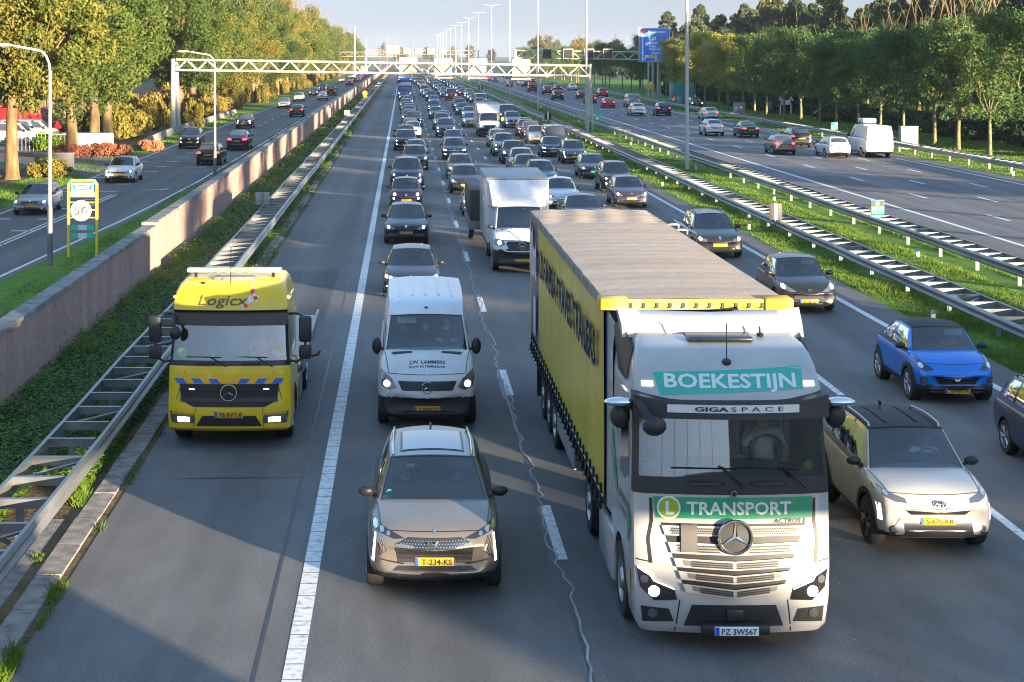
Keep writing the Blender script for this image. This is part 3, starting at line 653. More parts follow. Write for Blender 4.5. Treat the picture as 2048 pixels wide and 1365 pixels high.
# roadside cabinets
for x, y, w, h, lb in ((40.2, 134, 1.35, 1.75, 'pale grey roadside cabinet left of the white delivery van'), (40.5, 203, 1.3, 1.7, 'pale grey roadside cabinet among the far tree trunks'), (39.8, 243, .5, 1.5, 'narrow pale cabinet beside the tall lamp post')):
    t = thing('roadside_cabinet', lb, 'cabinet', (x, y, 0)); b = MB().box(-w/2, w/2, 0, .7, .12, h, bev=.02).build('housing', M['cab'], t)
    MB().box(-w/2-.03, w/2+.03, -.03, .73, h, h+.06).build('lid', M['cab'], t, smooth=0); MB().box(-w/2+.03, w/2-.03, .02, .68, -.05, .12).build('plinth', M['concrete'], t, smooth=0)
    MB().box(-.01, .01, -.012, -.002, .2, h-.08).build('door_gap', M['black'], b, smooth=0)
t = thing('garden_gate', 'white wooden gate frame standing on the lawn behind the trees', 'gate', (48.5, 214, 0))
MB().box(-.75, -.6, 0, .1, 0, 2.3).box(.6, .75, 0, .1, 0, 2.3).box(-.75, .75, 0, .1, 1.2, 1.75).box(-.9, -.4, 0, .1, 1.75, 1.95).box(.4, .9, 0, .1, 1.75, 1.95).build('frame', M['white'], t, smooth=0)

# ---- the viaduct the photographer stands on (its shadow falls on the near lanes)
br = thing('viaduct', 'concrete road viaduct with steel railing crossing the motorway', 'bridge', (0, 0, 0))
MB().box(-90, 110, -5.0, -.75, 5.2, 5.85).build('deck', M['concrete'], br, smooth=0)
mb = MB()
for k in range(65): mb.tube([(-90+1.5*k, -.9, 5.8), (-90+1.5*k, -.9, 6.98)], .03, 5)
mb.tube([(-90, -.9, 6.98), (110, -.9, 6.98)], .04, 6).build('railing', M['steel'], br)
MB().box(8, 110, -1.0, -.78, 5.852, 6.85).build('shade_parapet', M['concrete'], br, smooth=0)  # unseen wall, added on this stretch alone to shade lorry and lanes
for x in (-9.5, 14.7, 44.5): MB().box(x-.25, x+.25, -4.4, -1.6, -.1, 5.19).build('pier', M['concrete'], br, smooth=0)

# ================================================================ TREES
M['bark'] = ramp_mat('oak_bark', [(.3, (.08, .055, .028)), (.55, (.17, .12, .06)), (.75, (.26, .19, .10))], 3, .95, 6, stretch=(1, 1, .25), coord='obj', bump=.6)
M['bark_pale'] = ramp_mat('pale_bark', [(.3, (.09, .085, .04)), (.6, (.19, .18, .09)), (.8, (.27, .25, .15))], 5, .9, 5, coord='obj')
M['oak'] = ramp_mat('autumn_oak_leaves', [(.30, (.045, .085, .016)), (.50, (.095, .135, .024)), (.64, (.17, .165, .030)), (.80, (.27, .19, .04))], .42, .65, 5, rnd=.34, trans=.35, fine=2.2, coord='obj')
M['brush'] = ramp_mat('golden_undergrowth', [(.3, (.10, .10, .02)), (.5, (.22, .18, .035)), (.7, (.34, .24, .06))], .6, .8, 5, rnd=.3, trans=.3, fine=3, coord='obj')
M['plane'] = ramp_mat('green_young_leaves', [(.28, (.04, .09, .024)), (.5, (.075, .145, .036)), (.72, (.16, .20, .052))], .5, .6, 5, rnd=.2, trans=.35, fine=2.5, coord='obj')
M['plane_sunlit'] = ramp_mat('gold_sunlit_leaves', [(.28, (.14, .17, .03)), (.5, (.28, .28, .05)), (.72, (.42, .36, .08))], .5, .6, 5, rnd=.2, trans=.35, fine=2.5, coord='obj')  # lit copy of the green leaves: sun on the far trees put into colour
M['needle'] = ramp_mat('conifer_needles', [(.3, (.03, .055, .028)), (.55, (.06, .09, .038)), (.72, (.12, .12, .045)), (.86, (.2, .15, .06))], .5, .75, 5, rnd=.36, trans=.1, fine=2, coord='obj')
M['dark'] = ramp_mat('dark_evergreen_leaves', [(.3, (.02, .045, .02)), (.55, (.04, .08, .032)), (.8, (.075, .115, .045))], .5, .7, 5, rnd=.2, trans=.12, fine=2.5, coord='obj')
M['red_bush'] = ramp_mat('russet_hydrangea', [(.3, (.16, .06, .03)), (.5, (.36, .11, .07)), (.7, (.45, .20, .10))], 1.2, .8, 5, rnd=.3, trans=.2, fine=4, coord='obj')
M['far'] = ramp_mat('distant_tree_leaves', [(.3, (.05, .06, .035)), (.5, (.10, .10, .05)), (.7, (.2, .15, .075))], .2, .8, 5, rnd=.5, trans=.1, fine=1, coord='obj')
M['twig'] = mat('bare_twigs', (.17, .13, .09), .9)
def leaf_mesh(name, clumps, per, size, seed, m, flat=.0, droop=0):
    """small leaf sprays scattered through clumps [(x,y,z,r)]"""
    r = np.random.default_rng(seed); C = np.array(clumps); k = len(C)*per
    idx = np.repeat(np.arange(len(C)), per); d = r.normal(size=(k, 3)); d /= np.linalg.norm(d, axis=1, keepdims=True)
    rad = C[idx, 3]*(.25+.75*r.random(k)**.5); P = C[idx, :3]+d*rad[:, None]*np.array([1, 1, .8])
    n = r.normal(size=(k, 3))+d*.9; n[:, 2] += flat; n /= np.linalg.norm(n, axis=1, keepdims=True)
    a = np.cross(n, r.normal(size=(k, 3))); a /= np.linalg.norm(a, axis=1, keepdims=True); b = np.cross(n, a)
    s = size*(.55+.9*r.random(k)); a *= s[:, None]; b *= (s*.62)[:, None]
    Q = np.stack([P-a*.5, P+b*.5, P+a*.5+np.array([0, 0, -droop])*s[:, None], P-b*.5], 1)
    me = D.meshes.new(name); me.vertices.add(k*4); me.vertices.foreach_set('co', Q.reshape(-1).astype(np.float32))
    me.loops.add(k*4); me.loops.foreach_set('vertex_index', np.arange(k*4, dtype=np.int32)); me.polygons.add(k)
    me.polygons.foreach_set('loop_start', np.arange(0, k*4, 4, dtype=np.int32)); me.update(); me.validate(); me.materials.append(m)
    return me
def limb(mb, p, d, ln, r, rr, depth, tips, up=.15, spread=.5, kids=3, wob=.12):
    pts = [Vector(p)]; d = Vector(d).normalized()
    for i in range(4):
        d = (d+Vector((rr.uniform(-wob, wob), rr.uniform(-wob, wob), up*.4))).normalized(); pts.append(pts[-1]+d*ln/4)
    mb.tube(pts, [lerp(r, r*.5, i/4) for i in range(5)], 7 if r > .06 else 4, caps=False)
    tips.append((pts[-1], d, r*.5))
    if depth > 0:
        for k in range(kids):
            i = rr.choice((2, 3, 4)); a = rr.uniform(0, 2*pi); side = d.orthogonal().normalized(); side.rotate(Matrix.Rotation(a, 3, d))
            limb(mb, pts[i], d*(1-spread)+side*spread+Vector((0, 0, up)), ln*rr.uniform(.55, .8), r*.52, rr, depth-1, tips, up, spread, kids, wob)
def oak_proto(seed, hgt=17, z0=4.6, rad=6.0, m='oak', per=400, n=124, size=.235, tr=.45):
    rr = random.Random(seed); mb = MB(); tips = []
    mb.tube([(0, 0, -.2), (.0, 0, .25), (rr.uniform(-.15, .15), 0, z0*.6), (rr.uniform(-.3, .3), rr.uniform(-.2, .2), z0+1.5)], [tr*1.45, tr*1.08, tr*.9, tr*.7], 10)
    for k in range(6):
        a = k*1.05+rr.uniform(-.3, .3); limb(mb, (0, 0, rr.uniform(z0+.6, z0+2.2)), (cos(a), sin(a), rr.uniform(.8, 1.4)), rad*.55, tr*.30, rr, 1, tips, .3)
    limb(mb, (0, 0, z0+1.3), (0, 0, 1), (hgt-z0)*.6, tr*.6, rr, 2, tips, .3)
    cl = []
    while len(cl) < n:
        x, y, z = rr.uniform(-1, 1), rr.uniform(-1, 1), rr.uniform(-1, 1); q = (x*x+y*y+z*z)**.5
        if q > 1 or rr.random() > .25+.75*q: continue
        wz = 1-.25*max(0, z); lump = .8+.34*sin(3.1*math.atan2(y, x)+seed+2*z)*cos(2.3*z+seed)
        cl.append((x*rad*wz*lump, y*rad*wz*lump, (z0+hgt)/2+z*(hgt-z0)/2*(.92+.16*sin(seed+5*x+3*y)), rr.uniform(.7, 1.75)))
    return mb.mesh('trunk', M['bark'], 50), leaf_mesh('crown', cl, per, size, seed, M[m])
def conifer_proto(seed, hgt=15, rad=3.4):
    rr = random.Random(seed); cl = []
    for k in range(120):
        q = rr.random()**.85; z = 2+q*(hgt-2); r = rad*(1-q)**.62*(.8+.35*rr.random())+.1; a = rr.uniform(0, 2*pi)
        cl.append((r*cos(a)*rr.uniform(.4, 1), r*sin(a)*rr.uniform(.4, 1), z, .5+.85*(1-q)))
    return MB().tube([(0, 0, -.2), (0, 0, hgt*.95)], [.26, .04], 8).mesh('trunk', M['bark'], 50), leaf_mesh('crown', cl, 210, .3, seed, M['needle'], droop=.5)
def young_proto(seed, hgt=8.8):
    rr = random.Random(seed); mb = MB(); tips = []
    mb.tube([(0, 0, -.2), (0, 0, 1.2), (rr.uniform(-.08, .08), 0, 3.0)], [.17, .13, .11], 9)
    for k in range(7):
        a = k*.9+rr.uniform(-.3, .3); limb(mb, (0, 0, rr.uniform(2.5, 3.3)), (cos(a)*.62, sin(a)*.62, 1.0), rr.uniform(2.6, 3.9), .06, rr, 2, tips, .35, .4, 3)
    cl = []
    for p, d, r in tips:
        if p.z > 2.4 and rr.random() < .8: cl.append((p.x, p.y, min(p.z, hgt), rr.uniform(.45, .95)))
    for k in range(46):
        z = rr.random()**.8; a = rr.uniform(0, 2*pi); q = 2.6*(.45+.75*sin(pi*min(1, z*.8+.12)))*rr.uniform(.4, 1); cl.append((q*cos(a), q*sin(a), 2.7+z*(hgt-3.2), rr.uniform(.4, .9)))
    return mb.mesh('trunk', M['bark_pale'], 50), leaf_mesh('crown', cl, 92, .18, seed, M['plane'])
def bare_proto(seed, hgt=22):
    rr = random.Random(seed); mb = MB(); tips = []
    mb.tube([(0, 0, -.2), (0, 0, 3), (.2, 0, 6)], [.36, .3, .24], 9)
    for k in range(5):
        a = k*1.3+rr.uniform(-.3, .3); limb(mb, (.1, 0, rr.uniform(4.5, 6)), (cos(a)*.5, sin(a)*.5, 1.1), hgt*.5, .12, rr, 2, tips, .25, .45, 2)
    tw = MB()
    for p, d, r in tips:
        for k in range(5):
            e = p-d*rr.uniform(0, 2.5); q = (d+Vector((rr.uniform(-1, 1), rr.uniform(-1, 1), rr.uniform(-.3, .9)))*.8).normalized()
            tw.tube([e, e+q*rr.uniform(.8, 2.2)], [.012, .005], 3, caps=False)
    return mb.mesh('trunk', M['bark'], 50), tw.mesh('crown', M['twig'], 0)
def bush_proto(seed, m, n=18, per=260, size=.105):
    rr = random.Random(seed); cl = []
    for k in range(n):
        a = rr.uniform(0, 2*pi); q = rr.random()**.5; z = rr.uniform(.15, .85)*(1-.35*q)
        cl.append((q*cos(a)*.8, q*sin(a)*.8, z, rr.uniform(.2, .36)))
    return MB().tube([(0, 0, -.1), (.05, 0, .5)], [.06, .03], 6).mesh('stem', M['bark'], 40), leaf_mesh('foliage', cl, per, size, seed, M[m])
def plant(name, proto, label, cat, x, y, s=1, rz=0, group=None, m=None, sz=None, parts=('trunk', 'crown')):
    t = thing(name, label, cat, (x, y, 0), rz, group); t.scale = (s, s, sz or s)
    for pn, me in zip(parts, proto):
        o = link(pn, me, t)
        if m and pn in ('crown', 'foliage'): o.material_slots[0].link = 'OBJECT'; o.material_slots[0].material = M[m]
    return t
OAK = [oak_proto(s, *a) for s, a in ((1, (17, 3.0, 6.2)), (2, (18.5, 3.6, 5.6)), (3, (16, 2.8, 6.6)), (4, (18, 3.4, 6.0)))]
CLEAR = [oak_proto(s, 14.5, 5.4, 3.7, 'oak', 150, 80) for s in (6, 7)]
CON = [conifer_proto(s, h, r) for s, h, r in ((11, 15, 6.0), (12, 17, 5.4), (13, 13.5, 6.4))]
YNG = [young_proto(s) for s in (21, 22, 23, 24)]
BARE = [bare_proto(s) for s in (31, 32)]
BRU = [bush_proto(s, 'brush') for s in (41, 42, 43)]
rr = random.Random(17)
# left: the row of autumn oaks
left_known = [(-23.5, 101.5), (-26.3, 144), (-25.6, 146.5), (-23.3, 177), (-24.5, 198), (-23.1, 206), (-24.2, 236)]
row = list(left_known); y = 252
while y < 880: row.append((-24.3+rr.uniform(-.6, .6), y)); y += rr.uniform(11, 17)
row += [(-25.2, 66), (-26, 84), (-24, 118.5+4)]
for i, (x, y) in enumerate(row):
    near = y < 240
    lb = ['thick autumn oak trunk with golden crown beside the silver estate car', 'slim straight golden oak above the white trough', 'leaning golden oak sharing a base with its slim neighbour', 'golden oak beside the gantry foot', 'golden oak just beyond the gantry foot', 'golden oak pair member behind the convertible car', 'golden oak leaning over the parallel road beyond the gantry'][i] if i < 7 else ('tall golden autumn oak in the far roadside row' if y > 240 else ['overhanging golden oak at the left edge of the picture', 'golden oak crown at the left edge behind the street lamp', 'golden oak above the russet bushes'][i-len(row)+3])
    plant('oak_tree', OAK[i % 4], lb, 'tree', x, y, rr.uniform(.9, 1.1)*(1 if y < 500 else .9), rr.uniform(0, 6.28), 'row of autumn oaks along the parallel road', sz=rr.uniform(.86, 1.12)*(1 if y < 500 else .9))
for k in range(34):
    y = 60+k*22+rr.uniform(-5, 5); plant('oak_tree', OAK[(k+1) % 4], 'golden autumn oak in the second row behind the roadside oaks', 'tree', -34+rr.uniform(-3, 3)-(8 if 110 < y < 185 else 0), y, rr.uniform(.95, 1.2), rr.uniform(0, 6.28), 'second row of autumn oaks')
for k in range(84):
    y = 150+k*5.4+rr.uniform(-3, 3)
    plant('shrub', BRU[k % 3], 'golden undergrowth shrub between the oak trunks', 'shrub', -27.2+rr.uniform(-2.2, 2.2), y, rr.uniform(1.9, 3.2), rr.uniform(0, 6.28), 'undergrowth shrubs below the oaks', sz=rr.uniform(2.2, 5.0), parts=('stem', 'foliage'))
for k in range(70):                                                  # ivy and suckers round the trunk feet
    x, y = row[7+k % 40] if k >= 40 else left_known[3+k % 4] if k < 8 else row[7+k]
    plant('shrub', BRU[(k+1) % 3], 'golden sucker growth round the foot of an oak trunk', 'shrub', x+rr.uniform(-1.3, 1.5), y-rr.uniform(.2, 2.5), rr.uniform(.9, 1.5), rr.uniform(0, 6.28), 'sucker growth round the oaks', sz=rr.uniform(1.6, 4.0), parts=('stem', 'foliage'))
for x, y, s, lb in ((-21.8, 103, 1.5, 'olive shrub right of the thick oak trunk'), (-25.5, 100, 1.7, 'olive shrub left of the thick oak trunk'), (-27.5, 150, 2.6, 'green shrub right of the two slim oaks'), (-29, 160, 3, 'tall golden shrub behind the two slim oaks'), (-28, 133, 1.8, 'green shrub under the yard railing')):
    plant('shrub', BRU[0], lb, 'shrub', x, y, s, s, 'shrubs by the side entrance', m='weed' if 'green' in lb else None, parts=('stem', 'foliage'))
for x, y, s, lb in ((-24.6, 122.5, 1.35, 'large russet hydrangea bush left of its neighbours by the entrance'), (-22.9, 123.5, 1.3, 'large russet hydrangea bush in the middle of the row'), (-21.1, 124.5, 1.35, 'russet hydrangea bush in front of the white trough'), (-19.6, 131, 1.2, 'russet hydrangea bush right of the white trough'), (-22.8, 106.5, .65, 'small dark red bush by the grey box'), (-21.6, 106.8, .75, 'small dark russet bush on the corner lawn')):
    plant('hydrangea_bush', BRU[1], lb, 'bush', x, y, s, x, 'russet bushes at the side entrance', m='red_bush', parts=('stem', 'foliage'))
# right: young trees in a row, conifers, dark wood
yy = [118, 126, 133, 140.5, 147, 155, 163, 171, 179, 187, 195, 203, 211, 219, 227, 236, 245, 254, 263, 272]
for i, y in enumerate(yy):
    gold = y > 215
    lb = f'young green roadside tree, {(["first"]+ordn)[i]} from the right in the row' if i < 14 else f'golden sunlit young roadside tree, {["first", "second", "third", "fourth", "fifth", "sixth"][i-14]} left of the green ones'
    plant('young_tree', YNG[i % 4], lb, 'tree', 43.9+rr.uniform(-.4, .4), y, rr.uniform(.98, 1.18), rr.uniform(0, 6.28), 'young trees along the right roadside', m='plane_sunlit' if gold else None)
for k in range(26):
    plant('young_tree', YNG[k % 4], 'far green tree in the row right of the far carriageway', 'tree', 47+rr.uniform(-1, 2.5), 285+k*16, rr.uniform(.9, 1.15), k, 'far trees right of the road')
for k in range(56):
    y = 190+k*4+rr.uniform(-3, 3); x = 69+rr.uniform(-8, 14)
    plant('conifer', CON[k % 3], 'dark conifer with sunlit top in the wood behind the young trees', 'tree', x, y, rr.uniform(.9, 1.2), rr.uniform(0, 6.28), 'conifers in the wood on the right')
for k in range(34):
    y = 150+k*7+rr.uniform(-3, 3); x = 56+rr.uniform(-3, 4)
    plant('dark_tree', OAK[k % 4], 'dense dark green tree in the wood behind the young roadside trees', 'tree', x, y, rr.uniform(.5, .66), rr.uniform(0, 6.28), 'dark trees in the wood on the right', m='dark')
for x, y, s, lb in ((53, 137, 1.0, 'tall dark evergreen at the right edge of the picture'), (58, 148, 1.05, 'tall dark evergreen just left of the one at the right edge'), (60, 160, .85, 'dark evergreen below the bare trees'), (52, 126, .8, 'lower dark evergreen at the right edge beside the last young tree')):
    plant('evergreen_tree', OAK[2], lb, 'tree', x, y, s, x, 'dark evergreens at the right edge', m='dark')
for x, y, s, lb in ((59, 176, .95, 'large bare tree with spreading twigs against the sky'), (64, 180, 1.0, 'bare tree right of the other leafless tree'), (58, 190, .8, 'bare tree with fine twigs left of the leafless pair')):
    plant('bare_tree', BARE[int(x) % 2], lb, 'tree', x, y, s, x, 'bare trees on the right')
for k in range(60):
    plant('shrub', BRU[k % 3], 'dark shrub at the foot of the wood behind the young trees', 'shrub', (50 if k % 2 else 53)+rr.uniform(-1.2, 2), 118+k*3.4, rr.uniform(1.8, 3.2), k, 'dark shrubs at the edge of the wood', m='dark', parts=('stem', 'foliage'))
# far trees on the horizon
for k in range(64):
    x = rr.uniform(-330, 520); y = rr.uniform(1000, 1500)
    if -30 < x*980/y < 46 and y < 1350: y += 500
    plant('far_tree', OAK[k % 4], 'far hazy tree on the horizon', 'tree', x, y, rr.uniform(.7, 1.15), k, 'trees on the horizon', m='far')
for k in range(30):
    x = 58+k*4.6+rr.uniform(-2, 2); plant('poplar', OAK[k % 4], 'brownish thin tree in the far clump behind the second gantry', 'tree', x, 690+rr.uniform(-60, 60), rr.uniform(.6, .95), k, 'far brown trees behind the second gantry', m='far' if k % 3 else 'brush')
# beside and behind the viaduct, out of the picture: the trees whose shadows stripe the road
for k in range(11):
    plant('oak_tree', CLEAR[k % 2], 'clear stemmed oak beside the viaduct ramp', 'tree', 46+rr.uniform(-.6, .6), -2.2+k*11.2+rr.uniform(-.9, .9), rr.uniform(.58, .72), k, 'oaks beside the viaduct', sz=1)
for k in range(5): plant('young_tree', YNG[k % 4], 'unseen young tree added to shade the near lanes', 'tree', 40.6+k*2.76, -26.7+k*2.15, .8, k, 'unseen young trees added for shade')  # out of view, added and sized so the near lanes fall in shade
for k, (x, y, s) in enumerate([(76, 40, 1.2)]):
    plant('oak_tree', OAK[k % 4], 'tall oak beside the viaduct ramp', 'tree', x, y, s, k, 'oaks beside the viaduct')

# ---- left background: brick building, railing, trough, box
M['brick'] = ramp_mat('pinkish_brick', [(.3, (.26, .13, .09)), (.6, (.40, .21, .15))], 2, .9, 6)
M['roof'] = mat('grey_roof', (.2, .2, .21), .7)
t = thing('brick_building', 'low pinkish brick building with grey roof behind the oaks', 'building', (-46, 168, 0))
MB().box(-6, 6, 0, 70, 0, 4.6).build('wall', M['brick'], t, smooth=0); MB().box(-6.4, 6.4, -.4, 70.4, 4.6, 5.1).box(-6, 6, 0, 70, 5.1, 6.2).build('roof', M['roof'], t, smooth=0)
for k in range(6): MB().box(6.002, 6.05, 4+k*11, 8+k*11, 1.2, 3).build('window', M['opaque'], t, smooth=0)
t = thing('brick_building', 'grey roofed shed with reddish wall at the far left behind the red lorry', 'building', (-52, 175, 0))
MB().box(-10, 8, -1, 0.5, 0, 5).box(-10, 8, .5, 14, 0, 5).build('wall', M['brick'], t, smooth=0); MB().box(-10.3, 8.3, -1.4, 14.3, 5.0, 6.4).build('roof', M['roof'], t, smooth=0)
t = thing('railing', 'pale metal railing stepping down a bank by the side entrance', 'railing', (-31, 132, 0)); mb = MB()
for k in range(26): x = k*.3; z = 1.5-.02*k if k < 20 else 1.1-.14*(k-20); mb.tube([(x, k*.02, -.1), (x, k*.02, z)], .018, 5)
mb.tube([(0, 0, 1.5), (6, .4, 1.12), (7.5, .5, .4)], .025, 5).build('bars', M['pole'], t)
t = thing('mesh_fence', 'tall wire fence with thin posts in front of the brick building', 'fence', (-34, 150, 0)); mb = MB()
for k in range(22): mb.tube([(-.25*k*0, k*3.2, -.1), (0, k*3.2, 2.6)], .035, 5)
for z in (.5, 1.2, 1.9, 2.5): mb.tube([(0, 0, z), (0, 67, z)], .015, 4)
mb.build('posts', M['alloy'], t)
t = thing('stone_trough', 'low white boat-shaped trough at the foot of two oaks', 'planter', (-25.6, 136, 0))
MB().prism([(-2.2, -.5), (2.0, -.5), (2.3, 0), (2.0, .5), (-2.2, .5), (-2.5, 0)], .0, 1.15).build('body', M['white'], t, smooth=0); MB().box(-2.3, 2.1, -.45, .45, 1.15, 1.2).build('top', M['coping'], t, smooth=0)
t = thing('grit_box', 'dark grey grit box beside the thick oak trunk', 'box', (-22.6, 109.5, 0)); MB().box(-1.2, 1.2, -.5, .5, 0, 1.0, bev=.04).build('body', mat('box_grey', (.13, .13, .125), .7), t); MB().box(-1.25, 1.25, -.55, .55, 1.0, 1.12, bev=.03).build('lid', mat('box_lid', (.17, .16, .15), .7), t)
t = thing('crash_cushion', 'pale concrete barrier curving along the grass beside the gantry foot', 'barrier', (0, 0, 0))
mb = MB(); pp = [(-20.6, 132), (-21.2, 140), (-21.6, 150), (-21.9, 165), (-21.7, 180), (-21.6, 195), (-21.3, 215)]
vs = []
for x, y in pp: vs += [(x-.35, y, -.05), (x-.3, y, .55), (x-.0, y, .6), (x+.2, y, -.05)]
mb.add(vs, [(i*4+k, i*4+k+1, (i+1)*4+k+1, (i+1)*4+k) for i in range(len(pp)-1) for k in range(3)]+[(0, 3, 2, 1)]).build('barrier', M['coping'], t, smooth=0)
rr = random.Random(4)
t = MB().prism([(0, 0), (.24, .03), (.26, .1), (.1, .13), (.02, .09)], .0, .03).build('litter', mat('red_wrapper', (.6, .04, .03), .4)); t.location = (-6.55, 23.4, .01); t.rotation_euler = (.1, .15, .4); tag(t, 'crumpled red wrapper lying by the guard rail', 'litter')

# ================================================================ PEOPLE
def person_mesh(name, pose, shirt, hair, female=False, legs=True):
    """one continuous skinned body; pose maps joints to positions (hip at the origin, facing -y)"""
    J = dict(pelvis=(0, 0, 0), waist=(0, .02, .17), chest=(0, .03, .36), neck=(0, .02, .53), skull=(0, -.01, .63), crown=(0, -.005, .74),
             shl=(.19, .03, .47), shr=(-.19, .03, .47), ell=(.25, -.10, .26), elr=(-.25, -.10, .26), hal=(.15, -.38, .30), har=(-.15, -.38, .30),
             hil=(.1, -.02, -.02), hir=(-.1, -.02, -.02), knl=(.13, -.42, .05), knr=(-.13, -.42, .05), anl=(.13, -.62, -.32), anr=(-.13, -.62, -.32), tol=(.13, -.78, -.36), tor=(-.13, -.78, -.36))
    J.update(pose)
    R = dict(pelvis=.15, waist=.135, chest=.15, neck=.058, skull=.088, crown=.075, shl=.075, shr=.075, ell=.046, elr=.046, hal=.033, har=.033, hil=.09, hir=.09, knl=.065, knr=.065, anl=.045, anr=.045, tol=.038, tor=.038)
    E = [('pelvis', 'waist'), ('waist', 'chest'), ('chest', 'neck'), ('neck', 'skull'), ('skull', 'crown'), ('chest', 'shl'), ('chest', 'shr'), ('shl', 'ell'), ('shr', 'elr'), ('ell', 'hal'), ('elr', 'har'),
         ('pelvis', 'hil'), ('pelvis', 'hir'), ('hil', 'knl'), ('hir', 'knr'), ('knl', 'anl'), ('knr', 'anr'), ('anl', 'tol'), ('anr', 'tor')]
    names = list(J); P = [Vector(J[k]) for k in names]; Rr = [R[k] for k in names]; Ed = [(names.index(a), names.index(b)) for a, b in E]; part = [k for k in names]
    for h, e, s in (('hal', 'ell', 1), ('har', 'elr', -1)):          # five fingers on each hand
        a = Vector(J[h]); d = (a-Vector(J[e])).normalized(); side = d.cross(Vector((0, 0, 1))); side = side.normalized() if side.length > .1 else Vector((1, 0, 0)); dn = side.cross(d)
        for q, (o, l) in enumerate(((-.032, .065), (-.011, .078), (.011, .074), (.031, .056), (-.045*s, .04))):
            b = a+d*(.07 if q < 4 else .02)+side*o; c = b+d*l*.6-dn*.012*abs(1); f = c+d*l*.35-dn*.03
            k = len(P); P += [b, c, f]; Rr += [.011, .009, .008]; part += [h]*3; Ed += [(names.index(h), k), (k, k+1), (k+1, k+2)]
    me = D.meshes.new('tmp'); me.from_pydata(P, Ed, []); o = D.objects.new('tmp', me); TMP.collection.objects.link(o)
    o.modifiers.new('s', 'SKIN'); s2 = o.modifiers.new('d', 'SUBSURF'); s2.levels = 2
    for i, sv in enumerate(me.skin_vertices[0].data): sv.radius = (Rr[i], Rr[i]*(.8 if part[i] in ('chest', 'waist', 'pelvis') else 1)); sv.use_root = (i == 0)
    m2 = bake(o); m2.name = name
    D.objects.remove(o); D.meshes.remove(me)
    for x in (M['shirt'], M['skin'], M['trousers'], M['eye']): m2.materials.append(x)
    skin = {'neck', 'skull', 'crown', 'hal', 'har'}; leg = {'knl', 'knr', 'anl', 'anr', 'tol', 'tor', 'hil', 'hir'}
    for f in m2.polygons:
        c = f.center; i = min(range(len(P)), key=lambda k: (P[k]-c).length-(Rr[k]*.6)); f.material_index = 1 if part[i] in skin else (2 if part[i] in leg else 0); f.use_smooth = True
    bm = bmesh.new(); bm.from_mesh(m2); sk = Vector(J['skull'])
    mb = MB()                                                        # face: eyes, brows, nose, mouth, ears
    f0 = sk+Vector((0, -.083, .035))
    for s in (-1, 1): mb.ell((f0.x+s*.034, f0.y+.006, f0.z), (.013, .008, .009), 8, 6, 3).box(f0.x+s*.034-.018, f0.x+s*.034+.018, f0.y-.002, f0.y+.01, f0.z+.02, f0.z+.026, 3).ell((f0.x+s*.088, sk.y, sk.z+.02), (.014, .022, .034), 8, 6, 1)
    mb.ell((f0.x, f0.y-.012, f0.z-.03), (.014, .022, .026), 8, 6, 1).box(f0.x-.024, f0.x+.024, f0.y+.002, f0.y+.014, f0.z-.073, f0.z-.064, 3)
    vm = [bm.verts.new(v) for v in mb.v]
    for f, mi in zip(mb.f, mb.m):
        try: g = bm.faces.new([vm[i] for i in dict.fromkeys(f)]); g.material_index = mi; g.smooth = True
        except ValueError: pass
    bm.to_mesh(m2); bm.free()
    h = MB(); c = sk+Vector((0, .018, .062))
    h.grid(lambda u, v: (c.x+.1*sin(v)*cos(u), c.y+.108*sin(v)*sin(u), c.z+.085*cos(v)-(.05 if sin(u) > .2 and v > 1.4 else 0)-(.16 if female and v > 1.5 and sin(u) > -.35 else 0)), [2*pi*i/18 for i in range(19)], [.02+i*.25 for i in range(7)])
    hm = h.mesh('hair', M['hair'], 60, weld=.002)
    return m2, hm
DRIVE = person_mesh('person_body', {}, None, None)
PASS = person_mesh('person_body', {'hal': (.1, -.36, .12), 'har': (-.1, -.36, .12), 'ell': (.24, -.12, .2), 'elr': (-.24, -.12, .2)}, None, None, True)
PHONE = person_mesh('person_body', {'hal': (.18, -.42, .22), 'har': (-.10, -.13, .56), 'elr': (-.3, -.22, .32)}, None, None)
nper = [0]
def sit(label, loc, shirt='navy', hair='hair', kind=None, rz=0, s=1, group=None):
    b, h = kind or DRIVE
    t = link('person', b, None, loc); t.rotation_euler = (0, 0, rz); t.scale = (s, s, s); tag(t, label, 'person', group)
    t.material_slots[0].link = 'OBJECT'; t.material_slots[0].material = CL[shirt]
    c = link('hair', h, t); c.material_slots[0].link = 'OBJECT'; c.material_slots[0].material = M[hair]
    return t

# ================================================================ CARS
def wheel_meshes(r=.32, w=.21, rim='alloy', spokes=5):
    rt = r*.67
    ty = MB().lathe([(rt, -w/2), (r*.93, -w/2), (r, -w*.36), (r, w*.36), (r*.93, w/2), (rt, w/2), (rt*.95, w*.3), (rt*.95, -w*.3), (rt, -w/2)], 24, ax='x').mesh('wheel', M['rubber'], 40)
    ri = MB().lathe([(rt, -w*.5), (rt*.93, -w*.5), (rt*.88, -w*.32), (rt*.88, w*.32), (rt*.93, w*.5), (rt, w*.5)], 24, ax='x')
    ri.lathe([(0, -w*.1), (rt*.9, -w*.1), (rt*.9, w*.1), (0, w*.1)], 20, 1, ax='x')
    for s in (-1, 1):
        for k in range(spokes):
            a = 2*pi*k/spokes
            for da in (-.16, .16): ri.tube([(s*w*.42, .05*cos(a), .05*sin(a)), (s*w*.46, rt*.93*cos(a+da), rt*.93*sin(a+da))], rt*.075, 5)
        ri.lathe([(0, s*w*.47), (.06, s*w*.45), (.065, s*w*.3)], 10, ax='x')
    return ty, ri.mesh('rim', [M[rim], M['black']], 35)
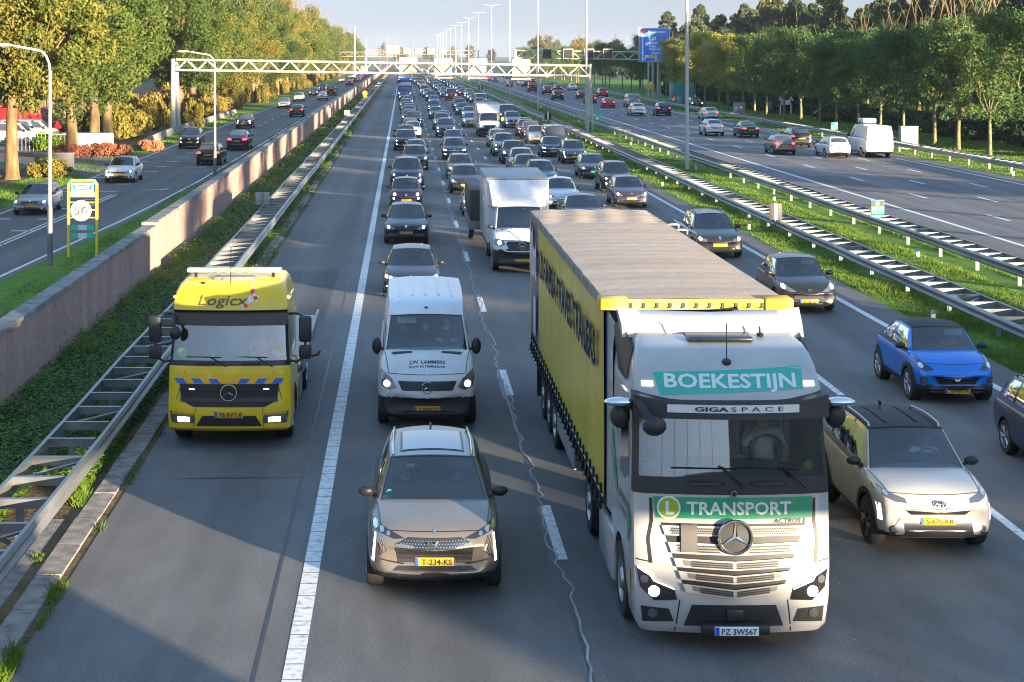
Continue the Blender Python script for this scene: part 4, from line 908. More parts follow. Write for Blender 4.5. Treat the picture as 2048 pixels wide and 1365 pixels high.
WH = {k: wheel_meshes(*a) for k, a in {'car': (.315, .2, 'alloy', 5), 'suv': (.36, .23, 'alloy', 5), 'dark': (.36, .22, 'darkalloy', 7), 'van': (.345, .22, 'alloy', 6)}.items()}
def put_wheel(root, kind, x, y, r):
    ty, ri = WH[kind]; w = link('wheel', ty, root, (x, y, r)); link('rim', ri, w); return w
def subsurf(me, lv):
    o = D.objects.new('tmp', me); TMP.collection.objects.link(o); m = o.modifiers.new('s', 'SUBSURF'); m.levels = lv
    r = bake(o); D.objects.remove(o); return r
def carve(me, cutters):
    """wheel arches cut out of a body with drum shapes [(y, z, radius, x0, x1)]"""
    o = D.objects.new('tmp', me); TMP.collection.objects.link(o); mb = MB()
    for y, z, r, x0, x1 in cutters: mb.lathe([(0, x0), (r, x0), (r, x1), (0, x1)], 28, T=Matrix.Translation((0, y, z)), ax='x')
    cm = mb.mesh('cut', M['black'], 0, weld=1e-4); c = D.objects.new('cut', cm); TMP.collection.objects.link(c)
    b = o.modifiers.new('b', 'BOOLEAN'); b.operation = 'DIFFERENCE'; b.object = c; b.solver = 'EXACT'
    r = bake(o)
    D.objects.remove(o); D.objects.remove(c); k = list(r.materials).index(M['black']) if M['black'] in list(r.materials) else None
    if k is None: r.materials.append(M['black']); k = len(r.materials)-1
    for f in r.polygons:
        for y, z, rad, x0, x1 in cutters:
            if all(((r.vertices[i].co.y-y)**2+(r.vertices[i].co.z-z)**2)**.5 < rad+.004 for i in f.vertices) and min(x0, x1)-.01 < f.center.x < max(x0, x1)+.01 and (abs(((f.center.y-y)**2+(f.center.z-z)**2)**.5-rad) < .02 or abs(f.normal.x) > .9 and min(abs(f.center.x-x0), abs(f.center.x-x1)) < .01):
                f.material_index = k
    return r
BASE = dict(L=4.1, W=.88, zr=.32, wr=.66, wf=.86, wb=3.36, wheel='car', bowf=.2, bowr=.14, crown=.045,
    top=[(0, .56), (.05, .66), (.14, .735), (.4, .82), (.9, .925), (1.1, .965), (1.5, .975), (3.3, 1.02), (3.85, 1.0), (4.02, .93), (4.1, .78)],
    bot=[(0, .36), (.07, .25), (.25, .19), (3.7, .21), (4.0, .3), (4.1, .42)],
    wid=[(0, .72), (.07, .80), (.3, .86), (.8, .88), (3.2, .88), (3.8, .83), (4.1, .70)],
    A=(.98, .93, .735), B=(1.68, 1.40, .565), C=(3.25, 1.385, .55), E=(3.93, .98, .66), bow=(.15, .1, .1, .1), rcrown=.05, arch=.035,
    side=[(.07, .47), (.52, .80)], sv=(.10, .90),
    hl=[(.45, .60), (.60, .585), (.80, .66), (.845, .76), (.80, .80), (.66, .755), (.5, .69)], bulb=[(.68, .69, .055)], drl=None,
    grille=[(-.40, .575), (.40, .575), (.46, .68), (-.46, .68)], low=[(-.48, .27), (.48, .27), (.58, .41), (-.58, .41)], fog=(.69, .36, .05), plate=(.47, .26, .055),
    tl=[(.48, .80), (.74, .80), (.79, .93), (.60, .96), (.48, .90)], rplate=(.72, .26, .055), badge=(0, .72, .05))
def var(base, **k):
    d = dict(base); d.update(k); return d
HATCH = BASE
EST = var(BASE, L=4.55, wb=3.5, wid=[(0, .72), (.07, .80), (.3, .86), (.8, .89), (3.7, .89), (4.3, .84), (4.55, .72)], bot=[(0, .36), (.07, .25), (.25, .19), (4.1, .21), (4.45, .3), (4.55, .42)],
    top=[(0, .56), (.05, .66), (.14, .72), (.4, .79), (1.0, .90), (1.25, .94), (1.7, .955), (3.8, 1.0), (4.3, .98), (4.48, .93), (4.55, .78)],
    A=(1.12, .905, .75), B=(1.9, 1.38, .575), C=(3.95, 1.37, .56), E=(4.42, .96, .68), side=[(.06, .36), (.40, .66), (.70, .92)], rails=True,
    grille=[(-.40, .60), (.40, .60), (.45, .70), (-.45, .70)], hl=[(.45, .60), (.70, .60), (.84, .69), (.83, .75), (.62, .72), (.46, .69)])
SED = var(EST, L=4.7, wb=3.6, wid=[(0, .72), (.07, .80), (.3, .86), (.8, .89), (3.7, .89), (4.4, .84), (4.7, .72)], bot=[(0, .36), (.07, .25), (.25, .19), (4.2, .21), (4.6, .3), (4.7, .42)],
    top=[(0, .56), (.05, .66), (.14, .72), (.4, .79), (1.0, .90), (1.25, .94), (1.7, .955), (3.6, .99), (4.2, 1.0), (4.6, .97), (4.7, .80)], C=(3.2, 1.385, .55), E=(4.15, .99, .66), side=[(.06, .42), (.46, .80)], rails=False, tl=[(.40, .78), (.76, .80), (.78, .92), (.45, .92)])
SUV = var(BASE, L=4.45, W=.92, zr=.36, wr=.74, wf=.9, wb=3.55, wheel='suv', clad=True, rails=True,
    top=[(0, .68), (.05, .80), (.14, .88), (.4, .96), (.95, 1.05), (1.15, 1.085), (1.5, 1.09), (3.7, 1.14), (4.15, 1.12), (4.37, 1.05), (4.45, .85)],
    bot=[(0, .42), (.07, .30), (.25, .24), (4.0, .25), (4.35, .36), (4.45, .48)], wid=[(0, .76), (.07, .84), (.3, .90), (.8, .92), (3.6, .92), (4.2, .87), (4.45, .76)],
    A=(1.05, 1.05, .77), B=(1.72, 1.56, .61), C=(3.7, 1.55, .59), E=(4.3, 1.10, .70), side=[(.07, .42), (.46, .74), (.79, .93)],
    hl=[(.48, .76), (.70, .75), (.86, .82), (.87, .90), (.66, .87), (.5, .84)], bulb=[(.70, .82, .05)], drl=[(.60, .50), (.72, .49), (.76, .60), (.70, .60)],
    grille=[(-.42, .60), (.42, .60), (.46, .84), (-.46, .84)], low=[(-.55, .34), (.55, .34), (.6, .46), (-.6, .46)], fog=None, plate=(.52, .26, .055), tl=[(.55, .92), (.83, .92), (.84, 1.06), (.60, 1.08)], rplate=(.80, .26, .055), badge=(0, .78, .06))
MINI = var(BASE, L=3.6, W=.815, wf=.72, wb=3.0, zr=.30,
    top=[(0, .58), (.05, .70), (.14, .80), (.35, .90), (.7, .98), (.85, 1.0), (1.2, 1.0), (2.9, 1.03), (3.3, 1.02), (3.52, .95), (3.6, .8)], bot=[(0, .36), (.07, .26), (.25, .2), (3.2, .22), (3.5, .3), (3.6, .42)],
    wid=[(0, .64), (.07, .73), (.3, .79), (.7, .815), (2.8, .815), (3.3, .77), (3.6, .66)], A=(.74, .965, .68), B=(1.28, 1.43, .54), C=(2.65, 1.42, .53), E=(3.4, 1.0, .62), side=[(.08, .55), (.61, .85)],
    hl=disc(.56, .76, .10, 12), bulb=[(.56, .76, .07), (.60, .56, .05)], grille=[(-.2, .64), (.2, .64), (.16, .69), (-.16, .69)], low=[(-.5, .30), (.5, .30), (.54, .40), (-.54, .40)], fog=(.60, .56, .065), plate=(.47, .26, .055), badge=(0, .73, .06))
MPV = var(SUV, H=1, clad=False, zr=.32, wr=.68, wheel='car', L=4.4,
    top=[(0, .60), (.05, .72), (.14, .80), (.4, .90), (.75, 1.0), (.95, 1.04), (1.4, 1.06), (3.7, 1.08), (4.15, 1.06), (4.33, 1.0), (4.4, .85)], A=(.82, .99, .77), B=(1.6, 1.56, .60), C=(3.75, 1.55, .60), E=(4.3, 1.05, .72))
VAN = var(SUV, L=5.0, W=.95, clad=False, rails=False, zr=.34, wr=.72, wheel='van', wf=.9, wb=3.9, bowr=.04, crown=.03, arch=.02, rcrown=.04,
    top=[(0, .72), (.04, .88), (.12, .98), (.35, 1.08), (.7, 1.17), (.9, 1.2), (1.4, 1.2), (4.9, 1.2), (5.0, 1.1)], bot=[(0, .42), (.07, .30), (.25, .24), (4.7, .25), (5.0, .36)], wid=[(0, .80), (.07, .87), (.3, .93), (.8, .95), (4.7, .95), (5.0, .92)],
    A=(.72, 1.13, .83), B=(1.42, 1.82, .71), C=(4.86, 1.86, .74), E=(4.97, 1.15, .86), bow=(.14, .1, .03, .03), side=[(.06, .27), (.33, .60), (.64, .92)],
    hl=[(.52, .80), (.72, .76), (.88, .82), (.89, .98), (.74, .96), (.55, .90)], bulb=[(.74, .87, .06)], drl=None, grille=[(-.5, .80), (.5, .80), (.52, .90), (-.52, .90)], low=[(-.5, .36), (.5, .36), (.55, .48), (-.55, .48)], plate=(.55, .26, .055), tl=[(.84, .85), (.93, .85), (.93, 1.35), (.87, 1.35)], rplate=(.62, .26, .055), badge=(0, .90, .07))
PANEL = var(VAN, L=5.9, W=.995, wheel='van', zr=.345, wf=.98, wb=4.55, bowf=.26,
    top=[(0, .62), (.03, .84), (.08, 1.0), (.25, 1.12), (.55, 1.29), (.8, 1.40), (.95, 1.45), (1.4, 1.45), (5.8, 1.45), (5.9, 1.35)], bot=[(0, .38), (.05, .27), (.25, .22), (5.6, .3), (5.9, .42)], wid=[(0, .82), (.05, .92), (.3, .975), (.8, .99), (5.6, .99), (5.9, .96)],
    A=(.86, 1.38, .86), B=(1.50, 2.06, .755), C=(5.78, 2.27, .80), E=(5.88, 1.4, .93), bow=(.2, .14, .03, .03), zroof=[(0, 2.06), (.05, 2.17), (.12, 2.26), (.22, 2.30), (1, 2.27)], side=[(.05, .20)], sv=(.12, .66), rcrown=.05,
    hl=[(.60, .86), (.74, .80), (.90, .87), (.965, 1.12), (.91, 1.16), (.70, 1.02)], bulb=[(.80, .92, .065)], grille=[(-.50, .80), (.50, .80), (.585, .98), (-.585, .98)], low=[(-.5, .40), (.5, .40), (.56, .52), (-.56, .52)], fog=None, plate=(.42, .26, .055), badge=(0, .89, .0), bumper=.66, tl=[(.86, .9), (.96, .9), (.96, 1.5), (.89, 1.5)], rplate=(.75, .26, .055), rglass=False)

def car(name, P, label, cat, lod=0, group=None, paint_m=None, roof_m=None, belt=True, plate_txt=None, plate_m='plate', rear=False, lit=True, lv=1, lamp='lamp'):
    root = thing(name, label, cat, (0, 0, 0), 0, group); PM = paint_m or M['paint']; RM = roof_m or PM
    L, W = P['L'], P['W']; bf, brr = P['bowf'], P['bowr']
    # ---- lower body
    ys = sorted(set([0, .03, .08, .16, .28, .42, .6, .8, 1.0, 1.2, 1.6, L*.45, L*.6, L-1.1, L-.7, L-.4, L-.2, L-.08, L-.02, L])); rings = []
    for y in ys:
        w, zt, zb = interp(P['wid'], y), interp(P['top'], y), interp(P['bot'], y); h = zt-zb; c = P['crown']*min(1, y/.5)
        half = [(0, zb), (.55*w, zb), (.86*w, zb), (.95*w, zb+.08*h), (w*.995, zb+.3*h), (w, zb+.52*h), (w*.985, zb+.78*h), (w*.945, zt-.06*h), (.84*w, zt+.1*c), (.45*w, zt+.75*c), (0, zt+c)]
        ring = half+[(-a, b) for a, b in half[-2:0:-1]]; pts = []
        for x, z in ring:
            q = (x/W)**2; yy = y+bf*q*max(0, 1-y/.95)**1.3-brr*q*max(0, 1-(L-y)/.8)**1.3; pts.append((x, yy, z))
        rings.append(pts)
    n = len(rings[0]); vs = [p for r in rings for p in r]; fs = [(j*n+i, j*n+(i+1) % n, (j+1)*n+(i+1) % n, (j+1)*n+i)[::-1] for j in range(len(rings)-1) for i in range(n)]; hn = n//2
    for base, fl in ((0, False), ((len(rings)-1)*n, True)):
        for i in range(hn):
            a, b, c, d = base+i, base+i+1, base+(n-i-1) % n, base+(n-i) % n
            f = [a, b, c, d]; f = list(dict.fromkeys(f)); fs.append(tuple(f if not fl else f[::-1]))
    me = MB().add(vs, fs).mesh('body', [PM], 0)
    bm = bmesh.new(); bm.from_mesh(me); bmesh.ops.recalc_face_normals(bm, faces=bm.faces); bm.to_mesh(me); bm.free()
    me = subsurf(me, lv); solid = bvh_of(me)
    wr = P['zr']+.05; cuts = []
    for wy in (P['wf'], P['wb']):
        for s in (-1, 1): cuts.append((wy, P['zr'], wr, s*(W-.30), s*(W+.3)))
    me = carve(me, cuts)
    A, B_, Cc, E = P['A'], P['B'], P['C'], P['E']; bow = P['bow']
    me.materials.append(M['interior']); ki = len(me.materials)-1; me.materials.append(M['black']); kb = len(me.materials)-1
    for f in me.polygons:
        c = f.center
        if A[0]+.30 < c.y < E[0]-.1 and f.normal.z > .6 and c.z > .8: f.material_index = ki
        if P.get('lip') and c.z < P['lip'] and f.material_index == 0 and f.normal.z < .5: f.material_index = kb
        if P.get('bumper') and c.z < P['bumper'] and c.y < .75 and f.material_index == 0: f.material_index = kb
        if c.z < interp(P['bot'], c.y)+.06 and f.material_index == 0: f.material_index = kb
    me.shade_smooth(); me.set_sharp_from_angle(angle=radians(50)); body = link('body', me, root)
    # ---- cabin surfaces
    zr = P.get('zroof')
    def S_w(u, v):
        w = lerp(A[2], B_[2], v); y = lerp(A[0], B_[0], v)+lerp(bow[0], bow[1], v)*u*u
        return (w*u, y-.03*sin(pi*v)*(1-u**4), lerp(A[1], B_[1], v)+P['rcrown']*v*(1-u*u))
    def roofz(v): return interp(zr, v) if zr else lerp(B_[1], Cc[1], v)+P['arch']*sin(pi*v)
    def S_r(u, v):
        y = lerp(B_[0]+bow[1]*u*u, Cc[0]-bow[2]*u*u, v); w = lerp(B_[2], Cc[2], v)+.02*sin(pi*v)
        return (w*u, y, roofz(v)+P['rcrown']*(1-u*u))
    def S_b(u, v):
        w = lerp(Cc[2], E[2], v); y = lerp(Cc[0], E[0], v)-lerp(bow[2], bow[3], v)*u*u; zc = roofz(1)
        return (w*u, y+.04*sin(pi*v), lerp(zc, E[1], v)+P['rcrown']*(1-v)*(1-u*u))
    def S_s(sg):
        def f(u, v):
            edge = min(1, u*7)*min(1, (1-u)*7)
            bx = lerp(A[2], E[2], u)+(.93*W-max(A[2], E[2]))*edge*.75; by = lerp(A[0]+bow[0], E[0]-bow[3], u); bz = lerp(A[1], E[1], u)
            tx = lerp(B_[2], Cc[2], u)+.02*sin(pi*u); ty = lerp(B_[0]+bow[1], Cc[0]-bow[2], u)
            tz = roofz(u) if zr else lerp(B_[1], Cc[1], u)+P['arch']*sin(pi*u)
            return (sg*(lerp(bx, tx, v)+.035*sin(pi*v)*edge), lerp(by, ty, v), lerp(bz, tz, v))
        return f
    seg = lambda *br: [x for a, b in zip(br, br[1:]) for x in [lerp(a, b, i/4) for i in range(4)]]+[br[-1]]
    fw = lambda a, b, c: a < b < c
    wu, wv = seg(-1, -.945, 0, .945, 1), [0, .04, .06, .2, .4, .6, .8, .94, .97, 1]
    sh = MB()
    for ua, ub, mi in ((-1, -.965, 0), (-.965, -.945, 1), (.945, .965, 1), (.965, 1, 0)): sh.grid(S_w, [ua, ub], wv[:-1], mi)
    sh.grid(S_w, [-.945+i*1.89/10 for i in range(11)], [0, .05], 1); sh.grid(S_w, [-.945+i*1.89/10 for i in range(11)], [.955, .985], 1); sh.grid(S_w, [-1+i/6 for i in range(13)], [.985, 1], 2)
    rb = MB(); rb.grid(S_r, [-1+i/6 for i in range(13)], [i/12 for i in range(13)], 0)
    rg = P.get('rglass', True)
    sh.grid(S_b, seg(-1, -.9, 0, .9, 1), [0, .1, .3, .5, .72, .9, 1], 0, hole=(lambda u, v: abs(u) < .9 and .1 < v < .72) if rg else None)
    su = [0]; 
    for a, b in P['side']: su += [a]+[lerp(a, b, i/5) for i in range(1, 6)]
    su = sorted(set(su+[.02, .98, 1])); s0, s1 = P['sv']; sv_ = [0, s0, lerp(s0, s1, .33), lerp(s0, s1, .66), s1, 1]
    first, last = P['side'][0][0], P['side'][-1][1]
    for sg in (-1, 1):
        k0 = len(sh.f); sh.grid(S_s(sg), su, sv_, 0, hole=lambda u, v: any(a < u < b for a, b in P['side']) and s0 < v < s1)
        f = S_s(sg)
        for i in range(k0, len(sh.f)):                               # the posts between side windows are black
            c = [sum(sh.v[k][q] for k in sh.f[i])/4 for q in (1, 2)]
            uu = (c[0]-(A[0]+bow[0]))/(E[0]-bow[3]-A[0]-bow[0])
            if .98 > uu and any(b1 <= uu <= a2 for (a1, b1), (a2, b2) in zip(P['side'], P['side'][1:])): sh.m[i] = 0 if P.get('rglass') is False else 1
    sh.build('window_pillars', [PM, M['trim'], RM], root, smooth=50, weld=.004)
    roof = rb.build('roof', [RM], root, smooth=50)
    GM, SM = (M['glass'], M['darkglass']) if lod == 0 else (M['opaque'], M['opaque'])
    MB().grid(S_w, [-.945+i*1.89/10 for i in range(11)], [.05, .2, .4, .6, .8, .955]).build('windscreen', GM, root, smooth=60)
    if rg: MB().grid(S_b, [-.9+i*.18 for i in range(11)], [.1, .3, .5, .72]).build('rear_window', M['opaque'] if rear else SM, root, smooth=60)
    g = MB()
    for sg in (-1, 1):
        for a, b in P['side']: MB().grid(S_s(sg), [lerp(a, b, i/5) for i in range(6)], [s0, lerp(s0, s1, .33), lerp(s0, s1, .66), s1]).build('side_window', SM, root, smooth=60)
    if P.get('rails'):
        for sg in (-1, 1):
            pts = [S_r(sg*.93, v) for v in (.04, .06, .2, .4, .6, .8, .94, .96)]; pts = [(x, y, z+(.05 if 0 < i < 7 else .0)) for i, (x, y, z) in enumerate(pts)]
            MB().tube(pts, .018, 6).build('roof_rail', P.get('railm', M['trim']), root)
    # ---- wheels, cladding, mirrors
    for wy in (P['wf'], P['wb']):
        for s in (-1, 1):
            wx = s*(interp(P['wid'], wy)-.12); put_wheel(root, P['wheel'], wx, wy, P['zr'])
            if P.get('clad'):
                mb = MB(); th = [radians(-18+i*216/14) for i in range(15)]
                ring = lambda rr_: [(wy+rr_*cos(t), P['zr']+rr_*sin(t)) for t in th]
                a, b = ring(wr), ring(wr+.085); k = 's' if s > 0 else 'l'
                va, vb = project(a, solid, k, .012), project(b, solid, k, .012); mb.add(va+vb, [(i, i+1, 16+i-0, 15+i) for i in range(14)]); mb.build('wheel_arch', M['black'], root, smooth=50)
    my = A[0]+bow[0]+.22
    for s in (-1, 1):
        x = s*(.93*W+.09); mb = MB().ell((x, my, A[1]+.10), (.115, .07, .075) if L < 4.95 else (.10, .07, .17), 12, 8).tube([(s*(.85*W), my+.02, A[1]+.02), (x-s*.04, my+.01, A[1]+.06)], .025, 6)
        mb.build('door_mirror', P.get('mirm') or (PM if P.get('mirpaint') else M['black']), root)
    # ---- panel gaps: bonnet edges, bonnet front, doors
    gp = MB()
    def ribbon(pts, ax, w=.007):
        vs = []
        for (a, b), (c, d) in zip(pts, pts[1:]+[(2*pts[-1][0]-pts[-2][0], 2*pts[-1][1]-pts[-2][1])]):
            t = Vector((c-a, d-b)); t = t.normalized() if t.length else Vector((1, 0)); vs += [(a-t.y*w, b+t.x*w), (a+t.y*w, b-t.x*w)]
        gp.add(project(vs, solid, ax, .003), [(2*i, 2*i+1, 2*i+3, 2*i+2) for i in range(len(pts)-1)])
    if lod == 0:
        yb = A[0]+.02
        for s in (-1, 1): ribbon([(s*lerp(.86, .77, q)*W, lerp(yb+bow[0]*.8, .34, q)) for q in [i/8 for i in range(9)]], 't')
        ribbon([(x*W*.77, .2+.14*x*x) for x in [-1+i/6 for i in range(13)]], 't')
        for s, ax in ((-1, 'l'), (1, 's')):
            d0, d1 = A[0]+.28, (A[0]+bow[0]+E[0]-bow[3])*.5
            ribbon([(d0, interp(P['top'], d0)-.05), (d0-.06, .75), (d0+.06, .42), (d0+.14, .34), (d1, .34), (d1, interp(P['top'], d1)-.05)], ax)
        gp.build('seam', M['trim'], root, smooth=0)
    # ---- front face
    det = MB(); decal(det, P['low'], solid); decal(det, P['grille'], solid); det.build('grille', M['black'], root, smooth=60)
    dc = MB(); z = P['grille'][0][1]; zt = P['grille'][2][1]; hw = abs(P['grille'][2][0]); hb = abs(P['grille'][0][0])
    for k in range(1, 4):
        q = k/4; w = lerp(hb, hw, q)*.97; decal(dc, rect(-w, w, lerp(z, zt, q)-.006, lerp(z, zt, q)+.006), solid, off=.014, step=.2)
    dc.build('grille_bar', M['chrome'] if P.get('cbar') else M['trim'], root, smooth=0)
    for s in (1, -1):
        hl = MB(); decal(hl, [(a*s, b) for a, b in P['hl']], solid, off=.009, step=.05); h = hl.build('headlight', M['darklens' if P.get('darkhl') or P['hl'][0][0] == .48 else 'lens'], root, smooth=60)
        for bx, bz, br_ in P['bulb']:
            bl = MB(); decal(bl, disc(bx*s, bz, br_, 12), solid, off=.016, step=.04); bl.build('bulb', M[lamp] if lit else M['chrome'], h, smooth=60)
        if P.get('drl'):
            bl = MB(); decal(bl, [(a*s, b) for a, b in P['drl']], solid, off=.012); bl.build('running_light', M['lampcool'] if lit else M['lens'], root, smooth=60)
        if P['fog']:
            bl = MB(); fx, fz, fr = P['fog']; decal(bl, disc(fx*s, fz, fr+.02, 12), solid, off=.008, step=.05, m=1); decal(bl, disc(fx*s, fz, fr, 12), solid, off=.013, step=.05); bl.build('fog_lamp', [M['lens'], M['black']], root, smooth=60)
        tlm = MB(); decal(tlm, [(a*s, b) for a, b in P['tl']], solid, 'r', .008, step=.06); tlm.build('tail_light', M['brake'] if rear and lit else M['tail'], root, smooth=60)
    if P['badge'][2]: b = MB(); decal(b, disc(*P['badge'], 14), solid, off=.02, step=.06); b.build('badge', M['chrome'], root, smooth=60)
    pz, pw, ph = P['plate']; number_plate(root, solid, 0, pz, pw, ph, plate_txt, plate_m)
    if rear:
        pz, pw, ph = P['rplate']; y = max(p.y for p in project([(0, pz)], solid, 'r', 0))
        MB().box(-pw, pw, y-.02, y+.012, pz-ph, pz+ph, bev=.004).build('number_plate', M['plate'], root)
        b = MB(); decal(b, rect(-.5, .5, .26, .40) if P is not VAN else rect(-.6, .6, .3, .44), solid, 'r', .006, step=.1); b.build('rear_diffuser', M['black'], root, smooth=60)
    # ---- inside
    if lod == 0 and not rear:
        zi = A[1]; dm = MB().box(-A[2]*.97, A[2]*.97, A[0]+bow[0]*.4+.1, A[0]+.62, zi-.12, zi+.02, bev=.03); dm.build('dashboard', M['interior'], root)
        sy = B_[0]+.42; off = .36*W/.88
        for s in (-1, 1):
            st = MB().box(s*off-.23, s*off+.23, sy, sy+.14, zi-.4, B_[1]-.27, bev=.05).box(s*off-.13, s*off+.13, sy+.02, sy+.11, B_[1]-.25, B_[1]-.07, bev=.04)
            st.build('seat', M['seat'], root)
        MB().box(-.55, .55, E[0]-.75, E[0]-.6, zi-.3, B_[1]-.22, bev=.05).build('rear_seat', M['seat'], root)
        T = Matrix.Translation((off, A[0]+.72, zi+.02)) @ Matrix.Rotation(radians(65), 4, 'X')
        MB().tube([tuple(T @ Vector((.18*cos(2*pi*k/18), .18*sin(2*pi*k/18), 0))) for k in range(19)], .016, 6).tube([tuple(T @ Vector((-.17, 0, 0))), tuple(T @ Vector((.17, 0, 0)))], .02, 6).build('steering_wheel', M['interior'], root)
        MB().box(-.1, .1, B_[0]+.05, B_[0]+.09, B_[1]-.1, B_[1]-.03, bev=.015).build('rear_view_mirror', M['black'], root)
        root['drv'] = (off, B_[0]+.30, B_[1]-.83)
    return root, solid
def number_plate(root, solid, cx, cz, w, h, txt=None, m='plate', ax='f'):
    y = min(p.y for p in project([(cx-w, cz), (cx, cz), (cx+w, cz)], solid, 'f', 0))
    p = MB().box(cx-w, cx+w, y-.016, y+.03, cz-h, cz+h, bev=.005).build('number_plate', M[m], root)
    MB().box(cx-w+.004, cx-w+.045, y-.019, y-.0165, cz-h+.004, cz+h-.004).build('country_band', M['plate_blue'], p, smooth=0)
    if txt:
        mb = MB(); v, f = text_fit(txt, w*1.55, h*1.25, .015); mb.add([(cx+.03+a, y-.021, cz-h*.62+b) for a, b in v], f); mb.build('plate_text', M['ink'], p, smooth=0)
    return p
def visor(root, side=1, m='visor'):
    x, y, z = root['drv']
    MB().box(side*x-.2, side*x+.2, y-.22, y-.2, z+.66, z+.80, bev=.008).build('sun_visor', M[m], root)
def flatten(root, name):
    """the whole car as one small mesh for the far distance"""
    mb = MB(); mats = []
    def rec(o, T):
        if o.type == 'MESH':
            k = []
            for s in o.material_slots:
                if s.material not in mats: mats.append(s.material)
                k.append(mats.index(s.material))
            me = o.data; mb.add([v.co for v in me.vertices], [list(p.vertices) for p in me.polygons], [k[p.material_index] for p in me.polygons], T)
        for c in o.children: rec(c, T @ Matrix.Translation(c.location))
    rec(root, Matrix.Identity(4)); return mb.mesh(name, mats, 45)
def wipe(root):
    D.batch_remove([root]+list(root.children_recursive))
def star(mb, cx, cz, r, y, m=0, ring=True, d=.03):
    """three-pointed star in a ring, standing proud of the grille"""
    for k in range(3):
        a = pi/2+2*pi*k/3; t = Vector((cx+r*.93*cos(a), y, cz+r*.93*sin(a))); c = Vector((cx, y-d, cz))
        l = Vector((cx+r*.16*cos(a+pi/3), y, cz+r*.16*sin(a+pi/3))); q = Vector((cx+r*.16*cos(a-pi/3), y, cz+r*.16*sin(a-pi/3)))
        mb.add([t, l, c, q], [(0, 1, 2), (0, 2, 3)], m)
    if ring: mb.tube([(cx+r*cos(2*pi*k/28), y, cz+r*sin(2*pi*k/28)) for k in range(29)], r*.085, 6, m, caps=False)
    return mb

# ================================================================ LORRIES
M['cab'] = M.get('cab') or mat('cabinet_grey', (.42, .43, .44), .5, .2, var=.1); M['lorry_white'] = paint('lorry_white', (.39, .38, .362)); M['lorry_yellow'] = paint('recovery_yellow', (.72, .47, .012)); M['lorry_blue'] = paint('lorry_blue', (.03, .16, .50))
M['mesh_grey'] = mat('perforated_mesh', (.16, .155, .15), .5, .3); M['green_band'] = mat('teal_band', (.005, .36, .26), .4, coat=.5); M['green_dark'] = mat('green_band', (.01, .26, .12), .4, coat=.5); M['lime'] = mat('lime_disc', (.28, .38, .02), .4)
M['curtain'] = ramp_mat('yellow_curtain_canvas', [(.3, (.40, .295, .025)), (.5, (.53, .40, .04)), (.7, (.60, .47, .07))], .7, .38, 7, stretch=(1, 2.2, .25), coord='obj', bump=.25, bscale=3, spec=.5, fine=9)
M['curtain_blue'] = ramp_mat('navy_curtain_canvas', [(.3, (.008, .02, .09)), (.7, (.02, .045, .16))], .8, .35, 6, stretch=(1, 2, .3), coord='obj', spec=.5)
M['tarp'] = ramp_mat('dirty_roof_tarpaulin', [(.25, (.36, .275, .205)), (.5, (.43, .335, .25)), (.7, (.48, .385, .295))], .7, .8, 8, stretch=(.7, 1.1, 1), coord='obj', bump=.15, bscale=4, fine=14)
M['tarp_edge'] = ramp_mat('dusty_tarpaulin_edge', [(.3, (.16, .15, .12)), (.7, (.33, .31, .26))], 3, .8, 6, coord='obj')
M['header'] = ramp_mat('worn_yellow_board', [(.3, (.55, .26, .012)), (.5, (.62, .33, .03)), (.66, (.66, .46, .18))], 2.0, .5, 7, coord='obj')
M['dark_tarp'] = mat('dark_canvas', (.035, .035, .037), .6, var=.3)
FRONT = [0, .25, .45, .62, .76, .87, .94, .985, 1]
def cab(root, levels, depth, fmat, mats, bow=.13, glass=None, name='cab', sub=0):
    """cab shell from horizontal rings (z, half-width, front y); FMAT(z, s, side) picks the material, GLASS=(z0,z1,s) leaves the windscreen open"""
    S = [-s for s in FRONT[:0:-1]]+FRONT; cr = lambda s: {.985: .045, .94: .012, 1: .13}.get(abs(s), 0)
    rings = []
    for z, w, yf, *rest in levels:
        dp = rest[0] if rest else depth
        r = [(s*w if abs(s) < 1 else s*w, yf+bow*s*s+cr(s), z) for s in S]
        sides = [yf+bow+.13+(dp-yf-bow-.13)*q for q in (.12, .3, .55, .8, 1)]
        rings.append([(-w, y, z) for y in sides[::-1]]+r+[(w, y, z) for y in sides])
    n = len(rings[0]); mb = MB(); gl = MB(); nS = len(S)
    flat = [p for r in rings for p in r]; mb.v = flat[:]; 
    for j in range(len(rings)-1):
        za, zb = levels[j][0], levels[j+1][0]; zc = (za+zb)/2
        for i in range(n-1):
            f = (j*n+i, j*n+i+1, (j+1)*n+i+1, (j+1)*n+i); k = i-5
            if 0 <= k < nS-1:
                s = (S[k]+S[k+1])/2
                if glass and glass[0] < zc < glass[1] and abs(s) < glass[2]: gl.add([flat[q] for q in f], [(0, 1, 2, 3)]); continue
                m = fmat(zc, s, False)
            else: m = fmat(zc, 0, True)
            mb.f.append(f); mb.m.append(m)
    mb.f.append(tuple((len(rings)-1)*n+i for i in range(n))); mb.m.append(0)
    for j in range(len(rings)-1): mb.f.append((j*n, (j+1)*n, (j+1)*n+n-1, j*n+n-1)); mb.m.append(0)
    me = mb.mesh(name, mats, 40); g = None
    full = MB(); full.v = flat; full.f = mb.f+[]; 
    fm = MB().add(mb.v, mb.f)
    if gl.v: fm.add(gl.v, gl.f)
    bv = BVHTree.FromPolygons([Vector(v) for v in fm.v], fm.f)
    if gl.v: g = gl
    return me, bv, g
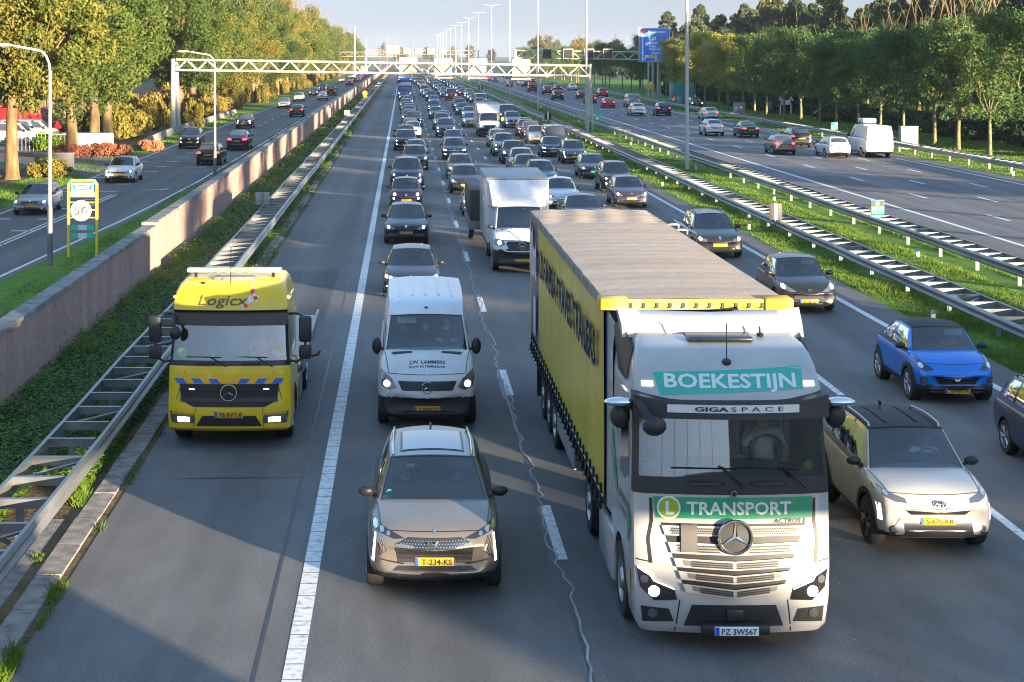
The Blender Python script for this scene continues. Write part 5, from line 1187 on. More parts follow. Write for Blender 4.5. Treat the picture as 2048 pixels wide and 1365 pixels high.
def lorry_wheel(root, x, y, r=.5, w=.32, rimm='alloy'):
    t = MB().lathe([(r*.6, -w/2), (r*.95, -w/2), (r, -w*.38), (r, w*.38), (r*.95, w/2), (r*.6, w/2), (r*.55, 0), (r*.6, -w/2)], 26, ax='x').build('wheel', M['rubber'], root); t.location = (x, y, r)
    s = -1 if x < 0 else 1
    m = MB().lathe([(r*.6, s*w*.5), (r*.55, s*w*.42), (r*.42, s*w*.3), (r*.3, s*w*.34), (r*.26, s*w*.55), (0, s*w*.58)], 22, ax='x')
    for k in range(10): a = 2*pi*k/10; m.lathe([(.02, s*w*.3), (.02, s*w*.42), (0, s*w*.43)], 6, T=Matrix.Translation((0, r*.36*cos(a), r*.36*sin(a))), ax='x')
    m.build('rim', M[rimm], t)
ACT = [(.22, 1.13, .10), (.32, 1.19, .03), (.65, 1.225, 0), (1.05, 1.235, 0), (1.6, 1.235, .03), (1.95, 1.235, .05), (2.02, 1.235, .055), (2.16, 1.23, .07), (2.5, 1.215, .14), (2.9, 1.20, .22), (2.98, 1.20, .235), (3.15, 1.20, .26), (3.3, 1.18, .33), (3.45, 1.155, .43), (3.58, 1.12, .58), (3.67, 1.08, .78), (3.74, 1.0, 1.1)]
def actros(name, label, group=None, hero=True, PMn='lorry_white', loc=(0, 0, 0)):
    root = thing(name, label, 'lorry', (0, 0, 0), 0, group); PM = M[PMn]
    def fm(z, s, side):
        if 2.02 < z < 2.98 and (side is False): return 1
        if 1.97 < z < 2.16 and not side: return 1
        return 0
    me, bv, gl = cab(root, ACT, 2.3, fm, [PM, M['black']], glass=(2.16, 2.95, .93))
    me = carve(me, [(1.42, .5, .60, s*.8, s*1.6) for s in (-1, 1)]); me.shade_smooth(); me.set_sharp_from_angle(angle=radians(38))
    link('cab', me, root); gl.build('windscreen', M['lorryglass'], root, smooth=60, weld=.001)
    # sun visor, grille, lamps, bumper
    vs = []
    X = [-1.22+i*2.44/16 for i in range(17)]
    for x in X: q = (x/1.22)**2; zt = 3.07+.10*max(0, (abs(x)-.7)/.52); vs += [(x, .02+.16*q, 2.89), (x, .05+.16*q, zt), (x, .30+.13*q, zt+.02), (x, .27+.13*q, 2.91)]
    MB().add(vs, [(4*i+k, 4*i+(k+1) % 4, 4*i+4+(k+1) % 4, 4*i+4+k) for i in range(16) for k in range(4)]+[(0, 1, 2, 3), (64, 67, 66, 65)]).build('sun_visor', M['black'], root, smooth=40)
    g = MB(); decal(g, [(-.60, .76), (.60, .76), (.90, 1.60), (-.90, 1.60)], bv, off=.004); g = g.build('grille', M['black'], root, smooth=60)
    for k, (z0, z1) in enumerate(((1.455, 1.575), (1.24, 1.375), (1.075, 1.185), (.925, 1.03), (.77, .875))):
        w0, w1 = lerp(.60, .90, (z0-.76)/.84)-.0, lerp(.60, .90, (z1-.76)/.84); dr = lambda x: -.03*k*(1-(x/.9)**2)*0
        b = MB(); decal(b, [(-w0, z0), (0, z0-.035*k/2), (w0, z0), (w1, z1), (0, z1-.035*k/2), (-w1, z1)], bv, off=.035+.006*k, step=.09); s_ = b.build('grille_slat', PM, g, smooth=60)
        b = MB()
        for sg in (-1, 1): q = .16 if k < 2 else .02; decal(b, [(sg*q, z0+.022-.035*k/2), (sg*(w0-.09), z0+.022), (sg*(w0-.07), z1-.022), (sg*q, z1-.022-.035*k/2)], bv, off=.039+.006*k, step=.09)
        b.build('mesh_panel', M['mesh_grey'], g, smooth=60); b = MB()
        for sg in (-1, 1):
            nx = 30; 
            for i in range(nx):
                for r_ in range(3):
                    x = sg*(.03+(w0-.2)*(i+.5*(r_ % 2))/nx+ (.16 if k < 2 else 0)); z = lerp(z0, z1, (r_+1)/4)-.035*k/2*(1-abs(x)/w0)
                    if abs(x) > w0-.06: continue
                    decal_pts = project([(x-.008, z), (x, z-.012), (x+.008, z), (x, z+.012)], bv, 'f', .045+.006*k); b.add(decal_pts, [(0, 1, 2, 3)])
        if hero: b.build('grille_mesh', M['black'], g, smooth=0)
    y0 = min(p.y for p in project([(0, 1.47)], bv, 'f', 0))
    st = MB().lathe([(0, 0), (.2, 0), (.2, -.03), (0, -.04)], 28, T=Matrix.Translation((0, y0-.05, 1.46)), ax='y').build('emblem', M['black'], root)
    star(MB(), 0, 1.46, .205, y0-.1, 0).build('star', M['chrome'], st, smooth=30)
    for s in (-1, 1):
        h = MB(); decal(h, [(s*.70, .66), (s*.98, .64), (s*1.15, .80), (s*1.19, 1.04), (s*1.10, 1.02), (s*.98, .90), (s*.74, .80)], bv, off=.012, step=.05); h = h.build('headlight', M['darklens'], root, smooth=60)
        b = MB(); decal(b, disc(s*.985, .755, .07), bv, off=.022, step=.05); decal(b, disc(s*1.10, .90, .05), bv, off=.022, step=.05, m=1); b.build('bulb', [M['lamp'], M['lens']], h, smooth=60)
        b = MB(); decal(b, [(s*1.18, 1.06), (s*1.02, .97), (s*.98, .90), (s*.74, .80), (s*.74, .785), (s*.99, .88), (s*1.03, .945), (s*1.18, 1.03)], bv, off=.024); b.build('running_light', M['lampcool'], h, smooth=60)
        f = MB(); decal(f, [(s*.74, .38), (s*1.12, .36), (s*1.14, .56), (s*.80, .54)], bv, off=.008); f = f.build('fog_recess', M['black'], root, smooth=60)
        b = MB(); decal(b, disc(s*1.0, .48, .06), bv, off=.02, step=.05); b.build('fog_lamp', M['lens'], f, smooth=60)
        b = MB(); decal(b, [(s*1.0, 1.10), (s*1.03, 1.4), (s*.99, 1.62), (s*1.0, 1.9), (s*1.035, 1.9), (s*1.03, 1.62), (s*1.075, 1.4), (s*1.045, 1.10)], bv, off=.006, step=.05); b.build('seam', M['black'], root, smooth=60)
        b = MB(); decal(b, rect(s*1.02-.07, s*1.02+.07, 3.24, 3.30), bv, off=.01); b.build('marker_lamp', M['lampcool'], root, smooth=60)
    b = MB(); decal(b, [(-.62, .33), (.62, .33), (.52, .60), (-.52, .60)], bv, off=.006); lo = b.build('lower_intake', M['black'], root, smooth=60)
    MB().box(-.42, .42, -.14, 0, .27, .40, bev=.03).box(-.10, .10, -.05, .02, .42, .56, bev=.01).build('bumper_step', M['black'], root)
    p = MB().box(-.27, .27, -.165, -.145, .275, .385, bev=.004).build('number_plate', M['plate_white'], root)
    MB().box(-.265, -.215, -.17, -.166, .28, .38).build('country_band', M['plate_blue'], p, smooth=0)
    if hero: mb = MB(); v, f = text_fit('PZ 3W567', .43, .072, .012); mb.add([(.03+a, -.172, .294+c) for a, c in v], f); mb.build('plate_text', M['ink'], p, smooth=0)
    # seams of the bumper and bonnet flap
    sm = MB()
    for s in (-1, 1):
        decal(sm, [(s*.66, .66), (s*.675, .66), (s*.73, .24), (s*.715, .24)], bv, off=.004); decal(sm, [(s*1.0, 1.12), (s*1.235, 1.15), (s*1.235, 1.135), (s*1.0, 1.105)], bv, off=.004, step=.04)
    sm.build('seam', M['trim'], root, smooth=0)
    # wipers, grab handles
    for x in (-.15, .62):
        MB().tube([(x+.28, .02, 2.05), (x+.02, .055, 2.28), (x-.03, .06, 2.30)], .016, 6).tube([(x-.62, .09, 2.28), (x+.2, .055, 2.27)], .011, 5).build('wiper', M['trim'], root)
        MB().tube([(x-.40, .02, 2.09), (x-.36, -.02, 2.11), (x-.02, -.02, 2.11), (x+.02, .02, 2.09)], .02, 6).build('grab_handle', M['trim'], root)
    # mirror cameras, mirrors, aerial, roof hatch, spoiler
    for s in (-1, 1):
        MB().ell((s*1.38, .30, 3.06), (.20, .10, .06), 12, 8).build('mirror_camera', M['chrome'], root)
    MB().ell((-1.0, -.07, 2.83), (.15, .08, .12), 12, 8).tube([(-1.16, .18, 3.08), (-1.08, .0, 2.95), (-1.0, -.05, 2.86)], .055, 8).build('front_mirror', M['black'], root)
    MB().ell((-1.36, .42, 2.86), (.13, .09, .16), 12, 8).tube([(-1.2, .4, 3.0), (-1.36, .42, 2.9)], .04, 8).build('side_mirror', M['black'], root)
    MB().ell((1.36, .42, 2.86), (.13, .09, .16), 12, 8).tube([(1.2, .4, 3.0), (1.36, .42, 2.9)], .04, 8).build('side_mirror', M['black'], root)
    MB().ell((.0, .50, 3.52), (.06, .06, .05), 10, 6).tube([(0, .5, 3.5), (.01, .56, 4.0)], .008, 5).build('aerial', M['black'], root)
    MB().ell((.56, 1.15, 3.76), (.05, .05, .03), 10, 6).tube([(.56, 1.15, 3.76), (.56, 1.18, 3.86)], .012, 5).build('aerial', M['black'], root)
    zt = 3.70
    MB().box(-.42, .42, .88, 1.34, zt+.0, zt+.07, bev=.03).build('roof_hatch', mat('smoked_hatch', (.02, .022, .026), .25), root)
    sp = MB(); n = 25; vs = []
    for i in range(n):
        u = -1+2*i/(n-1); a = abs(u); x = 1.2*u; up = max(0, a-.80)/.2
        z0, z1 = 3.70-.02*a, 3.97+.02*a; y0 = 1.30+.12*a*a-.0*up; y1 = 1.72+.10*a
        vs += [(x, y0, z0), (x, y0+.1, z0+.16), (x*(1+.02*up), y1, z1+.03*up), (x*(1+.02*up), y1+.06, z1-.03), (x, y0+.1, z0-.02)]
    sp.add(vs, [(5*i+k, 5*i+(k+1) % 5, 5*i+5+(k+1) % 5, 5*i+5+k) for i in range(n-1) for k in range(5)]+[(0, 1, 2, 3, 4), tuple(5*(n-1)+k for k in (4, 3, 2, 1, 0))]).build('roof_spoiler', PM, root, smooth=50)
    for s in (-1, 1):
        MB().add([(s*1.22, 2.28, 1.1), (s*1.22, 2.28, 3.4), (s*1.2, 2.1, 3.75), (s*1.24, 2.72, 3.85), (s*1.25, 2.75, 1.1)], [(0, 1, 2, 3, 4)]).build('side_deflector', PM, root, smooth=0)
        MB().add([(s*1.13, .95, 3.62), (s*1.215, .95, 3.2), (s*1.215, 1.75, 3.2), (s*1.22, 2.2, 3.72), (s*1.15, 1.9, 3.86)], [(0, 1, 2, 3, 4)]).build('fairing_flank', M['black'] if s < 0 else PM, root, smooth=0)
        MB().grid(lambda u, v: (s*(1.238-.02*v), lerp(.52+.16*v, 1.42-.06*v, u), lerp(1.95 if u > .35 else 2.05, 2.78, v)), [0, .2, .36, .6, 1], [0, .5, 1]).build('side_window', M['darkglass'], root, smooth=60)
        MB().box(s*1.22-.05, s*1.22+.05, 2.0, 3.5, .28, .95, bev=.04).build('side_skirt', PM if hero else M['black'], root)
        for y in (1.42, 5.3): lorry_wheel(root, s*1.06, y)
    # cab interior
    MB().box(-1.1, 1.1, .35, .75, 2.02, 2.24, bev=.05).build('dashboard', M['interior'], root); MB().box(-1.12, 1.12, 1.9, 1.95, 2.0, 3.5).build('cab_rear_wall', mat('pale_cab_lining', (.5, .5, .46), .8), root, smooth=0)
    MB().box(-1.1, 1.1, .42, .44, 2.24, 2.25).tube([(-1.0, .32, 2.36), (-.3, .29, 2.33), (.4, .29, 2.33), (1.0, .32, 2.24)], .02, 5).build('dash_rail', M['trim'], root)
    for s in (-1, 1): MB().box(s*.6-.26, s*.6+.26, 1.3, 1.45, 2.0, 2.75, bev=.06).box(s*.6-.15, s*.6+.15, 1.32, 1.42, 2.72, 2.95, bev=.04).build('seat', M['seat'], root)
    if hero:
        MB().grid(lambda u, v: (u*1.1, 1.85+.02*sin(u*40), lerp(2.1, 3.3, v)), [-1+i/20 for i in range(41)], [0, 1]).build('cab_curtain', mat('pale_curtain', (.62, .64, .58), .8), root)
        MB().tube([(.6+.22*cos(2*pi*k/20), .86+.08*sin(2*pi*k/20), 2.30+.2*sin(2*pi*k/20)) for k in range(21)], .018, 6).build('steering_wheel', M['trim'], root)
        MB().box(.0, .26, .3, .36, 2.25, 2.40, bev=.02).build('dash_screen', M['trim'], root)
    return root, bv
def trailer_body(root, y0, y1, z0=1.2, z1=4.0, side='curtain', hero=True, hx=1.275):
    ys = arange(y0, y1, .2); rr = random.Random(2); cu = MB(); vs = []
    for s in (-1, 1):
        g = MB(); f = lambda u, v: (s*(hx+.012*sin(u*3.1)*sin(v*2)+.018*max(0, sin(u*pi/.62))**6*(1-abs(v-2.6)/1.6)*(1 if hero else 0)), u, v)
        g.grid(f, ys, [z0, 1.6, 2.0, 2.4, 2.8, 3.2, 3.6, z1-.16], 0)
        nb = len(ys)-1
        if hero: 
            for i, fc in enumerate(g.f):
                if g.v[fc[0]][1] > y1-2.3 and g.v[fc[0]][1] < y1-.3: g.m[i] = 1
        g.build('side_curtain', [M[side] if isinstance(side, str) else side, M['curtain_blue']], root, smooth=60)
        MB().box(s*hx-.04 if s > 0 else s*hx-.02, s*hx+.02 if s > 0 else s*hx+.04, y0, y1, z1-.17, z1-.03).build('roof_edge', M['tarp_edge'] if hero else M['trim'], root, smooth=0)
    hx2 = hx-.005
    def rf(u, v): return (u*hx2, v, z1-.02+.025*(1-u*u)-.005*max(0, abs(sin(v*pi/.6))**10)*(1-u**8)+.006*sin(v*5+u*4)*sin(u*5+v*1.1)+(.018*sin(9*u+6*v)*sin(v*7-3*u) if v > y1-3 else 0))
    MB().grid(rf, [-1+i/20 for i in range(41)], arange(y0, y1, .1)).build('roof_tarpaulin', M['tarp'] if hero else M['tarp_edge'], root, smooth=60)
    MB().box(-hx+.02, hx-.02, y0-.01, y0+.02, z0-.1, z1-.1).build('front_wall', M['curtain_blue'] if hero else M['white'], root, smooth=0); MB().box(-hx+.02, hx-.02, y1-.02, y1+.01, z0-.1, z1-.05).build('rear_doors', M['curtain_blue'] if hero else M['white'], root, smooth=0)
    MB().box(-hx+.03, hx-.03, y0, y1, z0-.16, z0-.01).box(-.6, .6, y0+.5, y1-.4, .85, z0-.16).build('chassis', M['black'], root, smooth=0)
act, bv = actros('articulated_lorry', 'white articulated lorry with yellow curtain trailer and teal BOEKESTIJN lettering')
act.location = (4.1, 20.9, 0)
b = MB(); decal(b, [(-.94, 3.40), (.95, 3.47), (.93, 3.21), (-.87, 3.14)][::-1], bv, off=.005); band = b.build('name_band', M['green_band'], act, smooth=60)
b = MB(); lettering(b, 'BOEKESTIJN', .02, 3.235, 1.66, .16, bv, off=.012, bold=.025); b.build('name_lettering', M['white'], band, smooth=0)
b = MB(); decal(b, [(-.96, 1.66), (.98, 1.66), (.99, 1.92), (-.99, 1.92)], bv, off=.006); band = b.build('transport_band', M['green_dark'], act, smooth=60)
b = MB(); lettering(b, 'TRANSPORT', .07, 1.715, 1.30, .155, bv, off=.014, bold=.025); b.build('name_lettering', mat('cream_lettering', (.70, .66, .56), .5), band, smooth=0)
b = MB(); decal(b, disc(-.80, 1.79, .145, 24), bv, off=.02); decal(b, disc(-.80, 1.79, .122, 24), bv, off=.024, m=1); lettering(b, 'L', -.79, 1.715, .10, .155, bv, off=.03, m=0, bold=.04); b.build('learner_disc', [M['white'], M['lime']], band, smooth=60)
b = MB(); vs = [(x, -.005+.16*(x/1.22)**2, z) for x in [-.82+i*1.64/14 for i in range(15)] for z in (2.975, 3.075)]
gs = b.add(vs, [(2*i, 2*i+2, 2*i+3, 2*i+1) for i in range(14)]).build('chrome_strip', mat('brushed_strip', (.7, .7, .7), .35, .3), act, smooth=60)
b = MB(); 
for s_, x0, w_, bo in (('GIGA', -.28, .42, .03), ('S P A C E', .29, .66, .0)):
    v, f = text_fit(s_, w_, .055, bo); b.add([(x0+p, -.018+.16*((x0+p)/1.22)**2, 2.998+q) for p, q in v], f)
b.build('strip_lettering', M['ink'], gs, smooth=0)
b = MB(); lettering(b, 'ACTROS L', .70, 1.605, .42, .055, bv, off=.01, bold=.01, shear=.25); b.build('model_lettering', M['ink'], act, smooth=0)
b = MB(); decal(b, rect(-.66, -.46, 1.26, 1.60), bv, off=.06); b.build('bug_screen', mat('grey_plate', (.075, .07, .066), .6), act, smooth=0)
b = MB().lathe([(0, -.02), (.045, -.015), (.045, 0), (0, 0)], 14, T=Matrix.Translation((0, .03, 1.975)), ax='y'); star(b, 0, 1.975, .035, .005, 1); b.build('bonnet_badge', [M['trim'], M['chrome']], act, smooth=30)
for s, ax in ((-1, 'l'), (1, 's')):
    b = MB(); decal(b, [(2.25, 1.95), (2.25, 2.32), (2.05, 2.25), (1.8, 1.95), (1.55, 1.55), (1.8, 1.6)], bv, ax, .008, step=.1); decal(b, [(.30, 1.62), (.62, 1.75), (.62, 1.2), (.42, 1.38), (.30, 1.42)], bv, ax, .008, step=.1); decal(b, [], bv) if 0 else None; b.build('green_swoosh', M['green_dark'], act, smooth=60)
    b = MB(); lettering(b, 'BOEKESTIJN', 1.02, 1.62, .72, .10, bv, ax, .012, bold=.01, flip=s < 0); lettering(b, '+31 174 273827', 1.02, 1.46, .7, .08, bv, ax, .012, flip=s < 0); b.build('door_lettering', M['ink'], act, smooth=0)
    b = MB(); decal(b, [(.50, 2.85), (.515, 2.85), (.50, 1.1), (.485, 1.1)], bv, ax, .004); decal(b, [(1.62, 2.85), (1.635, 2.85), (1.635, 1.15), (1.62, 1.15)], bv, ax, .004); b.build('seam', M['trim'], act, smooth=0)
b = MB(); decal(b, rect(.36, .52, .62, .92), bv, 'l', .01); b.build('warning_sticker', M['plate'], act, smooth=60)
for s in (-1, 1):
    for x, dy, bn in ((.98, .30, .07),):
        c = MB(); c.lathe([(0, 0), (.06, 0), (.06, .006), (0, .006)], 16, T=Matrix.Translation((s*x, dy-.02, 2.27)), ax='y'); c.build('window_sticker', M['green_band'] if s < 0 else M['lime'], act, smooth=0)
TY0, TY1 = 2.78, 16.5
trailer_body(act, TY0, TY1)
hb = MB().box(-1.30, 1.30, TY0-.10, TY0+.01, 3.85, 4.0, bev=.02).build('header_board', M['header'], act)
for s in (-1, 1): MB().box(s*1.15-.2, s*1.15+.2, TY0-.14, TY0+.25, 3.84, 4.015, bev=.03).build('corner_cap', M['header'], hb)
b = MB()
for k in range(11): x = -.92+k*.184; b.box(x-.02, x+.02, TY0-.118, TY0-.10, 3.89, 3.95).box(x-.03, x+.01, TY0-.125, TY0-.118, 3.875, 3.90)
tag(b.build('rivets', M['black'], hb, smooth=0), kind='stuff')
b = MB()
vv, f = text_fit('OLOF MEGA TRAVEL TRAILERS', 10.6, .52, .03); b.add([(-1.33, 8.75-p, 2.92+q) for p, q in vv], f)
b.build('curtain_lettering', mat('navy_lettering', (.006, .012, .06), .8, spec=.1), act, smooth=0)
b = MB(); vv, f = text_fit('Pilot', 1.75, .95, .03); b.add([(-1.325, TY1-1.3-p, 2.72+q) for p, q in vv], f); b.box(-1.32, -1.315, TY1-1.9, TY1-1.4, 1.5, 2.3); b.build('panel_lettering', M['white'], act, smooth=0)
for s in (-1, 1):
    b = MB(); k = TY0+.25
    while k < TY1-.2:
        b.box(s*1.3-.015, s*1.3+.015, k-.025, k+.025, .98, 1.36).box(s*1.315-.02, s*1.315+.02, k-.04, k+.04, 1.0, 1.12).tube([(s*1.31, k, 1.06), (s*1.33, k+.22, .95)], .012, 4); k += .46
    b.tube([(s*1.29, TY0, 1.21), (s*1.29, TY1, 1.21)], .02, 5)
    tag(b.build('tension_straps', M['trim'], act, smooth=0), kind='stuff')
    MB().box(s*1.24-.025, s*1.24+.025, 7.2, 10.2, .5, .98, bev=.02).build('side_guard', M['cab'], act)
    for y in (11.0, 12.3, 13.6): lorry_wheel(act, s*1.06, y, .5, .36)
    MB().box(s*1.0-.3, s*1.0+.3, 14.35, 14.4, .3, 1.0).build('mud_flap', M['rubber'], act, smooth=0)
sit('lorry driver in a white shirt with one hand raised to the face', (4.1+.6, 20.9+1.12, 2.05), 'white', 'hair', PHONE)

# ---- yellow recovery lorry on the hard shoulder
YL = [(.34, 1.10, .10), (.40, 1.16, .03), (.62, 1.17, 0), (.92, 1.17, .02), (1.0, 1.165, .04), (1.25, 1.16, .04), (1.46, 1.155, .05), (1.56, 1.15, .07), (1.66, 1.14, .09), (1.95, 1.12, .15), (2.32, 1.10, .23), (2.36, 1.10, .2), (2.56, 1.09, .20), (2.60, 1.09, .14), (2.72, 1.08, .16), (2.92, 1.05, .30), (3.03, 1.0, .52), (3.10, .93, .85), (3.12, .85, 1.2)]
yt = thing('recovery_lorry', 'yellow flatbed recovery lorry driving on the hard shoulder beside the guard rail', 'lorry', (-3.27, 31.7, 0)); PM = M['lorry_yellow']
me, bv, gl = cab(yt, YL, 2.1, lambda z, s, side: 1 if (not side and (1.46 < z < 1.66 and 0 or 1.56 < z < 2.60)) else 0, [PM, M['trim']], glass=(1.66, 2.33, .93), bow=.10)
me = carve(me, [(1.25, .47, .56, s*.75, s*1.6) for s in (-1, 1)]); me.shade_smooth(); me.set_sharp_from_angle(angle=radians(38)); link('cab', me, yt); gl.build('windscreen', M['lorryglass'], yt, smooth=60, weld=.001)
b = MB(); vs = []
for i in range(15): x = -1.08+2.16*i/14; q = (x/1.1)**2; vs += [(x, .10+.1*q, 2.33), (x, .12+.1*q, 2.54), (x, .22+.1*q, 2.54), (x, .2+.1*q, 2.33)]
b.add(vs, [(4*i+k, 4*i+(k+1) % 4, 4*i+4+(k+1) % 4, 4*i+4+k) for i in range(14) for k in range(4)]).build('sun_visor', mat('smoked_visor', (.03, .032, .036), .3), yt, smooth=40)
g = MB(); decal(g, [(-.68, .80), (.68, .80), (.90, .92), (.94, 1.23), (-.94, 1.23), (-.90, .92)], bv, off=.006); g = g.build('grille', M['black'], yt, smooth=60)
for z in (.93, 1.03, 1.13):
    b = MB(); decal(b, [(-.91, z-.03), (.91, z-.03), (.92, z+.045), (-.92, z+.045)], bv, off=.03, step=.1); b.build('grille_slat', M['black'], g, smooth=60)
yc = min(p.y for p in project([(0, 1.1)], bv, 'f', 0)); st = MB().lathe([(0, 0), (.155, 0), (.15, -.03), (0, -.03)], 26, T=Matrix.Translation((0, yc-.03, 1.08)), ax='y').build('emblem', M['trim'], yt); star(MB(), 0, 1.08, .15, yc-.075).build('star', M['chrome'], st, smooth=30)
b = MB(); decal(b, [(-.95, 1.24), (.95, 1.24), (.96, 1.42), (-.96, 1.42)], bv, off=.005); base = b.build('chevron_band', PM, yt, smooth=60)
b = MB(); o = MB()
for s in (-1, 1):
    for x in (.16, .48, .80):
        decal(b, [(s*x, 1.24), (s*(x+.17), 1.24), (s*(x+.24), 1.33), (s*(x+.07), 1.33)], bv, off=.01, step=.09)
    for x in (.0, .33, .65): decal(o, [(s*x, 1.24), (s*(x+.15), 1.24), (s*(x+.30), 1.43), (s*(x+.15), 1.43)], bv, off=.008, step=.09)
b.build('blue_chevrons', mat('chevron_blue', (.01, .13, .5), .4), base, smooth=60); o.build('orange_chevrons', mat('chevron_orange', (.85, .40, .01), .4), base, smooth=60)
b = MB(); lettering(b, 'Logicx', -.13, 2.70, .95, .17, bv, off=.012, bold=.012, shear=.2); b.build('roof_lettering', mat('brown_grey_ink', (.10, .075, .035), .5), yt, smooth=0)
b = MB()
for p, q in (((.28, 2.70), (.48, 2.82)), ((.48, 2.82), (.42, 2.97)), ((.36, 2.80), (.28, 2.66))):
    d = (Vector(q)-Vector(p)).normalized()*.07; n = Vector((-d.y, d.x))*.35; P0, P1 = Vector(p)-d, Vector(q)+d; decal(b, [tuple(P0-n), tuple(P1-n), tuple(P1+n), tuple(P0+n)], bv, off=.010, step=.08)
for x, z in ((.30, 2.69), (.48, 2.82), (.42, 2.94)): decal(b, disc(x, z, .04, 12), bv, off=.016, m=1)
b.build('roof_emblem', [M['white'], mat('emblem_red', (.7, .03, .02), .4)], yt, smooth=0)
for s in (-1, 1):
    h = MB(); decal(h, [(s*.64, .50), (s*1.08, .50), (s*1.12, .72), (s*.66, .68)], bv, off=.01, step=.06); h = h.build('headlight', M['lens'], yt, smooth=60)
    b = MB(); decal(b, [(s*.74, .52), (s*.96, .52), (s*.97, .62), (s*.74, .61)], bv, off=.018, step=.05); b.build('bulb', M['lamp'], h, smooth=60)
    b = MB(); decal(b, [(s*.67, .65), (s*1.08, .67), (s*1.08, .715), (s*.67, .68)], bv, off=.018, step=.06); b.build('indicator', mat('amber_lens', (.5, .25, .02), .2), h, smooth=60)
    b = MB(); decal(b, rect(s*.70-.05, s*.70+.05, 1.125, 1.145), bv, off=.04); b.build('flash_lamp', M['lampcool'], yt, smooth=0)
    x = s*1.42
    MB().box(x-.12, x+.12, .22, .32, 1.98, 2.48, bev=.05).build('door_mirror', M['black'], yt); MB().box(x-.12, x+.12, .22, .32, 1.66, 1.93, bev=.05).build('door_mirror', M['black'], yt)
    MB().tube([(s*1.1, .4, 2.5), (s*1.25, .32, 2.52), (x, .3, 2.45), (x, .3, 1.7), (s*1.25, .32, 1.60), (s*1.12, .4, 1.62)], .025, 6).build('mirror_arm', M['black'], yt)
    MB().grid(lambda u, v: (s*(1.155-.03*v), lerp(.50+.12*v, 1.35, u), lerp(1.75, 2.4, v)), [0, .5, 1], [0, .5, 1]).build('side_window', M['darkglass'], yt, smooth=60)
    MB().ell((s*1.08, .55, 2.8), (.035, .06, .03), 8, 6).build('marker_lamp', M['amber'], yt)
    b = MB(); decal(b, [(s*.83, 1.46), (s*.845, 1.46), (s*1.0, .93), (s*.985, .93)], bv, off=.004); decal(b, [(s*.62, .9), (s*.63, .9), (s*.66, .36), (s*.65, .36)], bv, off=.004); b.build('seam', M['trim'], yt, smooth=0)
    for y in (1.25, 5.9): lorry_wheel(yt, s*.98, y, .47, .3)
    MB().box(s*1.12-.02, s*1.12+.06, 2.1, 3.4, .45, .95, bev=.03).build('side_locker', M['steel'], yt)
    b = MB(); b.tube([(s*1.12, 2.3, 1.3), (s*1.12, 2.9, .98)], .03, 6).tube([(s*1.1, 2.6, .6), (s*1.16, 3.0, .9)], .025, 6).build('hand_rail', M['chrome'], yt)
MB().ell((-1.0, -.02, 2.2), (.11, .06, .13), 12, 8).tube([(-1.06, .2, 2.5), (-1.04, .02, 2.36), (-1.0, 0, 2.25)], .04, 6).build('front_mirror', M['black'], yt)
b = MB(); decal(b, [(-.62, .44), (.62, .44), (.50, .64), (-.50, .64)], bv, off=.006); b.build('lower_intake', M['black'], yt, smooth=60)
number_plate(yt, None, 0, 0, 0, 0) if 0 else None
yp = min(p.y for p in project([(0, .66)], bv, 'f', 0)); p = MB().box(-.27, .27, yp-.02, yp+.02, .60, .73, bev=.005).build('number_plate', M['plate'], yt); MB().box(-.265, -.22, yp-.024, yp-.0205, .605, .725).build('country_band', M['plate_blue'], p, smooth=0)
b = MB(); v, f = text_fit('98-BVT-8', .42, .08, .014); b.add([(.03+a, yp-.025, .625+c) for a, c in v], f); b.build('plate_text', M['ink'], p, smooth=0)
lb_ = MB().box(-.92, .92, .98, 1.22, 3.20, 3.29, bev=.035).build('light_bar', mat('light_bar_clear', (.5, .52, .54), .15, .3, coat=1), yt); b = MB()
for x in (-.3, -.1, .1, .3): MB().box(x-.05, x+.05, .965, .978, 3.215, 3.265).build('bar_lamp', M['amber'], lb_, smooth=0)
pass; MB().tube([(-.75, 1.1, 3.08), (-.75, 1.1, 3.2)], .03, 6).tube([(.75, 1.1, 3.08), (.75, 1.1, 3.2)], .03, 6).build('bracket', M['trim'], lb_)
MB().box(-.38, .42, .80, 1.15, 3.07, 3.14, bev=.03).build('roof_hatch', mat('blue_grey_hatch', (.12, .15, .2), .15, coat=1), yt)
MB().tube([(-.02, .55, 3.02), (-.02, .60, 3.75)], .009, 5).build('aerial', M['trim'], yt); MB().ell((-.55, .62, 3.05), (.04, .05, .03), 8, 6).build('aerial', M['trim'], yt)
for x in (-.25, .62):
    MB().tube([(x+.20, .02, 1.56), (x-.1, .09, 1.72)], .014, 6).tube([(x-.55, .12, 1.73), (x+.1, .09, 1.72)], .010, 5).build('wiper', M['trim'], yt); MB().tube([(x-.38, .05, 1.60), (x-.36, .0, 1.62), (x-.05, .0, 1.62), (x-.03, .05, 1.60)], .016, 5).build('grab_handle', M['black'], yt)
MB().box(-1.05, 1.05, .32, .62, 1.45, 1.68, bev=.04).build('dashboard', M['interior'], yt); MB().box(-1.0, 1.0, 1.9, 1.95, 1.5, 2.9).build('cab_rear_wall', mat('grey_cab_lining', (.42, .43, .42), .8), yt, smooth=0); MB().box(-.13, .13, .30, .34, 1.66, 1.92, bev=.02).build('dash_screen', M['trim'], yt)
for s in (-1, 1):
    MB().box(s*.55-.24, s*.55+.24, 1.25, 1.4, 1.5, 2.2, bev=.05).build('seat', M['seat'], yt)
    MB().lathe([(0, 0), (.09, 0), (.09, .006), (0, .006)], 18, T=Matrix.Translation((s*.9, .19, 1.80)), ax='y').build('window_sticker', mat('pale_sticker', (.65, .68, .3), .5), yt, smooth=0)
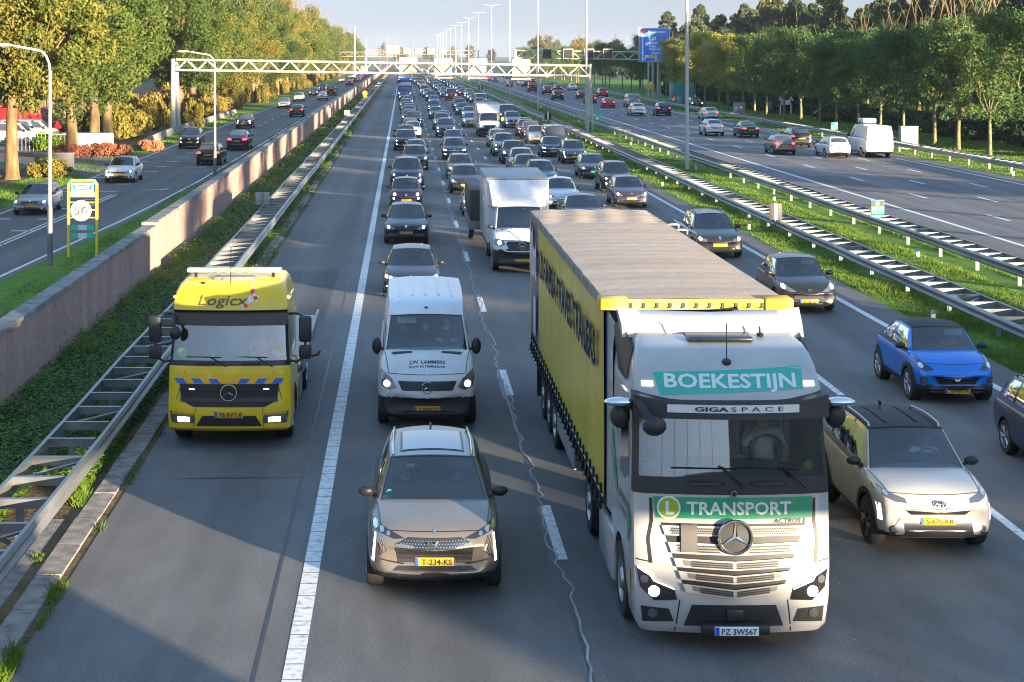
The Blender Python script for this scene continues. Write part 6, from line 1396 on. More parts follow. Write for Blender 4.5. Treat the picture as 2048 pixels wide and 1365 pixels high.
for x in (-.35, .2): MB().ell((x, .42, 1.72), (.04, .04, .05), 8, 6).ell((x, .42, 1.79), (.025, .025, .03), 8, 6).build('dash_toy', M['white'], yt)
MB().box(-1.2, 1.2, 2.9, 9.6, .98, 1.06).build('flatbed', M['steel'], yt, smooth=0); MB().box(-.45, .45, 2.0, 9.2, .55, .96).build('chassis', M['black'], yt, smooth=0)
for s in (-1, 1): MB().box(s*1.2-.03, s*1.2+.03, 2.9, 9.6, .92, 1.2).build('bed_side', M['steel'], yt, smooth=0); MB().tube([(s*1.22, 4.4, .95), (s*1.45, 4.4, 1.02), (s*1.5, 4.4, 1.1)], .025, 6).build('winch_lever', M['black'], yt)
MB().box(-1.1, 1.1, 2.5, 2.6, .9, 2.3).box(-.5, .5, 2.6, 3.2, 1.06, 1.4, bev=.05).build('headboard', M['lorry_yellow'], yt, smooth=0)
sit('recovery driver wearing an orange vest with white bands behind the yellow lorry windscreen', (-3.27+.55, 31.7+1.02, 1.42), 'orange', 'hair_grey')

# ---- blue lorry far back, red lorry further
bl, _ = actros('articulated_lorry', 'blue lorry at the far end of the lane beside the hard shoulder', hero=False, PMn='lorry_blue'); bl.location = (.3, 296, 0)
trailer_body(bl, 2.78, 16.4, side=mat('pale_blue_side', (.2, .3, .5), .5), hero=False)
for s in (-1, 1):
    for y in (11.3, 12.6, 13.9): lorry_wheel(bl, s*1.06, y)
rl, _ = actros('articulated_lorry', 'distant lorry with red lower cab and pale upper body in the second lane', hero=False, PMn='lorry_white'); rl.location = (4.1, 445, 0)
trailer_body(rl, 2.78, 16.4, side=mat('dark_red_side', (.25, .03, .03), .5), hero=False)
for s in (-1, 1):
    for y in (11.3, 12.6, 13.9): lorry_wheel(rl, s*1.06, y)

# ================================================================ NEAR VEHICLES WITH THEIR OWN FACES
PT = {k: paint(n, c, mt) for k, (n, c, mt) in {
    'black': ('black_paint', (.010, .010, .012), 0), 'navy': ('navy_paint', (.006, .013, .055), .15), 'blueblack': ('blue_black_paint', (.014, .018, .028), .2), 'charcoal': ('charcoal_paint', (.03, .032, .036), .4),
    'grey': ('grey_paint', (.13, .135, .145), .5), 'silver': ('silver_paint', (.36, .38, .40), .6), 'white': ('white_paint', (.60, .60, .60), 0), 'cream': ('cream_white_paint', (.68, .62, .48), 0),
    'blue': ('blue_paint', (.02, .09, .32), .3), 'steelblue': ('steel_blue_paint', (.10, .15, .24), .5), 'red': ('red_paint', (.36, .015, .02), .1), 'darkred': ('dark_red_paint', (.16, .012, .02), .3),
    'teal': ('teal_paint', (.01, .17, .17), .2), 'purple': ('purple_grey_paint', (.05, .04, .065), .4), 'brown': ('brown_paint', (.075, .055, .045), .4), 'beige': ('sandy_grey_paint', (.19, .175, .155), .5),
    'adam': ('bright_blue_paint', (.008, .16, .60), .15), 'pearl': ('pearl_white_paint', (.40, .39, .37), .05), 'darkgreen': ('dark_green_paint', (.02, .045, .035), .3), 'gold': ('champagne_paint', (.34, .29, .20), .5)}.items()}
def gold_chip(*a): pass
# --- sandy grey SUV in front
DS = var(SUV, darkhl=True, lip=.37, L=4.57, W=.935, clad=False, railm=M['chrome'], wid=[(0, .70), (.07, .82), (.3, .905), (.8, .935), (3.6, .935), (4.2, .88), (4.57, .78)], bowf=.30,
    top=[(0, .70), (.05, .80), (.12, .88), (.3, .945), (.95, 1.045), (1.15, 1.085), (1.5, 1.10), (3.7, 1.15), (4.15, 1.13), (4.45, 1.05), (4.57, .85)],
    grille=[(-.50, .51), (.50, .51), (.54, .77), (.36, .86), (-.36, .86), (-.54, .77)], low=[(-.46, .32), (.46, .32), (.62, .37), (.50, .47), (-.50, .47), (-.62, .37)], hl=[(.40, .845), (.55, .83), (.70, .87), (.86, .92), (.885, 1.0), (.80, .975), (.6, .915)],
    bulb=[(.81, .945, .035), (.72, .915, .03), (.63, .885, .026)], drl=[(.80, .87), (.82, .87), (.86, .50), (.83, .49)], fog=None, plate=(.52, .265, .06), badge=(0, .78, 0), A=(1.07, 1.06, .79), B=(1.78, 1.55, .62), C=(3.75, 1.54, .60), E=(4.42, 1.10, .72))
ds, so = car('suv_car', DS, 'sandy grey SUV with diamond grille and sunroof in front of the white van', 'car', 0, paint_m=PT['beige'], plate_txt='T-234-KS', lv=2, lamp='chrome')
ds.location = (.43, 22.8, 0)
g = MB(); rows = 9
for r_ in range(rows):
    z = .535+r_*.036
    for k in range(27):
        x = -.52+.04*k+(.02 if r_ % 2 else 0); lim = .49+.04*(z-.51)/.26 if z < .77 else .52-(z-.77)*1.9
        if abs(x) > lim: continue
        w = .013; g.add(project([(x-w, z), (x, z-.010), (x+w, z), (x, z+.010)], so, 'f', .012), [(0, 1, 2, 3)])
g.build('grille_mesh', M['chrome'], ds, smooth=0)
b = MB(); decal(b, [(-.5, .285), (.5, .285), (.54, .325), (-.54, .325)], so, off=.02); decal(b, [(-.46, .298), (.46, .298), (.48, .315), (-.48, .315)], so, off=.026, m=1); b.build('bumper_trim', [M['chrome'], M['trim']], ds, smooth=0)
for s in (-1, 1):
    b = MB()
    for k in range(4): x0 = .795-.022*k; decal(b, [(s*x0, .85), (s*(x0+.006), .85), (s*(x0-.035-.012*k), .70-.01*k), (s*(x0+.03+.006*k), .52+.02*k), (s*(x0+.022+.006*k), .52+.02*k), (s*(x0-.044-.012*k), .70-.01*k)], so, off=.012, step=.1)
    b.build('light_fins', M['chrome'], ds, smooth=0)
    b = MB(); decal(b, [(s*.40, .50), (s*.74, .56), (s*.74, .545), (s*.44, .485)], so, off=.008); b.build('bumper_crease', M['trim'], ds, smooth=0)
b = MB(); y = min(p.y for p in project([(0, .78)], so, 'f', 0))-.025; b.add([(-.10, y, .83), (-.10, y, .72), (-.0, y-.01, .775)], [(0, 1, 2)]).add([(.03, y, .84), (.06, y, .83), (.02, y-.01, .775), (.075, y, .745), (.0, y, .69), (-.01, y, .705), (.045, y-.01, .75), (-.01, y-.01, .785)], [(0, 1, 2, 7), (7, 2, 3, 6), (6, 3, 4, 5)]); b.build('badge', M['chrome'], ds, smooth=0)
b = MB(); decal(b, [(-.0, .90), (.02, .92), (.02, .95), (-.02, .94), (-.02, .91)], so, off=.012); b.build('bonnet_badge', M['chrome'], ds, smooth=0)
rbv = bvh_of([c for c in ds.children if c.name.startswith('roof') and 'rail' not in c.name][0])
b = MB(); decal(b, rect(-.46, .46, 2.05, 3.25), rbv, 't', -.012, m=1, step=.1) if 0 else decal(b, rect(-.47, .47, 2.02, 3.30), rbv, 't', .006, step=.1); b.build('sunroof_frame', M['trim'], ds, smooth=60)
b = MB(); decal(b, rect(-.435, .435, 2.06, 3.26), rbv, 't', .012, step=.1); b.build('sunroof', M['opaque'], ds, smooth=60)
MB().ell((0, 3.6, 1.63), (.02, .09, .05), 8, 6).build('roof_fin', PT['beige'], ds)
b = MB(); b.box(-.38, -.26, 1.82, 1.825, 1.40, 1.455); b.build('window_sticker', mat('toll_sticker', (.6, .65, .55), .5), ds, smooth=0)
b = MB(); b.lathe([(0, 0), (.05, 0), (.05, .004), (0, .004)], 14, T=Matrix.Translation((-.62, 1.33, 1.16)), ax='y'); b.build('window_sticker', M['green_band'], ds, smooth=0)
visor(ds, 1, 'seat'); visor(ds, -1, 'seat')
def drv(root, label, shirt='navy', hair='hair', side=1, kind=None, s=.96):
    d = root['drv']; return sit(label, (root.location.x+side*d[0], root.location.y+d[1], d[2]), shirt, hair, kind, s=s)
drv(ds, 'driver of the sandy grey SUV, face half hidden by the sun visor', 'black'); drv(ds, 'passenger in the sandy grey SUV, dark clothes, left seat in the picture', 'black', 'hair_blond', -1, PASS)
# --- white panel van
vn, so = car('panel_van', PANEL, 'white panel van lettered J.W. LAMMERS with three people in the front', 'van', 0, paint_m=PT['white'], plate_txt='7-VKN-32', lv=2)
vn.location = (.48, 33.2, 0)
b = MB(); lettering(b, 'J.W. LAMMERS', 0, .47, .72, .085, so, 't', .006, bold=.02); lettering(b, 'BOUW- EN TIMMERBEDRIJF', 0, .37, .72, .05, so, 't', .006, bold=.01); b.build('bonnet_lettering', M['ink'], vn, smooth=0)
y = min(p.y for p in project([(0, .86)], so, 'f', 0)); b = MB(); star(b, 0, .87, .105, y-.045); b.build('star', M['chrome'], vn, smooth=30)
for s in (-1, 1): b = MB(); decal(b, [(s*.30, .80), (s*.68, .77), (s*.72, .88), (s*.30, .87)], so, 't', .006); b.build('bonnet_vent', M['black'], vn, smooth=0)
b = MB(); decal(b, rect(-.09, .09, .60, .61), so) if 0 else decal(b, disc(0, .22, .03, 10), so, 't', .01); b.build('bonnet_badge', M['chrome'], vn, smooth=0)
rbv = bvh_of([c for c in vn.children if c.name.startswith('roof')][0]); b = MB()
for x in (-.55, -.28, 0, .28, .55): decal(b, rect(x-.02, x+.02, 2.5, 5.4), rbv, 't', .012, step=.3)
b.build('roof_ribs', PT['white'], vn, smooth=0)
b = MB(); decal(b, rect(-.035, .035, 1.66, 1.72), rbv, 't', .015); b.build('roof_lamp', M['trim'], vn, smooth=0)
visor(vn, -1)
d = vn['drv']
for lb, x, sh, hr, kd in (('van driver in a dark jacket and white collar behind the J.W. LAMMERS lettering', .42, 'navy', 'hair', DRIVE), ('middle passenger of the white van in a dark coat', -.02, 'black', 'hair_grey', PASS), ('blond passenger in the white van on the picture left', -.46, 'navy', 'hair_blond', PASS)):
    sit(lb, (vn.location.x+x, vn.location.y+d[1]+.05, 1.27), sh, hr, kd); x_ = MB().add([(vn.location.x+x-.03, 0, 0), (vn.location.x+x+.03, 0, 0), (vn.location.x+x, 0, -.12)], [(0, 1, 2)]) if 0 else None
# --- white crossover with black roof
YC = var(SUV, lip=.36, L=4.18, W=.885, railm=M['alloy'], wheel='dark', wf=.86, wb=3.4, hl=[(.46, .80), (.62, .81), (.84, .90), (.865, 1.03), (.78, .97), (.62, .895), (.48, .86)], bulb=[(.72, .90, .03)], drl=[(.80, .52), (.835, .52), (.845, .75), (.81, .75)],
    grille=[(-.40, .625), (.40, .625), (.48, .70), (.42, .745), (-.42, .745), (-.48, .70)], low=[(-.50, .34), (.50, .34), (.52, .50), (-.52, .50)], fog=(.66, .41, .04), plate=(.53, .26, .055), badge=(0, .79, .0), wid=[(0, .72), (.07, .80), (.3, .86), (.8, .885), (3.4, .885), (3.9, .84), (4.18, .74)],
    top=[(0, .68), (.05, .80), (.14, .87), (.4, .945), (.95, 1.03), (1.15, 1.06), (1.5, 1.07), (3.5, 1.14), (3.95, 1.12), (4.1, 1.05), (4.18, .85)], bot=[(0, .42), (.07, .30), (.25, .24), (3.7, .25), (4.05, .36), (4.18, .48)], A=(1.02, 1.03, .755), B=(1.7, 1.54, .59), C=(3.45, 1.52, .57), E=(4.06, 1.10, .68))
yc, so = car('crossover_car', YC, 'white crossover car with black roof and silver roof rails beside the big lorry', 'car', 0, paint_m=PT['pearl'], roof_m=M['roofblack'], plate_txt='S-670-KR', lv=2, lamp='chrome')
yc.location = (7.9, 24.8, 0)
y = min(p.y for p in project([(0, .79)], so, 'f', 0))-.02; b = MB()
for a_, c_ in ((.085, .055), (.035, .052)): b.tube([(a_*cos(2*pi*k/20), y, .79+c_*sin(2*pi*k/20)) for k in range(21)], .009, 5)
b.tube([(.055*cos(2*pi*k/20), y, .82+.024*sin(2*pi*k/20)) for k in range(21)], .008, 5); b.build('badge', M['chrome'], yc)
b = MB(); decal(b, [(-.62, .33), (-.52, .33), (-.5, .52), (.5, .52), (.52, .33), (.62, .33), (.66, .42), (.56, .585), (-.56, .585), (-.66, .42)], so, off=.010); b.build('bumper_frame', M['alloy'], yc, smooth=60)
b = MB(); decal(b, [(-.56, .27), (.56, .27), (.58, .30), (-.58, .30)], so, off=.012); b.build('bumper_trim', M['alloy'], yc, smooth=0)
b = MB()
for z in (.655, .69, .722):
    for k in range(20):
        x = -.40+k*.042
        if abs(x) > .07: b.add(project([(x-.014, z-.008), (x+.014, z-.008), (x+.016, z+.008), (x-.012, z+.008)], so, 'f', .012), [(0, 1, 2, 3)])
b.build('grille_mesh', M['alloy'], yc, smooth=0)
for x in (-.25, .25):
    rbv = bvh_of([c for c in yc.children if c.name.startswith('roof') and 'rail' not in c.name][0]); b = MB(); decal(b, rect(x-.03, x+.03, 2.0, 3.3), rbv, 't', .012, step=.2); b.build('roof_ribs', M['roofblack'], yc, smooth=0)
MB().ell((0, 3.2, 1.66), (.02, .09, .06), 8, 6).build('roof_fin', M['trim'], yc)
drv(yc, 'driver of the white crossover car in a pale green top', 'mint')
# --- bright blue small car
AD = var(MINI, lip=.40, L=3.75, W=.87, clad=True, wheel='suv', zr=.33, wf=.76, wb=3.1, wid=[(0, .68), (.07, .78), (.3, .845), (.8, .87), (2.9, .87), (3.45, .82), (3.75, .70)], hl=[(.48, .74), (.62, .71), (.80, .78), (.84, .90), (.78, .95), (.66, .87)], bulb=[(.72, .81, .05)],
    grille=[(-.38, .43), (.38, .43), (.50, .60), (.46, .635), (-.46, .635), (-.50, .60)], low=[(-.50, .25), (.50, .25), (.62, .33), (-.62, .33)], fog=(.70, .52, .05), plate=(.30, .26, .055), badge=(0, .57, 0), A=(.80, .985, .725), B=(1.38, 1.42, .575), C=(2.7, 1.41, .56), E=(3.5, 1.02, .64), top=[(0, .58), (.05, .70), (.14, .80), (.35, .89), (.75, .985), (.95, 1.0), (1.3, 1.01), (2.9, 1.05), (3.4, 1.04), (3.66, .95), (3.75, .8)], bot=[(0, .36), (.07, .26), (.25, .2), (3.3, .22), (3.62, .3), (3.75, .42)])
ad, so = car('small_car', AD, 'bright blue small car with black roof next to the grass median', 'car', 0, paint_m=PT['adam'], roof_m=M['roofblack'], plate_txt='XH-697-N', lv=2, lamp='chrome')
ad.location = (11.75, 35.7, 0)
b = MB(); decal(b, [(-.72, .24), (.72, .24), (.80, .46), (.56, .44), (.46, .40), (-.46, .40), (-.56, .44), (-.80, .46)], so, off=.004); b.build('bumper_cladding', M['black'], ad, smooth=60)
b = MB(); decal(b, [(-.50, .25), (.50, .25), (.56, .29), (-.56, .29)], so, off=.012); decal(b, [(-.48, .60), (0, .555), (.48, .60), (.48, .585), (0, .53), (-.48, .585)], so, off=.016); b.build('chrome_strip', M['chrome'], ad, smooth=60)
y = min(p.y for p in project([(0, .57)], so, 'f', 0))-.02; b = MB().tube([(.065*cos(2*pi*k/20), y, .57+.065*sin(2*pi*k/20)) for k in range(21)], .01, 5).box(-.09, .09, y-.004, y+.004, .562, .578); b.build('badge', M['chrome'], ad)
visor(ad, 1); drv(ad, 'driver of the bright blue small car in a white shirt', 'white', 'hair_grey')
# --- black hatchback with slanted lamps, dark hatchbacks
P206 = var(HATCH, L=3.85, hl=[(.36, .64), (.52, .625), (.74, .70), (.84, .82), (.82, .90), (.74, .88), (.55, .75)], bulb=[(.70, .765, .06)], grille=[(-.30, .625), (.30, .625), (.34, .665), (-.34, .665)], low=[(-.46, .42), (.46, .42), (.40, .52), (-.40, .52)], fog=(.70, .46, .03), plate=(.36, .26, .05), badge=(0, .66, .0), wb=3.28, wid=[(0, .70), (.07, .79), (.3, .84), (.8, .86), (3.1, .86), (3.6, .81), (3.85, .70)], W=.86, top=[(0, .55), (.05, .64), (.14, .72), (.4, .82), (.9, .93), (1.1, .965), (1.5, .975), (3.1, 1.02), (3.6, 1.0), (3.78, .93), (3.85, .78)], bot=[(0, .32), (.07, .22), (.25, .18), (3.45, .21), (3.75, .3), (3.85, .42)], C=(3.05, 1.385, .55), E=(3.70, .98, .64))
pg, so = car('hatchback_car', P206, 'black hatchback with slanting headlights left of the grass median behind the blue small car', 'car', 0, paint_m=PT['black'], plate_txt='47-NP-XX')
pg.location = (11.65, 48.3, 0); y = min(p.y for p in project([(0, .66)], so, 'f', 0))-.02
b = MB().add([(-.07, y, .72), (-.02, y, .73), (0, y, .70), (.02, y, .73), (.07, y, .72), (.04, y, .60), (0, y, .585), (-.04, y, .60)], [tuple(range(8))]); b.build('badge', M['chrome'], pg, smooth=0)
b = MB(); decal(b, [(-.42, .95), (-.30, .93), (-.28, 1.0), (-.40, 1.02)], so, 't', .006); decal(b, [(-.56, .97), (-.45, .95), (-.43, 1.02), (-.54, 1.04)], so, 't', .006); b.build('bonnet_vent', M['trim'], pg, smooth=0)
visor(pg, 1); drv(pg, 'driver of the black hatchback behind the blue small car', 'black'); d = pg['drv']; sit('passenger in the black hatchback wearing orange beside its driver', (11.65-d[0], 48.3+d[1]+.06, d[2]-.05), 'orange', 'hair', PASS)
# --- dark blue estate at the right edge
es, so = car('estate_car', EST, 'dark blue estate car cut off by the right edge of the picture', 'car', 0, paint_m=PT['navy']); es.location = (12.05, 27.9, 0)
# --- white box van in the second lane with a dark trailer
BV = var(PANEL, L=2.7, wb=5.2, side=[(.12, .62)], zroof=None, B=(1.50, 2.12, .76), C=(2.62, 2.16, .80), E=(2.68, 1.4, .93), hl=[(.56, .98), (.72, .90), (.92, .96), (.955, 1.14), (.84, 1.16), (.62, 1.10)], bulb=[(.76, 1.03, .07)], grille=[(-.44, .80), (.44, .80), (.54, 1.0), (.48, 1.08), (-.48, 1.08), (-.54, 1.0)], bumper=.80, wid=[(0, .82), (.05, .92), (.3, .975), (.8, .99), (2.7, .99)], top=[(0, .62), (.03, .84), (.08, 1.0), (.25, 1.14), (.55, 1.31), (.8, 1.42), (.95, 1.45), (2.6, 1.45), (2.7, 1.4)], bot=[(0, .38), (.05, .27), (.25, .22), (2.5, .3), (2.7, .4)])
def box_van(label, pm, w=1.1, top=3.06, ln=5.4, lod=0):
    t, so = car('box_van', BV, label, 'van', lod, paint_m=PT[pm])
    MB().box(-w, w, 2.3, 2.3+ln, .80, top, bev=.03).build('cargo_box', PT['white'], t); MB().box(-w-.02, w+.02, 2.28, 2.32+ln, top-.04, top+.04, bev=.02).build('box_rim', M['cab'], t)
    nz = 9; f = MB(); f.grid(lambda u, v: (u*(w-.06)*(1-.12*(1-v)), 1.55+.72*v**1.6+.25*u*u*(1-v)*.6, lerp(2.14, top-.06, v)), [-1+i/6 for i in range(13)], [i/8 for i in range(nz)])
    for s in (-1, 1): f.add([(s*(w-.06)*.88, 1.7, 2.14), (s*(w-.06), 2.28, top-.06), (s*(w-.06), 2.32, 2.14)], [(0, 1, 2)])
    f.build('wind_deflector', PT['white'], t, smooth=60)
    MB().box(-w+.1, w-.1, 2.5, 2.2+ln, .5, .8).build('chassis', M['black'], t, smooth=0)
    return t, so
bx, so = box_van('white box van with tall wind deflector in the second lane behind the big lorry', 'white'); bx.location = (4.05, 57.3, 0)
y = min(p.y for p in project([(0, .94)], so, 'f', 0)); star(MB(), 0, .94, .12, y-.05).build('star', M['chrome'], bx, smooth=30)
b = MB(); decal(b, [(-.66, .80), (-.72, .86), (-.60, .86), (-.5, .765), (.5, .765), (.6, .86), (.72, .86), (.66, .80), (.54, .735), (-.54, .735)], so, off=.012); b.build('grille_surround', PT['white'], bx, smooth=0)
for s in (-1, 1): b = MB(); decal(b, [(s*.30, .80), (s*.68, .77), (s*.70, .83), (s*.30, .86)], so, 't', .006); b.build('bonnet_vent', M['black'], bx, smooth=0)
t = thing('covered_trailer', 'dark canvas covered trailer hitched behind the white box van', 'trailer', (3.75, 65.6, 0)); MB().box(-1.15, 1.15, 0, 5.5, 1.0, 2.2, bev=.06).build('canvas_cover', M['dark_tarp'], t); MB().box(-1.18, 1.18, 0, 5.5, .65, 1.0).build('side_boards', M['steel'], t, smooth=0)
for s in (-1, 1): put_wheel(t, 'car', s*1.0, 2.4, .32); put_wheel(t, 'car', s*1.0, 3.15, .32)
MB().tube([(0, -2.2, .55), (0, 0, .6)], .05, 6).build('drawbar', M['steel'], t)
dy, so = box_van('white box lorry with two people seen through its wide windscreen in the third lane', 'cream', 1.1, 2.95, 6.0); dy.location = (7.85, 153.6, 0)
MB().ell((1.25, 1.2, 1.6), (.12, .08, .2), 10, 8).build('orange_mirror', M['amber'], dy)
# --- roof-rack van hidden beside the big trailer
rv, so = car('panel_van', VAN, 'van with a silver ladder rack on its roof, mostly hidden behind the yellow trailer', 'van', 1, paint_m=PT['silver']); rv.location = (7.75, 47.2, 0)
rk = thing('roof_ladder', 'silver ladder and rack lying on the roof of the hidden van', 'ladder', (7.75, 48.2, 1.9)); b = MB()
for x in (-.65, -.2, .15, .62): b.tube([(x, 0, .42), (x, 3.9, .42)], .035, 6)
for k in range(11): b.tube([(-.2, .2+k*.35, .42), (.15, .2+k*.35, .42)], .018, 5)
b.build('ladder', M['alloy'], rk); b = MB()
for y in (.4, 2.0, 3.6): b.box(-.75, .75, y-.03, y+.03, .3, .36).box(-.72, -.68, y-.03, y+.03, .02, .3).box(.68, .72, y-.03, y+.03, .02, .3)
b.build('rack', M['steel'], rk)

# ================================================================ THE JAM AND THE OTHER ROADS
TYPES = {'hatch': HATCH, 'est': EST, 'sed': SED, 'suv': SUV, 'mini': MINI, 'mpv': MPV, 'van': VAN, 'panel': PANEL}
NAME = {'hatch': 'hatchback', 'est': 'estate', 'sed': 'saloon', 'suv': 'SUV', 'mini': 'small round hatchback', 'mpv': 'people carrier', 'van': 'van', 'panel': 'panel van', 'cab': 'convertible'}
OBJ = {'hatch': 'hatchback_car', 'est': 'estate_car', 'sed': 'saloon_car', 'suv': 'suv_car', 'mini': 'small_car', 'mpv': 'people_carrier', 'van': 'van', 'panel': 'panel_van'}
# a second face for the commonest bodies
TYPES['hatch2'] = var(HATCH, hl=[(.42, .66), (.58, .63), (.78, .67), (.84, .78), (.78, .79), (.58, .745), (.44, .72)], bulb=[(.62, .69, .05), (.75, .72, .045)], drl=[(.55, .40), (.75, .42), (.76, .45), (.55, .43)], fog=None, grille=[(-.40, .63), (.40, .63), (.42, .69), (-.42, .69)], low=[(-.62, .26), (.62, .26), (.50, .45), (-.50, .45)], cbar=True)
TYPES['suv2'] = var(SUV, hl=[(.56, .78), (.72, .74), (.87, .78), (.885, .93), (.74, .93), (.58, .90)], bulb=[(.73, .84, .07)], drl=None, fog=(.70, .5, .055), grille=[(-.52, .66), (.52, .66), (.5, .88), (-.5, .88)], clad=False, cbar=True)
TYPES['suv3'] = var(SUV, hl=[(.46, .83), (.70, .82), (.88, .88), (.885, .925), (.70, .895), (.48, .89)], bulb=[(.74, .875, .03)], drl=[(.80, .88), (.83, .88), (.70, .46), (.66, .46)], fog=None, grille=[(-.52, .52), (.52, .52), (.44, .80), (-.44, .80)], cbar=True)
for k in ('hatch2', 'suv2', 'suv3'): NAME[k] = NAME[k[:-1]]; OBJ[k] = OBJ[k[:-1]]
protos = {}
def get(kind, lod, rear):
    k = (kind, lod, rear)
    if k not in protos:
        r, so = car('prototype', TYPES[kind], None, None, min(lod, 1), rear=rear, lv=1 if lod < 2 else 0)
        if lod == 2:
            me = flatten(r, 'car_body'); wipe(r); protos[k] = me
        else: protos[k] = r
    return protos[k]
used = set()
def place(kind, col, x, y, label, group, away=False, rz=0, plate=None, dr=None, sv=False, cat=None, s=1):
    """a finished copy of one kind of car; Y is the end nearest the camera"""
    lod = 0 if (y < 128 and not away) else (1 if y < 235 else 2); P = TYPES[kind]; over = {'car_paint': PT[col]}
    if plate: over['number_plate_yellow'] = M[plate]
    pr = get(kind, lod, away)
    if lod == 2:
        o = link(OBJ[kind], pr); 
        for sl in o.material_slots:
            if sl.material and sl.material.name in over: m = over[sl.material.name]; sl.link = 'OBJECT'; sl.material = m
    else:
        o = copy_tree(pr, None, over); o.name = OBJ[kind]
    q = sin(x*37.1+y*12.7); s *= 1+.03*q; rz += .012*sin(x*11.3+y*5.1)
    o.scale = (s*(1+.02*sin(x*5+y)), s, s*(1+.035*sin(y*1.7+x*3))); o.rotation_euler = (0, 0, rz+(pi if away else 0)); o.location = (x, y+(P['L'] if away else 0), 0)
    tag(o, label, cat or ('van' if kind in ('van', 'panel') else 'car'), group)
    if lod == 0:
        d = pr['drv']; sh, hr = dr or ('navy', 'hair')
        if sv: visor_copy(o, d)
        sit('driver of the '+' '.join((label.replace(',', '').replace(' in the', '').replace(' the ', ' ')).split()[:12]), (x+d[0]*s, y+d[1]*s, d[2]*s), sh, hr, None, s=.96)
    return o
def visor_copy(o, d):
    x, y, z = d
    if 'm' not in visor.__dict__: visor.m = MB().box(-.2, .2, -.01, .01, -.07, .07, bev=.008).mesh('sun_visor', M['visor'])
    link('sun_visor', visor.m, o, (x, y-.21, z+.73))
def PX(u, y): return (u-U0)*y/F
CN = {'black': 'black', 'navy': 'navy blue', 'blueblack': 'blue-black', 'charcoal': 'charcoal', 'grey': 'grey', 'silver': 'silver', 'white': 'white', 'cream': 'cream white', 'blue': 'blue', 'steelblue': 'steel blue', 'red': 'red', 'darkred': 'dark red', 'teal': 'teal', 'purple': 'purple-grey', 'brown': 'brown', 'beige': 'sandy', 'darkgreen': 'dark green', 'gold': 'champagne'}
NUM = ['first', 'second', 'third', 'fourth', 'fifth', 'sixth', 'seventh', 'eighth', 'ninth', 'tenth', 'eleventh', 'twelfth', 'thirteenth', 'fourteenth', 'fifteenth', 'sixteenth', 'seventeenth', 'eighteenth', 'nineteenth', 'twentieth']
def lane_run(rows, phrase, group, away=False, start=0):
    for i, row in enumerate(rows):
        kind, col, x, y = row[:4]; k = dict(row[4]) if len(row) > 4 else {}
        n = i+start; lb = k.pop('label', None) or f'{CN[col]} {NAME[kind]}, {NUM[n] if n < 20 else "far"} {phrase}'
        place(kind, col, x, y, lb, group, away, **k)
L1 = [('hatch2', 'blueblack', .25, 51.0, {'dr': ('navy', 'hair_grey')}), ('sed', 'black', .12, 66.0, {}), ('mini', 'purple', .15, 81.0, {'sv': True}), ('suv', 'navy', .22, 92.5, {}), ('suv2', 'darkgreen', .75, 109, {'sv': True}), ('est', 'grey', .9, 119.5, {'sv': True}),
      ('suv', 'black', .2, 131), ('hatch', 'steelblue', .2, 142), ('mini', 'cream', .9, 152), ('hatch2', 'navy', .7, 160), ('suv', 'blueblack', 1.1, 174), ('est', 'steelblue', .7, 185), ('hatch', 'purple', .7, 196), ('sed', 'navy', .8, 207), ('hatch2', 'charcoal', .6, 217), ('est', 'steelblue', .4, 232), ('sed', 'navy', .7, 250), ('hatch', 'blueblack', .15, 277)]
lane_run(L1, 'behind the white van in the leftmost jam lane', 'cars queueing in the first lane')
L2 = [('hatch2', 'silver', 3.6, 77.5, {}), ('hatch', 'blueblack', 3.35, 90.5, {}), ('est', 'brown', 3.5, 101, {'sv': True}), ('hatch2', 'purple', 3.65, 119.5, {'sv': True}), ('est', 'navy', 4.05, 135), ('mpv', 'grey', 3.9, 152.5), ('suv', 'silver', 3.9, 168), ('est', 'blueblack', 4.4, 183), ('hatch', 'steelblue', 3.9, 196), ('mpv', 'charcoal', 4.1, 221), ('est', 'blue', 4.6, 252), ('suv2', 'charcoal', 4.6, 274), ('hatch', 'silver', 4.4, 300), ('van', 'cream', 4.05, 315), ('est', 'navy', 4.2, 342), ('hatch', 'silver', 4.3, 361), ('suv', 'steelblue', 4.4, 388), ('est', 'charcoal', 4.3, 412), ('hatch', 'darkred', 4.2, 430)]
lane_run(L2, 'behind the white box van in the second lane', 'cars queueing in the second lane')
L3 = [('sed', 'navy', 7.7, 71, {'sv': True}), ('hatch2', 'white', 7.66, 80.5, {'sv': True}), ('suv2', 'steelblue', 7.57, 91.5, {}), ('hatch', 'blueblack', 7.35, 99, {}), ('sed', 'silver', 7.55, 105.8, {'sv': True}), ('suv2', 'black', 7.65, 115, {}), ('suv', 'silver', 7.5, 124, {}), ('est', 'silver', 7.75, 136)]
lane_run(L3, 'in the third lane counting from the big trailer', 'cars queueing in the third lane')
L3b = [('est', 'silver', 7.05, 174), ('hatch2', 'silver', 7.7, 197), ('hatch', 'teal', 7.4, 209), ('suv', 'darkgreen', 7.6, 224), ('suv', 'charcoal', 7.9, 240), ('van', 'red', 8.0, 279, {'label': 'red van with black bumper in the third lane beyond the box lorry'}), ('hatch', 'blue', 7.25, 295), ('mpv', 'steelblue', 7.6, 306), ('est', 'grey', 7.5, 319), ('hatch', 'navy', 7.6, 333), ('suv', 'silver', 7.7, 345), ('est', 'blueblack', 7.6, 358), ('mpv', 'steelblue', 7.5, 372), ('hatch', 'silver', 7.7, 386), ('est', 'navy', 7.6, 399), ('suv', 'charcoal', 7.6, 413)]
lane_run(L3b, 'behind the white box lorry in the third lane', 'cars queueing in the third lane')
